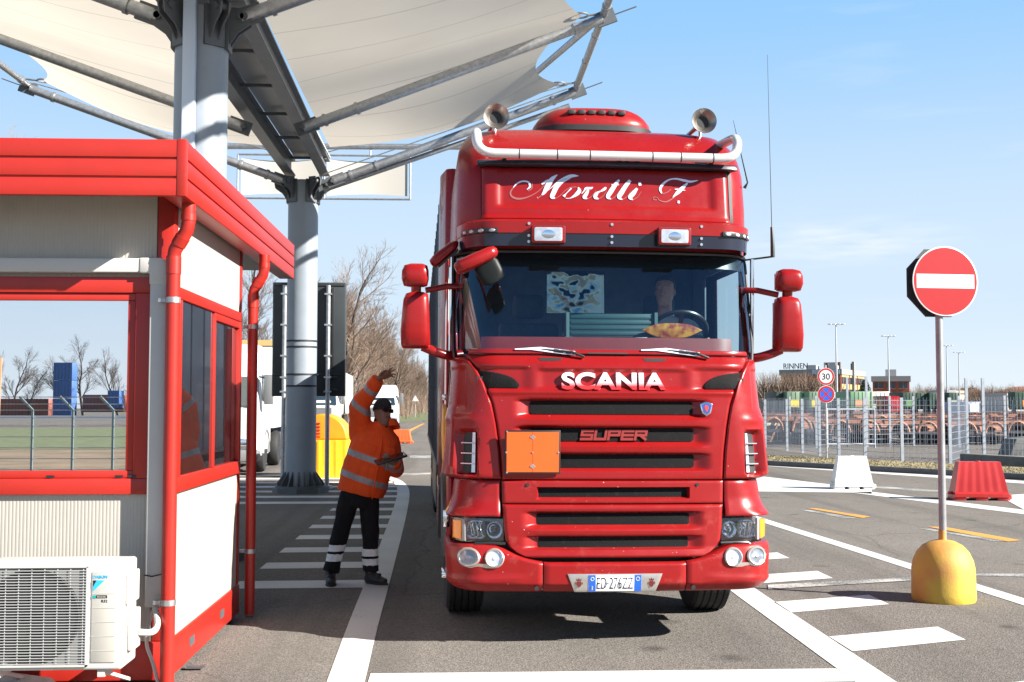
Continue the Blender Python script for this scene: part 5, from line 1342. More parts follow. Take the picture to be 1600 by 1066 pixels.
def oval(s, pts, side=(1, 0, 0), k=5, n=20, fwd=None):         # loft of ovals: (x, y, z, half width, half depth)
    pp = catmull(pts, k); rs = []
    for i, p in enumerate(pp):
        d = Vector(pp[min(i + 1, len(pp) - 1)][:3] - pp[max(i - 1, 0)][:3]).normalized()
        sd = Vector(side); sd = (sd - d * sd.dot(d)).normalized(); f = d.cross(sd)
        c = Vector(p[:3]); rs.append([c + sd * (p[3] * math.cos(2 * PI * j / n)) + f * (p[4] * math.sin(2 * PI * j / n)) for j in range(n)])
    s.rings(rs)
def limb(s, pts, n=16, k=5):
    pp = catmull(pts, k); s.tube([p[:3] for p in pp], [float(p[3]) for p in pp], n)
def head(s, M, beard=False):
    """head about its centre, facing -y: skull, jaw, nose, ears, lips, brow"""
    def T_(p): return M @ Vector(p)
    rs = []
    for z, hx_, y0, y1 in ((-.128, .028, -.085, -.045), (-.118, .045, -.098, -.02), (-.09, .058, -.104, .03), (-.06, .066, -.100, .065), (-.02, .071, -.098, .085), (.02, .075, -.098, .095), (.06, .075, -.094, .097), (.095, .066, -.075, .085), (.118, .045, -.05, .06), (.128, .02, -.02, .03)):
        cy, hy = (y0 + y1) / 2, (y1 - y0) / 2
        rs.append([T_((hx_ * math.cos(a), cy + hy * math.sin(a), z)) for a in [2 * PI * i / 24 for i in range(24)]])
    s.rings(rs)
    s.tube([T_((0, -.095, .025)), T_((0, -.112, -.005)), T_((0, -.122, -.028)), T_((0, -.100, -.035))], [.008, .011, .015, .008], 10)
    for sx in (-1, 1):
        s.ball(T_((sx * .078, .005, -.005)), .03, 10, 8, (.35, .7, 1.0)); s.ball(T_((sx * .014, -.107, -.032)), .010, 8, 6)
        s.ball(T_((sx * .030, -.092, .028)), .018, 8, 6, (1.2, .6, .5)); s.tube([T_((sx * .012, -.098, .040)), T_((sx * .05, -.085, .036))], .007, 6)
    s.tube([T_((-.026, -.097, -.066)), T_((0, -.107, -.062)), T_((.026, -.097, -.066))], [.005, .008, .005], 8); s.tube([T_((-.022, -.096, -.078)), T_((0, -.105, -.078)), T_((.022, -.096, -.078))], [.005, .008, .005], 8)
def hand(s, M, curl=.25, spread=.2, thumb=1, curls=None):
    """palm from the wrist (origin) along +x, back of the hand +z; five separate bent fingers"""
    T_ = lambda p: M @ Vector(p)
    rs = [[T_((x, cy + hy * math.cos(a), hz * math.sin(a))) for a in [2 * PI * i / 14 for i in range(14)]] for x, cy, hy, hz in ((-.03, 0, .027, .022), (.0, 0, .028, .019), (.03, 0, .036, .017), (.07, 0, .041, .015), (.092, 0, .039, .013), (.098, 0, .03, .008))]
    s.rings(rs)
    for i, (y, L) in enumerate(((-.030, .066), (-.010, .078), (.011, .073), (.031, .056))):
        p = Vector((.088, y, 0)); a = 0; yaw = (i - 1.5) * spread; pts = [(*T_(p), .0088)]
        cu = curl if curls is None else curls[i]
        for q, fr in enumerate((.45, .32, .23)):
            a += cu * (1.0, 1.3, .9)[q]
            p = p + Vector((math.cos(a) * math.cos(yaw), math.cos(a) * math.sin(yaw), -math.sin(a))) * L * fr
            pts.append((*T_(p), (.0086, .0078, .0062)[q]))
        s.tube([q_[:3] for q_ in pts], [q_[3] for q_ in pts], 8)
    p0 = Vector((.02, -.030 * thumb, -.004)); p1 = p0 + Vector((.032, -.028 * thumb, -.010)); p2 = p1 + Vector((.030, -.010 * thumb, -.010)); p3 = p2 + Vector((.022, -.001, -.006))
    s.tube([T_(p0), T_(p1), T_(p2), T_(p3)], [.016, .012, .010, .007], 8)
M_skin = P('skin_brown', (.27, .145, .10), .5, nz=.12, ns=18)
M_skin2 = P('skin_light', (.42, .25, .18), .5, nz=.1, ns=18)
M_hv = P('hi_vis_orange_cloth', (.98, .10, .008), .75, nz=.08, ns=10, bump=.25, bs=120)
M_rt = P('reflective_tape', (.36, .36, .38), .45, .15, nz=.12, ns=30)
M_rt2 = P('bright_reflective_tape', (.95, .96, .98), .4, nz=.08, ns=30)
M_navyc = P('black_work_cloth', (.007, .007, .009), .95, nz=.25, ns=12, bump=.3, bs=90)
M_beanie = P('charcoal_knit', (.032, .033, .036), .9, nz=.3, ns=60, bump=.6, bs=160)
M_boot = P('boot_leather', (.022, .022, .024), .5, nz=.25, ns=22)
org = Vector((-1.01, 11.40, 0))
# joints in the figure's own frame
ax0 = Vector((.055, 0, .86)); ax1 = Vector((.255, -.02, 1.50)); axd = (ax1 - ax0).normalized()
shR, elR, wrR = Vector((.06, .02, 1.48)), Vector((.060, -.07, 1.745)), Vector((.246, -.20, 1.995))
shL, elL, wrL = Vector((.345, -.01, 1.38)), Vector((.405, .0, 1.11)), Vector((.40, -.26, 1.195))
hipR, knR, anR = Vector((-.035, 0, .88)), Vector((-.13, -.02, .49)), Vector((-.225, .02, .10))
hipL, knL, anL = Vector((.145, 0, .86)), Vector((.165, -.03, .48)), Vector((.165, .02, .10))
hc = Vector((.27, -.045, 1.660))
MH = Matrix.Translation(hc) @ Matrix.Rotation(R(38), 4, 'Z') @ Matrix.Rotation(R(10), 4, 'Y') @ Matrix.Rotation(R(-6), 4, 'X')
s = MB()
head(s, MH)
limb(s, [(*ax1, .075), (*(ax1 + Vector((.015, -.005, .08))), .060), (*(hc + Vector((0, .02, -.06))), .058)])
oval(s, [(.055, 0, .80, .15, .10), (.08, 0, .95, .17, .11), (.14, 0, 1.15, .16, .11), (.21, -.01, 1.36, .19, .12), (.25, -.02, 1.48, .15, .09), (.26, -.02, 1.54, .06, .06)])
for a_, b_, c_ in ((shR, elR, wrR), (shL, elL, wrL)): limb(s, [(*a_, .058), (*a_.lerp(b_, .5), .052), (*b_, .043), (*b_.lerp(c_, .5), .040), (*c_, .029)])
limb(s, [(*shR, .06), (*Vector((.2, 0, 1.47)), .075), (*Vector((.29, 0, 1.44)), .07), (*shL, .058)])
for a_, b_, c_ in ((hipR, knR, anR), (hipL, knL, anL)): limb(s, [(*a_, .088), (*a_.lerp(b_, .5), .075), (*b_, .055), (*b_.lerp(c_, .4), .056), (*c_, .04)])
def frame(o, xd, zd):
    x = Vector(xd).normalized(); z = Vector(zd); z = (z - x * z.dot(x)).normalized(); y = z.cross(x)
    m = Matrix((x, y, z)).transposed().to_4x4(); m.translation = o; return m
hand(s, frame(wrR + (wrR - elR).normalized() * .015, (.90, -.12, .40), (-.25, .75, .60)) @ Matrix.Scale(1.12, 4), curls=[.0, .03, .30, .45], spread=.16, thumb=1)
hand(s, frame(wrL, (-.50, -.55, .30), (.25, -.15, -1)), curl=.45, spread=.06, thumb=-1)
pm = remeshed(s, .0058, 2)
PER = put(pm, 'person', [M_skin]); PER.location = org
tag(PER, 'worker in orange reflective jacket and dark beanie raising an arm towards the lorry', 'person')
# jacket
s = MB()
oval(s, [(.055, .01, .870, .228, .165), (.062, .01, .90, .234, .17), (.090, .0, .99, .238, .182), (.13, -.01, 1.13, .240, .19), (.19, -.01, 1.30, .245, .185), (.235, -.015, 1.43, .225, .165), (.255, -.02, 1.515, .135, .12), (.265, -.025, 1.565, .095, .095)], side=(.955, 0, -.30))
limb(s, [(.12, .0, 1.34, .12), (*shR, .118), (*shR.lerp(elR, .5), .105), (*elR, .098), (*elR.lerp(wrR, .5), .080), (*wrR.lerp(elR, .06), .066), (*wrR, .062)])
limb(s, [(.30, -.01, 1.40, .115), (*shL, .100), (*shL.lerp(elL, .5), .088), (*elL, .080), (*elL.lerp(wrL, .5), .068), (*wrL.lerp(elL, .1), .056), (*wrL.lerp(elL, .04), .054)])
jm = remeshed(s, .0085, 3)
def jsel(c):
    def seg(a, b): return (c - a).dot((b - a).normalized()), ((c - a) - (b - a).normalized() * (c - a).dot((b - a).normalized())).length
    t1, d1 = seg(shR, elR); t2, d2 = seg(elR, wrR)
    if c.z > 1.60 and c.x < .23:
        if abs((c - elR).dot(Vector((.60, -.3, .74)).normalized())) < .026: return 1
    if c.z > 1.8 and d2 < .14 and abs(t2 - .205) < .024: return 1
    t3, d3 = seg(elL, wrL)
    if d3 < .1 and c.y < -.06 and c.x > .30 and c.z < 1.26 and abs(t3 - .15) < .024: return 1
    if c.x > .40 and c.z > 1.1 and c.z < 1.3:
        t4, d4 = seg(shL, elL)
        return 1 if abs(t4 - .17) < .024 else 0
    t = (c - Vector((.055, 0, .895))).dot(Vector((.33, 0, .944)))
    if c.z < 1.48 and (abs(t - .345) < .029 or abs(t - .135) < .029): return 1
    return 0
JK = put(jm, 'jacket', [M_hv, M_rt], PER, jsel, wr=.011, wf=9)
s = MB(); 
s.rings([[Vector((.262 + r * math.cos(a) + .02 * k, -.03 + r * .95 * math.sin(a), z + .028 * math.cos(a + 1.2))) for a in [2 * PI * i / 24 for i in range(24)]] for k, (r, z) in enumerate(((.105, 1.51), (.110, 1.56), (.104, 1.588), (.097, 1.586), (.092, 1.55), (.09, 1.52)))], cap=False)
s.build('collar', M_hv, JK, smooth=60)
s = MB(); s.rings([[Vector((.275 + r * math.cos(a), -.03 + r * math.sin(a), z + .02 * math.cos(a + 1.2))) for a in [2 * PI * i / 24 for i in range(24)]] for r, z in ((.083, 1.50), (.086, 1.60), (.080, 1.622), (.072, 1.60), (.070, 1.52))], cap=False)
s.build('neck_warmer', M_navyc, PER, smooth=60)
s = MB(); z1 = Vector((.275, -.215, 1.50)); s.tube([(.19, -.205, .84), (.235, -.212, 1.10), (.275, -.205, 1.33), (.285, -.165, 1.46)], .006, 6)
s.prism([(.30, 1.24), (.40, 1.22), (.405, 1.32), (.31, 1.345)], lambda u, v, w: Vector((u, -.175 + (u - .3) * .35 - w, v)), 0, .02); s.prism([(.12, 1.27), (.21, 1.25), (.235, 1.35), (.145, 1.375)], lambda u, v, w: Vector((u, -.178 - w, v)), 0, .018)
s.build('pocket', M_hv, JK, bevel=.005)
# trousers
s = MB()
oval(s, [(.05, .0, .74, .16, .12), (.055, 0, .80, .185, .135), (.06, 0, .90, .185, .14), (.07, 0, .98, .17, .13)])
for a_, b_, c_ in ((hipR, knR, anR), (hipL, knL, anL)): limb(s, [(*a_, .105), (*a_.lerp(b_, .5), .098), (*b_, .082), (*b_.lerp(c_, .5), .080), (*b_.lerp(c_, .85), .078), (*b_.lerp(c_, .93), .080)])
tm = remeshed(s, .008, 2)
def tsel(c):
    z = c.z - (.045 if c.x < 0 else 0)
    return 1 if (.278 < z < .345 or .185 < z < .252) else 0
put(tm, 'trousers', [M_navyc, M_rt2], PER, tsel, wr=.010, wf=10)
def boot(a, yaw):
    s = MB(); M_ = Matrix.Translation((a.x, a.y, 0)) @ Matrix.Rotation(yaw, 4, 'Z')
    oval(s, [(*(M_ @ Vector((0, .01, .16))), .055, .055), (*(M_ @ Vector((0, .0, .10))), .052, .06), (*(M_ @ Vector((0, -.02, .06))), .05, .085), (*(M_ @ Vector((0, -.045, .03))), .05, .12)], side=M_.to_3x3() @ Vector((1, 0, 0)))
    oval(s, [(*(M_ @ Vector((0, .055, .05))), .042, .045), (*(M_ @ Vector((0, -.03, .052))), .05, .05), (*(M_ @ Vector((0, -.13, .042))), .05, .040), (*(M_ @ Vector((0, -.195, .035))), .032, .03)], side=M_.to_3x3() @ Vector((1, 0, 0)))
    me = remeshed(s, .007, 3)
    for v in me.vertices: v.co.z = max(v.co.z, .012)
    b_ = put(me, 'boot', [M_boot], PER)
    s = MB(); s.prism([(math.cos(t) * (.055 if math.sin(t) < 0 else .05), math.sin(t) * (.15 if math.sin(t) < 0 else .13) - .075) for t in [2 * PI * i / 20 for i in range(20)]], lambda u, v, w: M_ @ Vector((u, v, w)), 0, .022); s.build('sole', M_black, b_, bevel=.004)
    s = MB()
    for k in range(4): s.tube([M_ @ Vector((-.028, -.10 + k * .025, .085 + k * .016)), M_ @ Vector((.028, -.09 + k * .025, .088 + k * .016))], .004, 6)
    s.build('lace', P('lace_grey', (.35, .36, .36), .7) if 'lace_grey' not in MATS else MATS['lace_grey'], b_)
boot(Vector((-.225, .03, 0)), R(8)); boot(Vector((.165, .03, 0)), R(52))
# beanie, sunglasses, neck warmer
s = MB(); rs = []
for z, k in ((.022, 1.06), (.03, 1.10), (.055, 1.10), (.060, 1.07), (.09, 1.02), (.12, .86), (.142, .6), (.152, .3), (.155, .05)): rs.append([MH @ Vector((.077 * k * math.cos(a), .004 + .098 * k * math.sin(a), z + .012 * (1 if math.sin(a) > 0 else -.6) * -abs(math.sin(a)) * (1 if z < .06 else .4) + (.012 if z < .06 else 0))) for a in [2 * PI * i / 26 for i in range(26)]])
s.rings(rs); s.build('beanie', M_beanie, PER, smooth=60)
s = MB()
for sx in (-1, 1):
    s.rings([[MH @ Vector((sx * .033 + .031 * k * math.copysign(abs(math.cos(a)) ** .7, math.cos(a)), y + .012 * abs(math.cos(a)) * (1 if sx * math.cos(a) > 0 else 0), .020 + .021 * k * math.copysign(abs(math.sin(a)) ** .7, math.sin(a)))) for a in [2 * PI * i / 18 for i in range(18)]] for y, k in ((-.100, .9), (-.116, 1), (-.119, .85))])
    s.tube([MH @ Vector((sx * .066, -.095, .03)), MH @ Vector((sx * .082, .0, .028))], .004, 6)
s.tube([MH @ Vector((-.012, -.118, .028)), MH @ Vector((.012, -.118, .028))], .004, 6)
s.build('sunglasses', P('dark_lens', (.006, .006, .007), .3), PER, smooth=60)
# tablet held in the left hand
tb = Matrix.Translation(org + Vector((.375, -.335, 1.235))) @ Matrix.Rotation(R(-16), 4, 'Y') @ Matrix.Rotation(R(10), 4, 'Z') @ Matrix.Rotation(R(10), 4, 'X')
s = MB(); s.box(-.15, .15, -.10, .10, -.011, .011); t_ = s.build('tablet', M_blackp, bevel=.006); t_.matrix_world = tb
tag(t_, 'black tablet computer held flat in the worker\'s hand', 'tablet')
s = MB(); s.box(-.13, .13, -.085, .085, .0112, .0125); s.build('screen', P('tablet_screen', (.015, .017, .02), .1), t_)
# driver behind the wheel
DM = TR.matrix_basis @ Matrix.Translation((.125, -.02, .09))
s = MB()
dh = Matrix.Translation((.455, .98, 2.585)) @ Matrix.Rotation(R(-24), 4, 'Z')
head(s, dh)
limb(s, [(.46, 1.03, 2.36, .07), (.46, 1.015, 2.46, .058), (.457, 1.0, 2.53, .058)])
oval(s, [(.47, 1.02, 1.72, .17, .12), (.47, 1.06, 1.95, .18, .13), (.46, 1.06, 2.2, .20, .12), (.46, 1.04, 2.34, .17, .09), (.46, 1.03, 2.40, .06, .06)])
for sx in (-1, 1):
    a_, b_, c_ = Vector((.46 + sx * .19, 1.03, 2.30)), Vector((.47 + sx * .27, .86, 2.05)), Vector((.54 + sx * .16, .68, 2.10))
    limb(s, [(*a_, .06), (*a_.lerp(b_, .5), .052), (*b_, .045), (*b_.lerp(c_, .5), .04), (*c_, .03)])
    hand(s, frame(c_, (-.1 * sx, -.5, .5), (-.2 * sx, -.6, .7)), curl=.75, spread=.04, thumb=sx)
    limb(s, [(.47 + sx * .10, 1.0, 1.74, .10), (.48 + sx * .16, .7, 1.82, .08), (.5 + sx * .16, .5, 1.55, .055), (.5 + sx * .14, .45, 1.36, .05)])
dm_ = remeshed(s, .007, 2)
DR = put(dm_, 'person', [M_skin2]); DR.matrix_world = DM
tag(DR, 'lorry driver in a pale grey shirt sitting behind the steering wheel', 'person')
s = MB()
oval(s, [(.47, 1.03, 1.70, .19, .14), (.47, 1.06, 1.95, .20, .15), (.46, 1.06, 2.2, .225, .14), (.46, 1.04, 2.34, .19, .105), (.46, 1.03, 2.39, .085, .08)])
for sx in (-1, 1): limb(s, [(.46 + sx * .12, 1.03, 2.28, .085), (.46 + sx * .20, 1.02, 2.29, .078), (.465 + sx * .235, .94, 2.17, .072), (.468 + sx * .25, .90, 2.12, .070)])
put(remeshed(s, .009, 2), 'shirt', [P('pale_grey_shirt', (.40, .41, .44), .85, nz=.1, bump=.2)], DR, wr=.006)
s = MB(); rs = []
for z, k in ((.0, 1.03), (.05, 1.045), (.09, 1.03), (.12, .85), (.135, .45), (.138, .05)): rs.append([dh @ Vector((.076 * k * math.cos(a), .012 + .093 * k * math.sin(a) if math.sin(a) > -.3 or z > .07 else .012 - .03, z)) for a in [2 * PI * i / 24 for i in range(24)]])
s.rings(rs); s.build('hair', P('short_dark_hair', (.025, .02, .018), .8), DR, smooth=60)
# ------------------------------------------------------------------ no-entry sign in its yellow footing
gb = G(1474, 945); gb = Vector((4.36, 10.25, 0))
M_yel = bpy.data.materials.new('yellow_concrete'); M_yel.use_nodes = True
n, l = M_yel.node_tree.nodes, M_yel.node_tree.links
b = n['Principled BSDF']; b.inputs['Roughness'].default_value = .6
tq = n.new('ShaderNodeTexCoord'); t1 = n.new('ShaderNodeTexNoise'); t1.inputs['Scale'].default_value = 2.4; t1.inputs['Detail'].default_value = 4; l.new(tq.outputs['Object'], t1.inputs['Vector'])
c1_ = n.new('ShaderNodeValToRGB'); c1_.color_ramp.elements[0].color = (.50, .245, .06, 1); c1_.color_ramp.elements[0].position = .36; c1_.color_ramp.elements[1].color = (.52, .40, .045, 1); c1_.color_ramp.elements[1].position = .60
l.new(t1.outputs['Fac'], c1_.inputs['Fac'])
t2 = n.new('ShaderNodeTexNoise'); t2.inputs['Scale'].default_value = 9; t2.inputs['Detail'].default_value = 10; t2.inputs['Roughness'].default_value = .8; l.new(tq.outputs['Object'], t2.inputs['Vector'])
r2 = n.new('ShaderNodeMapRange'); r2.inputs['From Min'].default_value = .62; r2.inputs['From Max'].default_value = .72; r2.inputs['To Max'].default_value = .6; l.new(t2.outputs['Fac'], r2.inputs['Value'])
h2 = n.new('ShaderNodeMixRGB'); h2.inputs['Color2'].default_value = (.30, .22, .12, 1); l.new(c1_.outputs['Color'], h2.inputs['Color1']); l.new(r2.outputs['Result'], h2.inputs['Fac']); l.new(h2.outputs['Color'], b.inputs['Base Color'])
bu = n.new('ShaderNodeBump'); bu.inputs['Strength'].default_value = .35; bu.inputs['Distance'].default_value = .02; l.new(t2.outputs['Fac'], bu.inputs['Height']); l.new(bu.outputs['Normal'], b.inputs['Normal'])
NS = thing('road_sign', 'round red no entry sign on a pole set in a yellow concrete dome', 'road sign', gb)
s = MB(); s.lathe([(.268, .0), (.276, .02), (.275, .08), (.272, .28), (.258, .355), (.224, .43), (.172, .487), (.105, .523), (.04, .537), (.001, .538)], 48); s.build('footing', M_yel, NS, smooth=60)
M_pole = P('weathered_grey_pole', (.30, .30, .31), .5, .5, nz=.2, ns=9)
s = MB(); s.tube([(0, 0, .45), (.004, 0, .60), (.010, 0, 2.95)], .033, 20); s.build('pole', M_pole, NS, smooth=60)
s = MB(); s.tube([(0, 0, .52), (.001, 0, .62)], .0345, 16); s.build('paint_collar', M_yel, NS)
zc = 2.83; yw = R(-4)
zc = 2.865
Ms = Matrix.Translation((.055, -.045, zc)) @ Matrix.Rotation(R(6), 4, 'Z')
fs = lambda u, v, w: Ms @ Vector((u, -w, v))
circ = lambda r, k=64: [(r * math.cos(2 * PI * i / k), r * math.sin(2 * PI * i / k)) for i in range(k)]
s = MB(); s.prism(circ(.318), fs, -.006, .004); s.build('sign_plate', P('sign_white', (.66, .66, .655), .35), NS, bevel=.002)
s = MB(); s.prism(circ(.306), fs, .0042, .0052); s.build('sign_face', P('sign_red', (.36, .012, .014), .35, nz=.04), NS)
s = MB(); s.prism([(-.28, -.064), (.28, -.064), (.28, .064), (-.28, .064)], fs, .0053, .0062); s.build('sign_bar', MATS['sign_white'], NS)
Mo = Matrix.Translation((.025, .055, zc - .008)) @ Matrix.Rotation(R(9), 4, 'Z')
s = MB(); s.prism([(.335 * math.cos(2 * PI * (i + .5) / 8), .335 * math.sin(2 * PI * (i + .5) / 8)) for i in range(8)], lambda u, v, w: Mo @ Vector((u, w, v)), -.004, .004); s.build('rear_sign', P('sign_back_dark', (.03, .033, .037), .5), NS)
s = MB()
for z in (zc - .16, zc + .12): s.tube([(.01, 0, z), (.01, 0, z + .03)], .040, 16); s.box(-.06, .08, -.045, -.03, z, z + .03)
s.build('clamp', M_steel, NS)
# ------------------------------------------------------------------ plastic road barriers
def barrier(loc, rz, mat, label, w=.92, h=.80):
    t = thing('road_barrier', label, 'barrier', loc, rz)
    s = MB(); prof = [(.235, .06), (.235, .12), (.20, .155), (.185, .30), (.125, h - .02), (.115, h)]
    rs = []
    for hy, z in prof:
        k = (z - .06) / (h - .06); hx_ = w / 2 - .115 * k
        ring_ = []
        nrib = 6
        for sd in (-1, 1):
            xs_ = [(-hx_ + 2 * hx_ * i / (nrib * 4)) * (-sd) for i in range(nrib * 4 + 1)]
            for i, x in enumerate(xs_):
                rb_ = .012 * (1 if i % 4 in (1, 2) else 0) * (1 if .2 < z < h - .05 else 0)
                ring_.append((x, sd * (hy - rb_), z))
        rs.append(ring_)
    s.rings(rs); s.build('shell', mat, t, bevel=.0, smooth=30)
    s = MB()
    for x in (-w / 2 + .10, 0, w / 2 - .10): s.box(x - .11, x + .11, -.22, .22, 0, .062)
    s.build('foot', mat, t, bevel=.012)
    s = MB(); s.box(-w / 2 - .06, -w / 2 + .015, -.05, .05, .10, .15) ; s.box(w / 2 - .015, w / 2 + .07, -.12, .12, .02, .10); s.cyl((0, 0, h - .005), (0, 0, h + .012), .05, 14); s.build('connector', mat, t, bevel=.008)
    return t
M_bw = P('white_barrier_plastic', (.62, .625, .63), .45, nz=.05, ns=5, dirt=(.5, .48, .44)); M_br = P('red_barrier_plastic', (.38, .014, .014), .4, nz=.08, ns=5, dirt=(.45, .05, .05)); M_bo = P('orange_barrier_plastic', (.80, .12, .03), .45, nz=.08)
p = G(1331, 764); barrier((p.x, p.y, 0), R(-6), M_bw, 'white plastic road barrier on the painted island line', .80, .68)
p = G(1529, 781); barrier((p.x, p.y, 0), R(-8), M_br, 'red plastic road barrier standing right of the no entry sign', .97, .70)
p = G(626, 693); barrier((p.x, p.y, 0), R(-8), M_bo, 'orange plastic road barrier before the distant white lorry', 1.0, .62)
p = G(592, 690); barrier((p.x - .15, p.y + 1.2, 0), R(-8), M_bo, 'orange plastic road barrier half hidden behind the worker', 1.0, .62)
# yellow island nose
p = G(514, 745); YN = thing('crash_cushion', 'yellow crash cushion with orange domed top behind the grey column', 'crash cushion', (p.x, p.y, 0), R(-4))
M_yc = P('yellow_cushion_plastic', (.85, .46, .015), .45, nz=.06); M_oc = P('orange_dome_plastic', (.88, .27, .015), .4, nz=.05)
s = MB(); rs = []
for z in (0, .03, .86, .90):
    rs.append([(x, -.45 - (.018 if i % 6 in (1, 2) and .01 < z < .88 else 0) - .10 * math.cos(x * 1.6), z) for i, x in enumerate(np.linspace(-.62, .50, 33))] + [(.50, .9, z), (-.62, .9, z)])
s.rings(rs); s.build('base', M_yc, YN, smooth=30)
s = MB(); s.prism([(-.62, .901)] + [(-.12 + .60 * math.cos(a), .901 + .62 * math.sin(a) ** .9) for a in [PI - PI * i / 20 for i in range(1, 20)]] + [(.49, .901)], lambda u, v, w: Vector((u, w, v)), -.3, .5); s.build('dome', M_oc, YN, bevel=.05, seg=4)
s = MB()
for k in range(5): s.box(-.27, -.17, -.318, -.305, .95 + k * .08, .95 + k * .08 + .04)
s.build('red_mark', M_br, YN)
# ------------------------------------------------------------------ message board behind the far column
VB = thing('message_board', 'black message board seen from behind on two steel posts', 'message board', (-3.13, 24.3, 0))
M_vb = P('board_black', (.022, .027, .031), .45, nz=.15, ns=3)
s = MB(); s.box(-.76, .76, .06, .30, 1.92, 4.32); s.build('housing', M_vb, VB, bevel=.015)
s = MB(); s.box(-.72, .72, .04, .058, 2.36, 2.39); s.box(.48, .53, .04, .058, 2.5, 4.2); s.box(-.53, -.48, .04, .058, 2.5, 4.2)
for z in (2.02, 2.28): s.box(.35, .62, .04, .058, z, z + .06)
s.box(-.745, .745, .045, .059, 4.24, 4.30)
s.build('rib', P('board_rib', (.014, .016, .018), .5), VB, bevel=.004)
for x in (-.50, .41):
    s = MB(); s.cyl((x, 0, 0), (x, 0, 4.25), .048, 16); s.tube([(x, 0, 0), (x, 0, .06)], .12, 12); po = s.build('post', M_steel, VB)
    for z in (2.0, 2.3, 2.75, 3.4, 4.05): s = MB(); s.box(x - .075, x + .075, -.055, .06, z, z + .035); s.build('clamp', M_alu, po)
# ------------------------------------------------------------------ far road signs
p = G(1292, 722)
SP = thing('road_sign', 'speed limit 30 sign above a no stopping disc on a thin post', 'road sign', (p.x, p.y, 0))
s = MB(); s.cyl((0, 0, 0), (0, 0, 2.95), .03, 10); s.build('post', M_steel, SP)
def disc(z, r, mat, d0, d1): 
    s = MB(); s.prism([(x, y) for x, y in circ(r, 32)], lambda u, v, w: Vector((u, -w, z + v)), d0, d1); return s
sd = disc(2.60, .265, 0, .03, .036).build('speed_disc', MATS['sign_white'], SP)
s = MB()
def ringp(s, z, r0, r1, d0, d1, k=32):
    s.rings([[Vector((r * math.cos(2 * PI * i / k), -d, z + r * math.sin(2 * PI * i / k))) for i in range(k)] for r, d in ((r0, d0), (r0, d1), (r1, d1), (r1, d0))], cap=False)
ringp(s, 2.60, .255, .20, .0365, .0385); s.build('rim', MATS['sign_red'], sd)
text_bm('30', .25, .20, .003, .02, lambda u, v, o: Vector((u, -.0365 - o, 2.60 + v))).build('lettering', MATS['plate_ink'], sd)
nd = disc(2.06, .265, 0, .03, .036).build('no_stopping_disc', MATS['sign_white'], SP)
disc(2.06, .24, 0, .0365, .038).build('blue_face', P('sign_blue', (.01, .10, .55), .35), nd)
s = MB(); ringp(s, 2.06, .252, .19, .0385, .041)
for a in (PI / 4, -PI / 4):
    d = Vector((math.cos(a), 0, math.sin(a))); c_ = Vector((0, -.0395 - .0004 * (a > 0), 2.06)); s.bar(c_ - d * .2, c_ + d * .2, .002, .042, up=(0, 1, 0)) if False else s.prism([(-.2, -.021), (.2, -.021), (.2, .021), (-.2, .021)], lambda u, v, w, a=a: Vector((u * math.cos(a) - v * math.sin(a), -w - .0004 * (a > 0), 2.06 + u * math.sin(a) + v * math.cos(a))), .0385, .0405)
s.build('rim', MATS['sign_red'], nd)
p = G(649, 652); FS = thing('road_sign', 'tiny white sign on a post at the green verge', 'road sign', (p.x, p.y, 0))
s = MB(); s.cyl((0, 0, 0), (0, 0, 2.4), .05, 8); s.build('post', M_steel, FS)
s = MB(); s.prism([(-.45, 0), (.45, 0), (0, .8)], lambda u, v, w: Vector((u, w, 2.2 + v)), -.09, -.06); s.build('plate', MATS['sign_white'], FS)
# ------------------------------------------------------------------ mesh fences
M_fence = P('fence_wire_grey', (.26, .30, .36), .5, .5)
M_post = P('fence_post_grey', (.34, .37, .41), .5, .5, nz=.15)
def fence(name, label, pts, h, dx=.15, par=None):
    F_ = thing('mesh_fence', label, 'fence', (pts[0][0], pts[0][1], 0)); o0 = Vector((pts[0][0], pts[0][1], 0))
    for i, q in enumerate(pts):
        p = Vector((q[0], q[1], 0)) - o0; hh = q[2] if len(q) > 2 else h
        s = MB(); s.box(p.x - .045, p.x + .045, p.y - .03, p.y + .03, 0, hh); s.build('post', M_post, F_)
    for a_, b_ in zip(pts, pts[1:]):
        a, b = Vector((a_[0], a_[1], 0)) - o0, Vector((b_[0], b_[1], 0)) - o0; L = (b - a).length; d = (b - a) / L
        s = MB(); k = max(2, int(L / dx)); w = .0035
        nv = Vector((-d.y, d.x, 0)) * w
        for i in range(1, k):
            c = a + d * (L * i / k); s.box(c.x - w, c.x + w, c.y - w, c.y + w, .08, h - .06)
        for z in np.arange(.12, h - .03, .2): s.bar(a + Vector((0, 0, z)), b + Vector((0, 0, z)), .012, .012)
        s.build('mesh_panel', M_fence, F_, smooth=None)
    return F_
def gp(*l): return [tuple(G(x, y).xy) + ((h,) if h else ()) for x, y, h in l]
fence('f', 'grey mesh fence nearest the kerb, behind the white and red barriers', gp((1196, 699, 0), (1230, 705, 0), (1254, 708, 0), (1281, 713, 0), (1311, 717, 0), (1352, 722, 0), (1410, 725, 0), (1485, 726, 0), (1512, 717, 2.6), (1538, 717, 2.6), (1640, 722, 0)), 1.95)
fence('f', 'grey mesh fence along the yard in front of the trailer chassis', gp((1180, 690, 0), (1235, 695, 0), (1276, 700, 0), (1325, 697, 2.9), (1355, 699, 2.9), (1391, 698, 0), (1428, 697, 0), (1499, 699, 0), (1571, 702, 0), (1660, 706, 0)), 2.1)
GT = thing('gate_frame', 'white tubular gate frame standing between the two mesh fences', 'gate', tuple(G(1330, 700)))
s = MB(); L = 38 * 46 / 1800
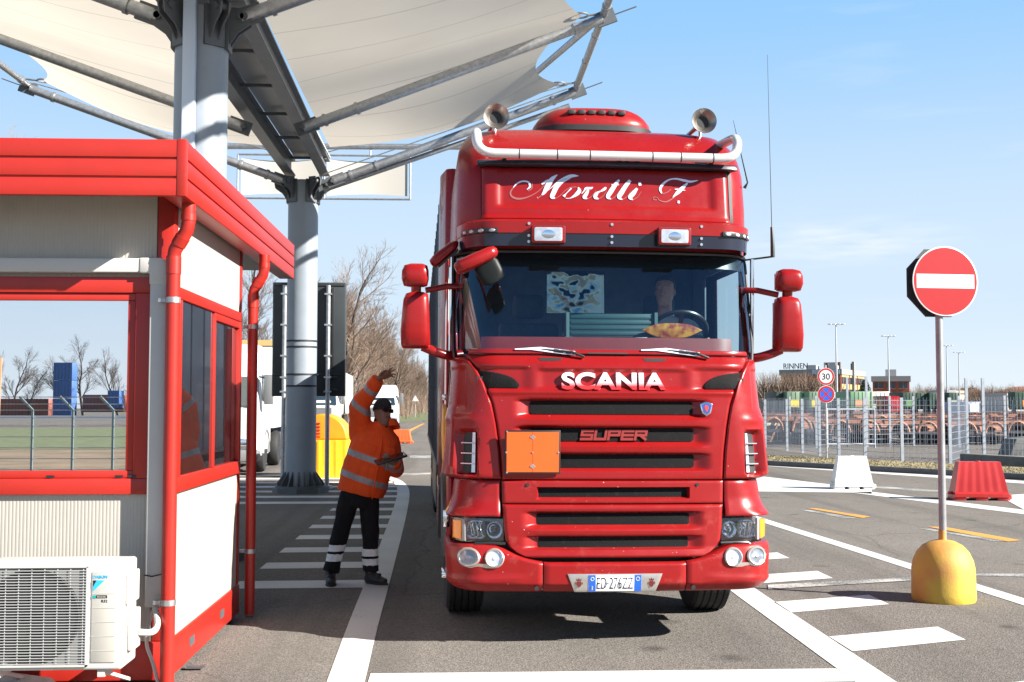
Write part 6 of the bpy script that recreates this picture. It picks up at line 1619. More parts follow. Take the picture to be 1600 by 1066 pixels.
for a_, b_ in (((-L, 0, 1.55), (L, 0, 1.55)), ((-L, 0, 0), (-L, 0, 1.6)), ((L, 0, 0), (L, 0, 1.6)), ((-L, 0, .15), (L, 0, .15))): s.tube([a_, b_], .04, 8)
s.build('frame', M_post, GT)
# concrete blocks by the fence
M_conc = P('dark_concrete', (.15, .15, .145), .9, nz=.25, ns=4, bump=.4, bs=14)
a, b = G(1508, 727), G(1660, 737)
s = MB(); s.bar((a.x, a.y, .17), (b.x, b.y, .17), .4, .34); o = s.build('concrete_kerb_block', M_conc, bevel=.03)
tag(o, 'long low concrete block lying on the dry grass right of the fence', 'concrete block')
p = G(1612, 716)
s = MB(); s.prism([(-.75, 0), (.9, 0), (.8, .75), (-.50, .62), (-.62, .35)], lambda u, v, w: Vector((p.x + u, p.y + w, v)), 0, .9); o = s.build('concrete_block', M_conc, bevel=.06)
tag(o, 'dark weathered concrete wedge at the right edge beside the fence', 'concrete block')
# ------------------------------------------------------------------ trailer chassis in the yard
M_rust = P('orange_brown_frame', (.30, .125, .07), .7, nz=.35, ns=4)
M_rust2 = P('brown_frame', (.27, .125, .075), .7, nz=.35, ns=4)
def chassis(loc, rz):
    t = thing('trailer_chassis', 'orange brown skeletal container trailer parked in the fenced yard', 'trailer chassis', loc, rz, 'trailer chassis parked in rows in the yard')
    s = MB(); s.box(-.55, -.40, 0, 12, .95, 1.25); s.box(.40, .55, 0, 12, .95, 1.25)
    for y in (0.05, 2.5, 5, 7.5, 11.8): s.box(-1.22, 1.22, y, y + .18, 1.05, 1.22)
    s.build('frame', M_rust, t, smooth=None)
    for y in (.9, 2.2, 3.5):
        for sx in (-1, 1): s = MB(); s.lathe([(.25, -.18), (.47, -.18), (.5, -.12), (.5, .12), (.47, .18), (.25, .18)], 14, Matrix.Translation((sx * 1.0, y, .5)) @ Matrix.Rotation(PI / 2, 4, 'Y')); s.build('wheel', M_tyre, t)
    s = MB()
    for sx in (-1, 1):
        for y in (.9, 2.2): s.rings([[Vector((sx * 1.0 + hx_, y + r * math.cos(a), .5 + r * math.sin(a))) for hx_, r in ((-.22, .58), (.22, .58), (.22, .62), (-.22, .62))] for a in [PI * k / 8 for k in range(9)]])
        # bowed twist-lock brackets seen from the end
        s.tube([(sx * .62 + .42 * math.cos(a), -.02, .62 + .55 * math.sin(a)) for a in [PI * k / 10 for k in range(11)]], .07, 6)
    s.build('mudguard', M_rust2, t, smooth=None)
    s = MB(); s.box(-1.15, 1.15, -.04, .0, .55, .70)
    for x in (-.95, .95): s.box(x - .15, x + .15, -.07, -.041, .57, .68)
    s.build('rear_bumper', P('bumper_dark', (.03, .03, .035), .6) if 'bumper_dark' not in MATS else MATS['bumper_dark'], t, smooth=None)
    return t
ch0 = None
for r_, (yy, n_, x0) in enumerate(((49, 8, 14.2), (63, 10, 16.0), (78, 12, 18.5))):
    for k in range(n_):
        loc = (x0 + k * 2.75 + random.uniform(-.15, .15), yy + random.uniform(-.7, .7) + .12 * k, 0)
        if ch0 is None: ch0 = chassis(loc, R(random.uniform(-2, 2)))
        else: dup(ch0, loc, R(random.uniform(-2, 2))).scale = (1, 1, random.uniform(.78, .95))
# ------------------------------------------------------------------ swap-body containers far in the yard
def colmat(nm, c): return MATS.get(nm) or P(nm, c, .55, nz=.1, ns=2)
def container(px0, px1, dist, col, nm, label, patch=None, txt=None, z0=1.15, z1=3.85):
    a, b = Yp(px0, 632, dist), Yp(px1, 632, dist); w = b.x - a.x
    t = thing('container_trailer', label, 'container', ((a.x + b.x) / 2, dist, 0))
    s = MB(); s.box(-w / 2, w / 2, 0, 7.2 if w < 4 else 2.5, z0, z1); bo = s.build('container', colmat(nm, col), t, bevel=.04)
    s = MB()
    for k in range(max(3, int(w / .6)) + 1):
        x = -w / 2 + .05 + (w - .1) * k / max(3, int(w / .6)); s.box(x - .03, x + .03, -.045, -.001, z0 + .1, z1 - .1)
    s.build('rib', colmat(nm + '_rib', tuple(c * .6 for c in col)), bo, smooth=None)
    if patch:
        s = MB(); s.box(-w * .28, w * .38, -.06, -.0455, z0 + .25, z0 + 1.35); s.build('logo_patch', colmat('patch_' + patch[0], patch[1]), bo)
    if txt: text_bm(txt, w * .8, 1.3, .03, .02, lambda u, v, o: Vector((u, -.05 - o, (z0 + z1) / 2 + v))).build('lettering', MATS['bumper_dark'], bo)
    s = MB(); s.box(-w / 2 + .05, w / 2 - .05, .2, 6.5 if w < 4 else 2.3, .85, z0 - .01)
    for x in (-w / 2 + .35, w / 2 - .35): s.lathe([(.2, -.2), (.5, -.18), (.5, .18), (.2, .2)], 12, Matrix.Translation((x, 1.2, .5)) @ Matrix.Rotation(PI / 2, 4, 'Y'))
    s.build('running_gear', MATS['bumper_dark'], t)
YEL = ('yellow', (.75, .55, .04)); ORG = ('orange', (.75, .25, .03))
container(1213, 1229, 188, (.03, .05, .04), 'container_black_green', 'very dark container nearest the lorry\'s mirror in the far row', ('dull', (.12, .12, .05)))
container(1229.5, 1251, 186, (.13, .20, .13), 'container_green', 'green container with yellow block left of the speed sign', YEL)
container(1253.5, 1262, 190, (.10, .22, .14), 'container_deep_green', 'narrow plain green container between two yellow blocked ones')
container(1264.5, 1281, 187, (.13, .20, .13), 'container_green', 'green container with yellow block just left of the speed sign post', YEL)
container(1300, 1327, 192, (.30, .38, .38), 'container_grey_green', 'pale grey green container right of the speed sign post')
container(1329, 1361, 184, (.17, .30, .18), 'container_soft_green', 'green container with a small orange mark below the first building', ('orange2', (.6, .3, .15)))
container(1362.5, 1390, 186, (.62, .60, .53), 'container_cream', 'cream container with dark lettering below the second building', None, 'BECON')
container(1411, 1432, 200, (.025, .06, .04), 'container_dark_green', 'dark green container just right of the red van', ('dull2', (.1, .22, .08)))
container(1432.5, 1452, 202, (.03, .07, .045), 'container_dark_green', 'middle dark green container behind the orange trailers')
container(1452.5, 1467, 201, (.025, .06, .05), 'container_dark_green', 'dark green container just left of the no entry pole')
container(1483, 1499, 200, (.02, .05, .035), 'container_dark_green', 'dark green container just right of the no entry pole', ('pale', (.5, .5, .3)))
container(1586, 1640, 190, (.04, .09, .05), 'container_dark_green', 'dark green container at the right edge with orange end', ORG)
container(1510, 1532, 150, (.30, .36, .50), 'container_pale_blue', 'pale blue box body with white end behind the orange trailers', ('white', (.75, .75, .75)), None, .5, 2.1)
p = Yp(1399, 632, 175)
RV = thing('van', 'small red van parked between the cream and dark green containers', 'van', (p.x, 175, 0))
s = MB(); rs = []
for y, z0, z1, h in ((0, .6, 1.5, .85), (.5, .5, 2.4, .98), (1.2, .5, 3.05, 1.0), (5.0, .5, 3.1, 1.0), (5.2, .6, 3.0, .95)): rs.append([Vector((x, y, z)) for x, z in rrect(-h * 1.1, h * 1.1, z0, z1, .2, 3)])
s.rings(rs); s.build('body', M_redd, RV, smooth=50)
s = MB(); s.prism([(-.85, 1.7), (.85, 1.7), (.75, 2.5), (-.75, 2.5)], lambda u, v, w: Vector((u, .1 + (v - 1.5) * .55 + w, v)), -.06, .02); s.build('windscreen', M_blackp, RV)
for x in (-.9, .9):
    for y in (1.1, 4.2): s = MB(); s.lathe([(.15, -.12), (.38, -.12), (.38, .12), (.15, .12)], 12, Matrix.Translation((x, y, .38)) @ Matrix.Rotation(PI / 2, 4, 'Y')); s.build('wheel', M_tyre, RV)
# black trailer tail with strut at the truck's mirror
p = G(1212, 690); DT = thing('flatbed_trailer', 'black flatbed trailer tail with a slanted prop beside the red lorry', 'trailer', (p.x, p.y, 0))
s = MB(); s.box(-1.1, .55, 0, 6, .95, 1.2); s.box(-1.1, .6, -.05, .0, .7, .95); s.build('bed', M_black, DT)
s = MB(); s.box(-.9, .2, -.08, -.051, .75, .9); s.build('tail_plate', P('cream_plate', (.6, .55, .45), .5), DT)
s = MB(); s.bar((-.35, -.3, 0), (.25, -.2, 1.25), .08, .08); s.build('prop', M_rust2, DT)
for x in (-.7, .3): s = MB(); s.lathe([(.2, -.18), (.48, -.18), (.5, 0), (.48, .18), (.2, .18)], 18, Matrix.Translation((x, .9, .5)) @ Matrix.Rotation(PI / 2, 4, 'Y')); s.build('wheel', M_tyre, DT)
# ------------------------------------------------------------------ buildings
M_brick = P('brown_brick', (.30, .088, .052), .8, nz=.18, ns=.6); M_par = P('grey_parapet', (.24, .24, .23), .7, nz=.06, ns=.5); M_crm = P('cream_spandrel', (.40, .30, .13), .7); M_bw_ = P('office_glass', (.03, .04, .06), .12)
def office(p, rz, LA, LB, h, label, winA, winB, floors=3):
    t = thing('office_building', label, 'building', p, rz)
    s = MB(); s.box(0, LA, 0, LB, 0, h - 1.4); s.build('wall', M_brick, t)
    s = MB(); s.box(-.35, LA + .35, -.35, LB + .35, h - 1.39, h); s.build('parapet', M_par, t)
    fh = (h - 1.4) / floors
    for k in range(floors):
        z = k * fh + .9
        if winA:
            for i in range(winA):
                w = LA / winA; s = MB(); s.box(i * w + .5, (i + 1) * w - .5, -.12, -.02, z - .1, z + fh * .55); f_ = s.build('window', M_bw_, t)
                s = MB(); s.box(i * w + .45, (i + 1) * w - .45, -.18, -.121, z - .2, z - .1); s.box((i + .5) * w - .05, (i + .5) * w + .05, -.16, -.121, z - .1, z + fh * .55); s.build('frame', M_par, f_)
        if winB:
            for i in range(winB):
                w = LB / winB; s = MB(); s.box(LA + .02, LA + .10, i * w + .4, (i + 1) * w - .4, z - .1, z + fh * .5); f_ = s.build('window', M_bw_, t)
            for q in range(3): s = MB(); s.box(LA + .015, LA + .16, .6 + q * LB / 3, (q + 1) * LB / 3 - .6, z + fh * .52, z + fh * .95); s.build('spandrel', M_crm, t)
    return t
b1 = Yp(1224, 632, 290)
OB = office((b1.x, 292, 0), R(-32), 15.2, 26, 10.6, 'brown brick office block with a roof sign and cream lit side', 0, 9)
text_bm('RINNEN', 6.2, 1.35, .25, .0, lambda u, v, o: Vector((3.8 + u, .3 - o, 11.55 + v))).build('roof_lettering', P('dark_sign_letter', (.02, .025, .03), .5), OB)
s = MB()
for k in range(6): s.box(1.0 + k * 1.1, 1.08 + k * 1.1, .32, .4, 10.6, 11)
s.build('sign_frame', MATS['bumper_dark'], OB)
s = MB(); s.box(8.2, 15, -.5, -.36, 9.4, 10.4); sb = s.build('name_board', P('pale_blue_board', (.42, .52, .66), .5), OB)
text_bm('BAR RISTO', 5.6, .6, .06, .03, lambda u, v, o: Vector((11.6 + u, -.5 - o, 9.9 + v))).build('lettering', M_white_pl, sb)
P('plant_grey', (.36, .36, .37), .6)
for q_ in ((5, 7.5, 6, 9, 10.6, 11.9), (9, 12, 8, 12, 10.6, 12.6), (11.2, 13.5, 3.5, 5.2, 10.6, 11.6)): s = MB(); s.box(*q_); s.build('roof_plant', MATS['plant_grey'], OB)
P('chimney_brown', (.10, .06, .05), .8)
for q_ in ((12, 12.7, 10, 10.8, 10.6, 12.7), (14, 14.7, 16, 16.8, 10.6, 12.5), (10.2, 10.8, 5, 5.6, 10.6, 12.3)): s = MB(); s.box(*q_); s.build('chimney', MATS['chimney_brown'], OB)
s = MB(); s.box(15.36, 16.0, 11.2, 12.4, 0, 12.8); s.build('stair_shaft', M_par, OB)
b2 = Yp(1364, 632, 300)
O2 = office((b2.x, 300, 0), R(-22), 9.2, 8, 9.2, 'lower brown office block with dark glazed front right of the first', 3, 0)
s = MB(); s.box(3.2, 6.0, 2, 4.5, 9.2, 11.0); s.build('roof_plant', MATS['plant_grey'], O2)
def shed(px0, px1, ytop, dist, col, nm, label, roof=None, ybot=None):
    a, b = Yp(px0, 632, dist), Yp(px1, 632, dist); w = b.x - a.x; h = 1.75 + (632 - ytop) * dist / 1800
    t = thing('warehouse', label, 'warehouse', ((a.x + b.x) / 2, dist, 0))
    s = MB(); s.box(-w / 2, w / 2, 0, 14, 0, h * .86); s.build('wall', colmat(nm, col), t)
    s = MB(); s.prism([(-w / 2 - .3, h * .861), (w / 2 + .3, h * .861), (w / 2 + .1, h), (-w / 2 - .1, h)] if roof is None else [(-w / 2 - .4, h * .861), (w / 2 + .4, h * .861), (0, h * 1.25)], lambda u, v, w_: Vector((u, w_, v)), -.3, 14.3); s.build('roof', colmat('roof_' + nm, roof or tuple(c * .8 for c in col)), t)
    s = MB()
    for k in range(3): x = -w / 2 + w * (k + .5) / 3; s.box(x - w * .1, x + w * .1, -.08, -.01, h * .2, h * .55)
    s.build('door', colmat('shed_door', (.12, .13, .15)), t)
shed(1426, 1466, 617, 330, (.58, .57, .56), 'shed_pale', 'long pale warehouse between the office block and the sign pole')
shed(1483, 1492, 609, 340, (.42, .40, .43), 'shed_grey', 'grey box building just right of the sign pole')
shed(1492.5, 1511, 610, 345, (.66, .55, .42), 'shed_cream', 'cream orange box building right of the grey one')
shed(1574, 1640, 614, 300, (.60, .57, .52), 'shed_white', 'white trimmed warehouse at the right edge of the yard')
shed(1506, 1540, 612, 520, (.5, .42, .36), 'house_far', 'distant house with a low red roof among bare trees', (.32, .12, .08))
shed(1572, 1640, 610, 560, (.5, .42, .36), 'house_far', 'distant house with a long red roof at the right edge', (.30, .13, .09))
# ------------------------------------------------------------------ high mast lamps
def mast(px, ytop, dist, label):
    p = Yp(px, 632, dist); h = 1.75 + (632 - ytop) * dist / 1800
    t = thing('lamp_mast', label, 'lamp mast', (p.x, dist, 0))
    s = MB(); s.tube([(0, 0, 0), (0, 0, h)], [.22, .10], 10); s.build('pole', M_steel, t)
    s = MB(); s.box(-1.3, 1.3, -.06, .06, h - .1, h); s.build('crossarm', M_steel, t)
    for x in (-1.15, -.4, .4, 1.15):
        s = MB(); s.box(x - .3, x + .3, -.45, .2, h - .28, h - .12); s.build('floodlight', M_alu, t, bevel=.03)
mast(1308, 503, 200, 'tallest lamp mast, rising behind the speed limit sign'); mast(1389.5, 522, 232, 'lamp mast rising in front of the second office block')
mast(1480.5, 537, 260, 'thin lamp mast half hidden by the no entry pole'); mast(1499.5, 548, 285, 'shortest lamp mast, right of the no entry pole'); mast(645, 548, 330, 'thin distant lamp mast beside the lorry trailer')
# ------------------------------------------------------------------ waiting lorries on the left
M_lw = P('lorry_white_paint', (.62, .62, .62), .35, coat=.4, nz=.03); M_lg = P('lorry_grey_trim', (.16, .165, .17), .5); M_wsd = mirror_glass('lorry_windscreen', (.02, .035, .04), .18, (.8, .9, .95))
def lorry(loc, rz, label, tl=10, th=3.9, tcol=None, cabh=3.5, topstrip=None):
    t = thing('lorry', label, 'lorry', loc, rz)
    s = MB(); rs = []
    for z, h, y0, y1 in ((.45, 1.18, .08, 2.2), (.8, 1.23, .0, 2.2), (1.5, 1.23, .0, 2.2), (1.9, 1.22, .06, 2.2), (cabh - .7, 1.18, .30, 2.2), (cabh - .25, 1.13, .50, 2.15), (cabh, 1.0, .95, 2.1)):
        rs.append([(x, y0 + (y1 - y0) * (yy + 0), z) for x, yy in [(-h + .18, 0), (-h * .5, -.03), (h * .5, -.03), (h - .18, 0), (h - .04, .06), (h, .16), (h, 1), (-h, 1), (-h, .16), (-h + .04, .06)]])
    s.rings(rs); cb = s.build('cab', M_lw, t, smooth=30)
    def fy_(z): return float(np.interp(z, [.45, .8, 1.5, 1.9, cabh - .7, cabh - .25], [.08, 0, 0, .06, .30, .5])) - .075
    s = MB(); s.prism([(-1.02, 1.72), (1.02, 1.72), (.96, cabh - .85), (-.96, cabh - .85)], lambda u, v, w: Vector((u, fy_(v) - w, v)), -.06, .012); s.build('windscreen', M_wsd, t)
    for sx in (-1, 1):
        s = MB(); s.prism([(.42, 1.85), (1.30, 1.75), (1.30, cabh - .8), (.58, cabh - .8)], lambda u, v, w: Vector((sx * (1.18 + w), u, v)), .0, .052); s.build('side_window', M_wsd, t)
        s = MB(); s.box(sx * 1.42 - .11, sx * 1.42 + .11, .10, .3, 1.75, 2.5); s.tube([(sx * 1.15, .3, 2.45), (sx * 1.42, .2, 2.4)], .03, 6); s.build('mirror', M_lg, t, bevel=.04)
        s = MB(); s.box(sx * .92 - .22, sx * .92 + .22, -.09, .0, .70, .90); s.build('headlight', M_refl, t, bevel=.03)
    s = MB(); s.box(-.72, .72, -.10, -.02, .95, 1.55)
    for k in range(4): s.box(-.72, .72, -.115, -.101, 1.0 + k * .14, 1.06 + k * .14)
    s.build('grille', M_lg, t)
    s = MB(); s.box(-1.2, 1.2, -.08, .5, .32, .62); s.build('bumper', M_lg, t, bevel=.06)
    s = MB(); s.box(-.45, .45, .5, 5.5, .6, .95); s.box(-.9, .9, 2.4, 4.6, .4, .6); s.build('chassis', M_black, t)
    for sx in (-1, 1):
        for y in (1.35, 4.6) + ((8.5, 9.8) if tl > 8 else ()):
            s = MB(); q = Matrix.Translation((sx * 1.04, y, .5)) @ Matrix.Rotation(PI / 2, 4, 'Y'); s.lathe([(.3, -.16), (.46, -.16), (.5, -.1), (.5, .1), (.46, .16), (.3, .16)], 24, q); wh = s.build('wheel', M_tyre, t)
            s = MB(); s.lathe([(.3, sx * .1), (.27, sx * .12), (.16, sx * .05), (.14, sx * .15), (.01, sx * .16)], 16, q); s.build('rim', M_alu, wh)
        s = MB(); s.tube([(sx * 1.2, 1.35 + .6 * math.cos(a), .5 + .58 * math.sin(a)) for a in [PI * k / 10 for k in range(11)]], .06, 6); s.build('wheel_arch', M_lg, t)
    if tl:
        s = MB(); s.box(-1.25, 1.25, 2.75, 2.75 + tl, 1.1, th); tb_ = s.build('trailer_box', tcol or M_lw, t, bevel=.03)
        s = MB()
        for y in np.arange(3.2, 2.6 + tl, .8): s.box(1.2505, 1.262, y, y + .05, 1.15, th - .05); s.box(-1.262, -1.2505, y, y + .05, 1.15, th - .05)
        s.build('rib', P('trailer_rib', (.5, .49, .46), .6) if 'trailer_rib' not in MATS else MATS['trailer_rib'], tb_)
        if topstrip:
            s = MB(); s.box(-1.27, 1.27, 2.72, 2.78 + tl, th + .002, th + .16); s.build('top_rail', topstrip, tb_)
    return t
lorry((-6.15, 29.0, 0), R(2.4), 'white lorry nearest behind the kiosk, its cab door side in view', 9, 3.35, None, 3.3, P('tan_rail', (.45, .30, .12), .6))
lorry((-8.75, 74.2, 0), R(2.4), 'white lorry with dusty cream trailer behind the black message board', 14, 3.95, P('dusty_cream_sheet', (.55, .52, .46), .8, nz=.25, ns=.8, bump=.3, bs=3), 3.2)
lorry((-5.15, 77, 0), R(1.5), 'farthest white lorry, seen just over the worker\'s shoulder', 0, 3.9, None, 3.05)
# ------------------------------------------------------------------ bare trees
M_bark = P('grey_brown_bark', (.105, .082, .066), .9, nz=.3, ns=3); M_twig = P('brown_twigs', (.19, .135, .10), .9, nz=.3, ns=.8)
def tree_data(seed, H, levels=5, spread=.55, first=.28, lean=.0):
    rnd = random.Random(seed); segs = {0: [], 1: []}
    def br(p, d, L, r, lv):
        n_ = 4 if lv < 2 else 3
        pts = [p]; dd = d.copy()
        for i in range(n_):
            dd = (dd + Vector((rnd.gauss(0, .13), rnd.gauss(0, .13), rnd.gauss(.05, .08)))).normalized(); p = p + dd * (L / n_); pts.append(p)
        r1 = r * (.55 if lv else .45)
        for i in range(n_):
            segs[0 if lv < 2 else 1].append((pts[i], pts[i + 1], r + (r1 - r) * i / n_, r + (r1 - r) * (i + 1) / n_))
        if lv >= levels: return
        k = (7, 5, 5, 4, 3)[min(lv, 4)]
        for i in range(k):
            t = (first + (1 - first) * (i + rnd.random()) / k) if lv == 0 else (.25 + .75 * (i + rnd.random() * .8) / k); t = min(t, .999)
            j = int(t * n_); q = pts[j].lerp(pts[j + 1], t * n_ - j); a = rnd.uniform(0, 2 * PI); tilt = rnd.uniform(.35, .95) * spread * 1.5
            dr = (pts[j + 1] - pts[j]).normalized(); ref = Vector((1, 0, 0)) if abs(dr.z) > .8 else Vector((0, 0, 1)); u = dr.cross(ref).normalized(); v = dr.cross(u)
            nd_ = (dr * math.cos(tilt) + (u * math.cos(a) + v * math.sin(a)) * math.sin(tilt)).normalized()
            br(q, nd_, L * rnd.uniform(.42, .62) * (1 - .35 * t * (lv == 0)), max(.006, (r + (r1 - r) * t) * .5), lv + 1)
        br(pts[-1], dd, L * .5, r1, lv + 1)
    br(Vector((0, 0, 0)), Vector((lean, 0, 1)).normalized(), H * .62, H * .020, 0)
    out = []
    for k in (0, 1):
        sides = 6 if k == 0 else 3; V, F = [], []
        for a, b, ra, rb in segs[k]:
            d = (b - a).normalized(); ref = Vector((1, 0, 0)) if abs(d.z) > .8 else Vector((0, 0, 1)); u = d.cross(ref).normalized(); v = d.cross(u); i0 = len(V)
            for p, r in ((a, ra), (b, rb)): V += [tuple(p + (u * math.cos(2 * PI * q / sides) + v * math.sin(2 * PI * q / sides)) * r) for q in range(sides)]
            F += [(i0 + q, i0 + (q + 1) % sides, i0 + sides + (q + 1) % sides, i0 + sides + q) for q in range(sides)]
        out.append((V, F))
    return out
TREES = []
def make_tree(seed, H, **kw):
    (V0, F0), (V1, F1) = tree_data(seed, H, **kw)
    t = thing('bare_tree', None, None)
    mesh_obj('trunk', V0, F0, M_bark, t, smooth=180); mesh_obj('crown', V1, F1, M_twig, t)
    return t
protos = [make_tree(11, 11, spread=.5), make_tree(23, 12, spread=.42, first=.35), make_tree(37, 10.5, spread=.6, first=.2), make_tree(51, 11.5, spread=.5, first=.3, lean=.06)]
used_p = [False] * 4
def plant(x, y, sc, k, label, group=None):
    if not used_p[k]: t = protos[k]; used_p[k] = True; t.location = (x, y, 0)
    else: t = dup(protos[k], (x, y, 0), 0)
    t.rotation_euler = (0, 0, random.uniform(0, 6.28)); t.scale = (sc * random.uniform(.95, 1.15), sc * random.uniform(.95, 1.15), sc)
    t['label'] = label; t['category'] = 'tree'
    if group: t['group'] = group
    elif 'group' in t: del t['group']
    return t
def plant_px(px, dist, sc, k, label, group=None): p = Yp(px, 632, dist); return plant(p.x, dist, sc, k, label, group)
plant_px(14, 75, 1.45, 1, 'bare treetop showing above the left end of the kiosk roof'); plant_px(395, 52, .72, 0, 'bare tree between the kiosk downpipe and the message board')
plant_px(530, 97, 1.30, 2, 'tallest bare tree just right of the message board')
RT = 'row of bare trees beside the road behind the lorries'
for k in range(46):
    y = 96 + k * 4.6; x = -9.6 + random.uniform(-1.6, .8)
    plant(x, y, random.uniform(.92, 1.12) - .25 * k / 46, k % 4, 'bare brown tree in the dense roadside row beyond the waiting lorries', RT)
for k in range(16):
    plant(-16 - k * 2.6 + random.uniform(-1, 1), 92 + random.uniform(-6, 10), random.uniform(.8, 1.0), (k + 1) % 4, 'bare brown tree in the wood behind the kiosk and the waiting lorries', 'bare trees of the wood behind the kiosk')
for k in range(9):
    plant_px(1196 + k * 10, 205 + random.uniform(0, 20), random.uniform(.28, .38), k % 4, 'low bare brown tree in the clump left of the office block', 'low bare trees left of the office block')
for k, px in enumerate((1434, 1446, 1460, 1498, 1515, 1528, 1542, 1556, 1570, 1585, 1598)):
    plant_px(px, 400 + random.uniform(0, 60), random.uniform(.62, .85), k % 4, 'distant bare tree on the skyline right of the offices', 'bare trees on the skyline')
# dense undergrowth that reads as one mass
def brush(name, label, spots, hmin, hmax, n_each, w):
    V, F = [], []
    for x0, y0 in spots:
        for k in range(n_each):
            x, y = x0 + random.gauss(0, 1.8), y0 + random.gauss(0, 1.6); h = random.uniform(hmin, hmax); a = random.uniform(0, PI); tx, ty = random.gauss(0, .25) * h, random.gauss(0, .25) * h
            dx, dy = w * math.cos(a), w * math.sin(a); i = len(V)
            V += [(x - dx, y - dy, 0), (x + dx, y + dy, 0), (x + tx * .4 + dx * .7, y + ty * .4 + dy * .7, h * .6), (x + tx * .4 - dx * .7, y + ty * .4 - dy * .7, h * .6), (x + tx, y + ty, h)]
            F += [(i, i + 1, i + 2, i + 3), (i + 3, i + 2, i + 4)]
            for q in range(3):
                z = h * random.uniform(.3, .9); j = len(V); bx, by = x + tx * .5, y + ty * .5; s_ = random.uniform(.3, .7); aa = random.uniform(0, 2 * PI)
                V += [(bx, by, z), (bx + w * .8, by, z + .03), (bx + s_ * math.cos(aa), by + s_ * math.sin(aa), z + s_ * random.uniform(.5, 1.2))]; F.append((j, j + 1, j + 2))
    o = mesh_obj(name, V, F, M_twig); tag(o, label, 'undergrowth', kind='stuff')
brush('undergrowth', 'dense leafless undergrowth below the roadside trees', [(-9.8 - random.uniform(0, 3), y) for y in np.arange(96, 310, 2.4)] + [(-15 - k * 1.6, 90) for k in range(30)], 1.5, 5.0, 80, .022)
brush('scrub', 'low brown scrub along the far edge of the yard', [(Yp(px, 632, 215).x, 215) for px in range(1190, 1290, 3)] + [(Yp(px, 632, 380).x, 380) for px in range(1425, 1610, 2)], 2.5, 8.5, 70, .07)
brush('far_wood', 'far leafless wood along the horizon behind the yard', [(Yp(px, 632, 440).x, 440 + random.uniform(-12, 12)) for px in list(range(640, 1225, 4)) + list(range(1600, 1900, 5))], 4.0, 11.0, 34, .09)
p = Yp(1352, 632, 270); t = thing('evergreen_shrub', 'small dark evergreen tree before the second office block', 'tree', (p.x, 270, 0))
V, F = [], []
for k in range(1500):
    z = random.uniform(.8, 7.5); r = 2.6 * (1 - (z - .8) / 7.2) ** .7 * math.sqrt(random.random()); a = random.uniform(0, 2 * PI); c = Vector((r * math.cos(a), r * math.sin(a), z)); u = Vector((random.gauss(0, 1), random.gauss(0, 1), random.gauss(0, 1))).normalized() * .35; v = Vector((random.gauss(0, 1), random.gauss(0, 1), random.gauss(0, 1))).normalized() * .2; i = len(V)
    V += [c - u, c + v, c + u]; F.append((i, i + 1, i + 2))
mesh_obj('crown', V, F, P('dark_needles', (.05, .07, .035), .9), t); s = MB(); s.tube([(0, 0, 0), (0, 0, 5)], [.2, .05], 8); s.build('trunk', M_bark, t)
# ------------------------------------------------------------------ what the kiosk window mirrors, behind the camera
M_gp = P('green_fence_post', (.20, .26, .26), .5, .3)
RF = thing('wire_fence', 'wire fence with bent post tops mirrored in the kiosk window', 'fence', (-9, -12.5, 0))
for k in range(13):
    s = MB(); x = -4.5 + k * .92; s.tube([(x, 0, 0), (x, 0, 1.62), (x - .32, -.05, 1.93)], .032, 8); s.build('post', M_gp, RF)
for z in (.25, .5, .75, 1.0, 1.25, 1.45, 1.62):
    s = MB(); s.tube([(-5, 0, z), (7, 0, z)], .009, 4); s.build('wire', M_alu, RF)
for z, o_ in ((1.76, -.15), (1.92, -.31)):
    s = MB(); s.tube([(-5, 0, z), (7, 0, z)], .009, 4); s.build('wire', M_alu, RF)
quads([[(-160, -31), (60, -31), (60, -72), (-160, -72)]], 'verge', M_green, .02)
quads([[(-160, -6), (60, -6), (60, -30.9), (-160, -30.9)]], 'verge', M_soil, .012)
s = MB(); s.tube([(-3.87, 4.9, 0), (-3.82, 4.9, 2.14)], .026, 10)
o = s.build('wooden_post', P('bare_wood', (.45, .24, .12), .7, nz=.2, ns=4)); tag(o, 'bare wooden post mirrored at the left of the kiosk window', 'post')
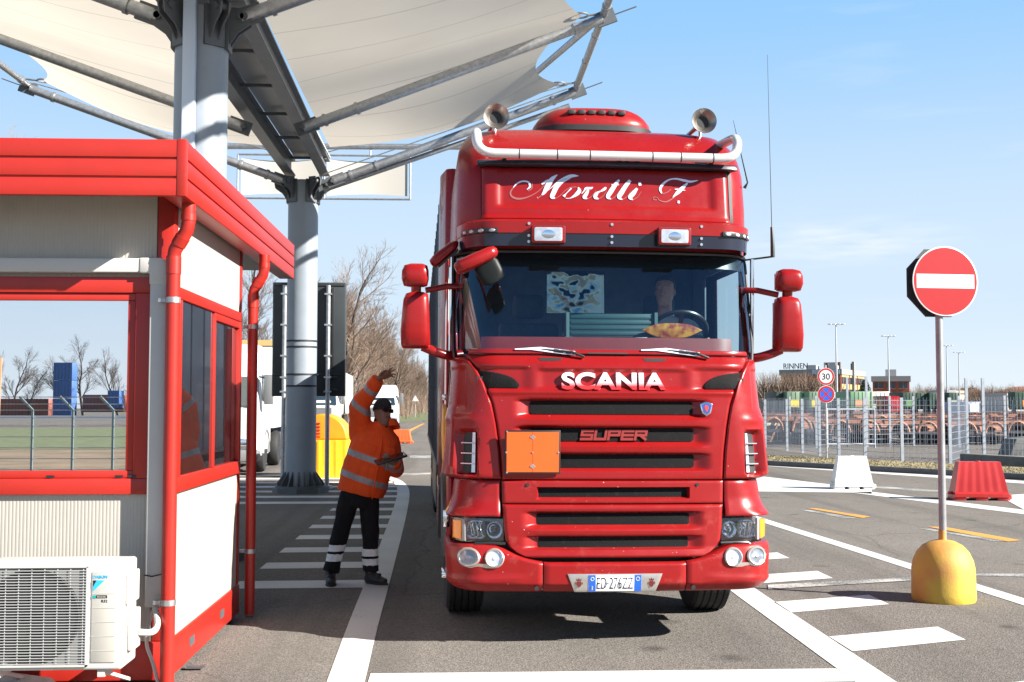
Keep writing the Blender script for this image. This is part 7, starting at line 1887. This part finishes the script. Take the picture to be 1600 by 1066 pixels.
s = MB(); s.box(-150, 60, -88, -87.9, .45, .78); o = s.build('guard_rail', M_alu); tag(o, 'long pale guard rail mirrored above the grass in the kiosk window', 'guard rail')
def bcont(x, y, w, h, z0, nm, col, label):
    t = thing('shipping_container', label, 'container', (x, y, z0)); s = MB(); s.box(-w / 2, w / 2, 0, 2.4, 0, h); bo = s.build('box', colmat(nm, col), t, bevel=.03)
    s = MB()
    for k in range(int(w / .5)): s.box(-w / 2 + .1 + k * .5, -w / 2 + .3 + k * .5, 2.402, 2.44, .15, h - .15)
    s.build('rib', colmat(nm + '_rib', tuple(c * .75 for c in col)), bo)
for x, w, nm, col, z0, lb in ((-66.5, 11, 'box_rust', (.30, .09, .06), 0, 'rust red container mirrored left of the blue stack'), (-58, 2.7, 'box_blue', (.045, .13, .36), 0, 'bottom blue container of the stack mirrored in the kiosk window'), (-58, 2.7, 'box_blue', (.045, .13, .36), 2.65, 'middle blue container of the stack mirrored in the kiosk window'), (-58, 2.7, 'box_blue', (.045, .13, .36), 5.3, 'top blue container of the stack mirrored in the kiosk window'), (-53, 6, 'box_rust', (.30, .09, .06), .6, 'rust red container mirrored right of the blue stack'), (-50.6, 1.7, 'box_blue', (.045, .13, .36), 1.2, 'small blue container mirrored near the right jamb of the kiosk window'), (-44, 9, 'box_tan', (.40, .30, .18), 0, 'tan container mirrored at the right end of the row')):
    bcont(x, -160 - (3 if nm == 'box_rust' else 0), w, 2.6, z0, nm, col, lb)
for k in range(14): plant(-84 + k * 3.4 + random.uniform(-2, 2), -150 - random.uniform(6, 26), random.uniform(.5, 1.0), k % 4, 'bare tree behind the containers mirrored in the kiosk window', 'bare trees mirrored in the kiosk window')
# litter by the kiosk base
p = G(305, 1047)
s = MB(); s.prism([(-.06, 0), (.05, .0), (.062, .018), (.02, .012), (-.05, .02)], lambda u, v, w: Vector((p.x + u, p.y + w, v + .012)), -.02, .03); o = s.build('litter', M_dkgrey, smooth=30); tag(o, 'crumpled dark scrap of litter at the foot of the kiosk', 'litter')
# kiosk parts placed on their thing
bpy.context.view_layer.update()
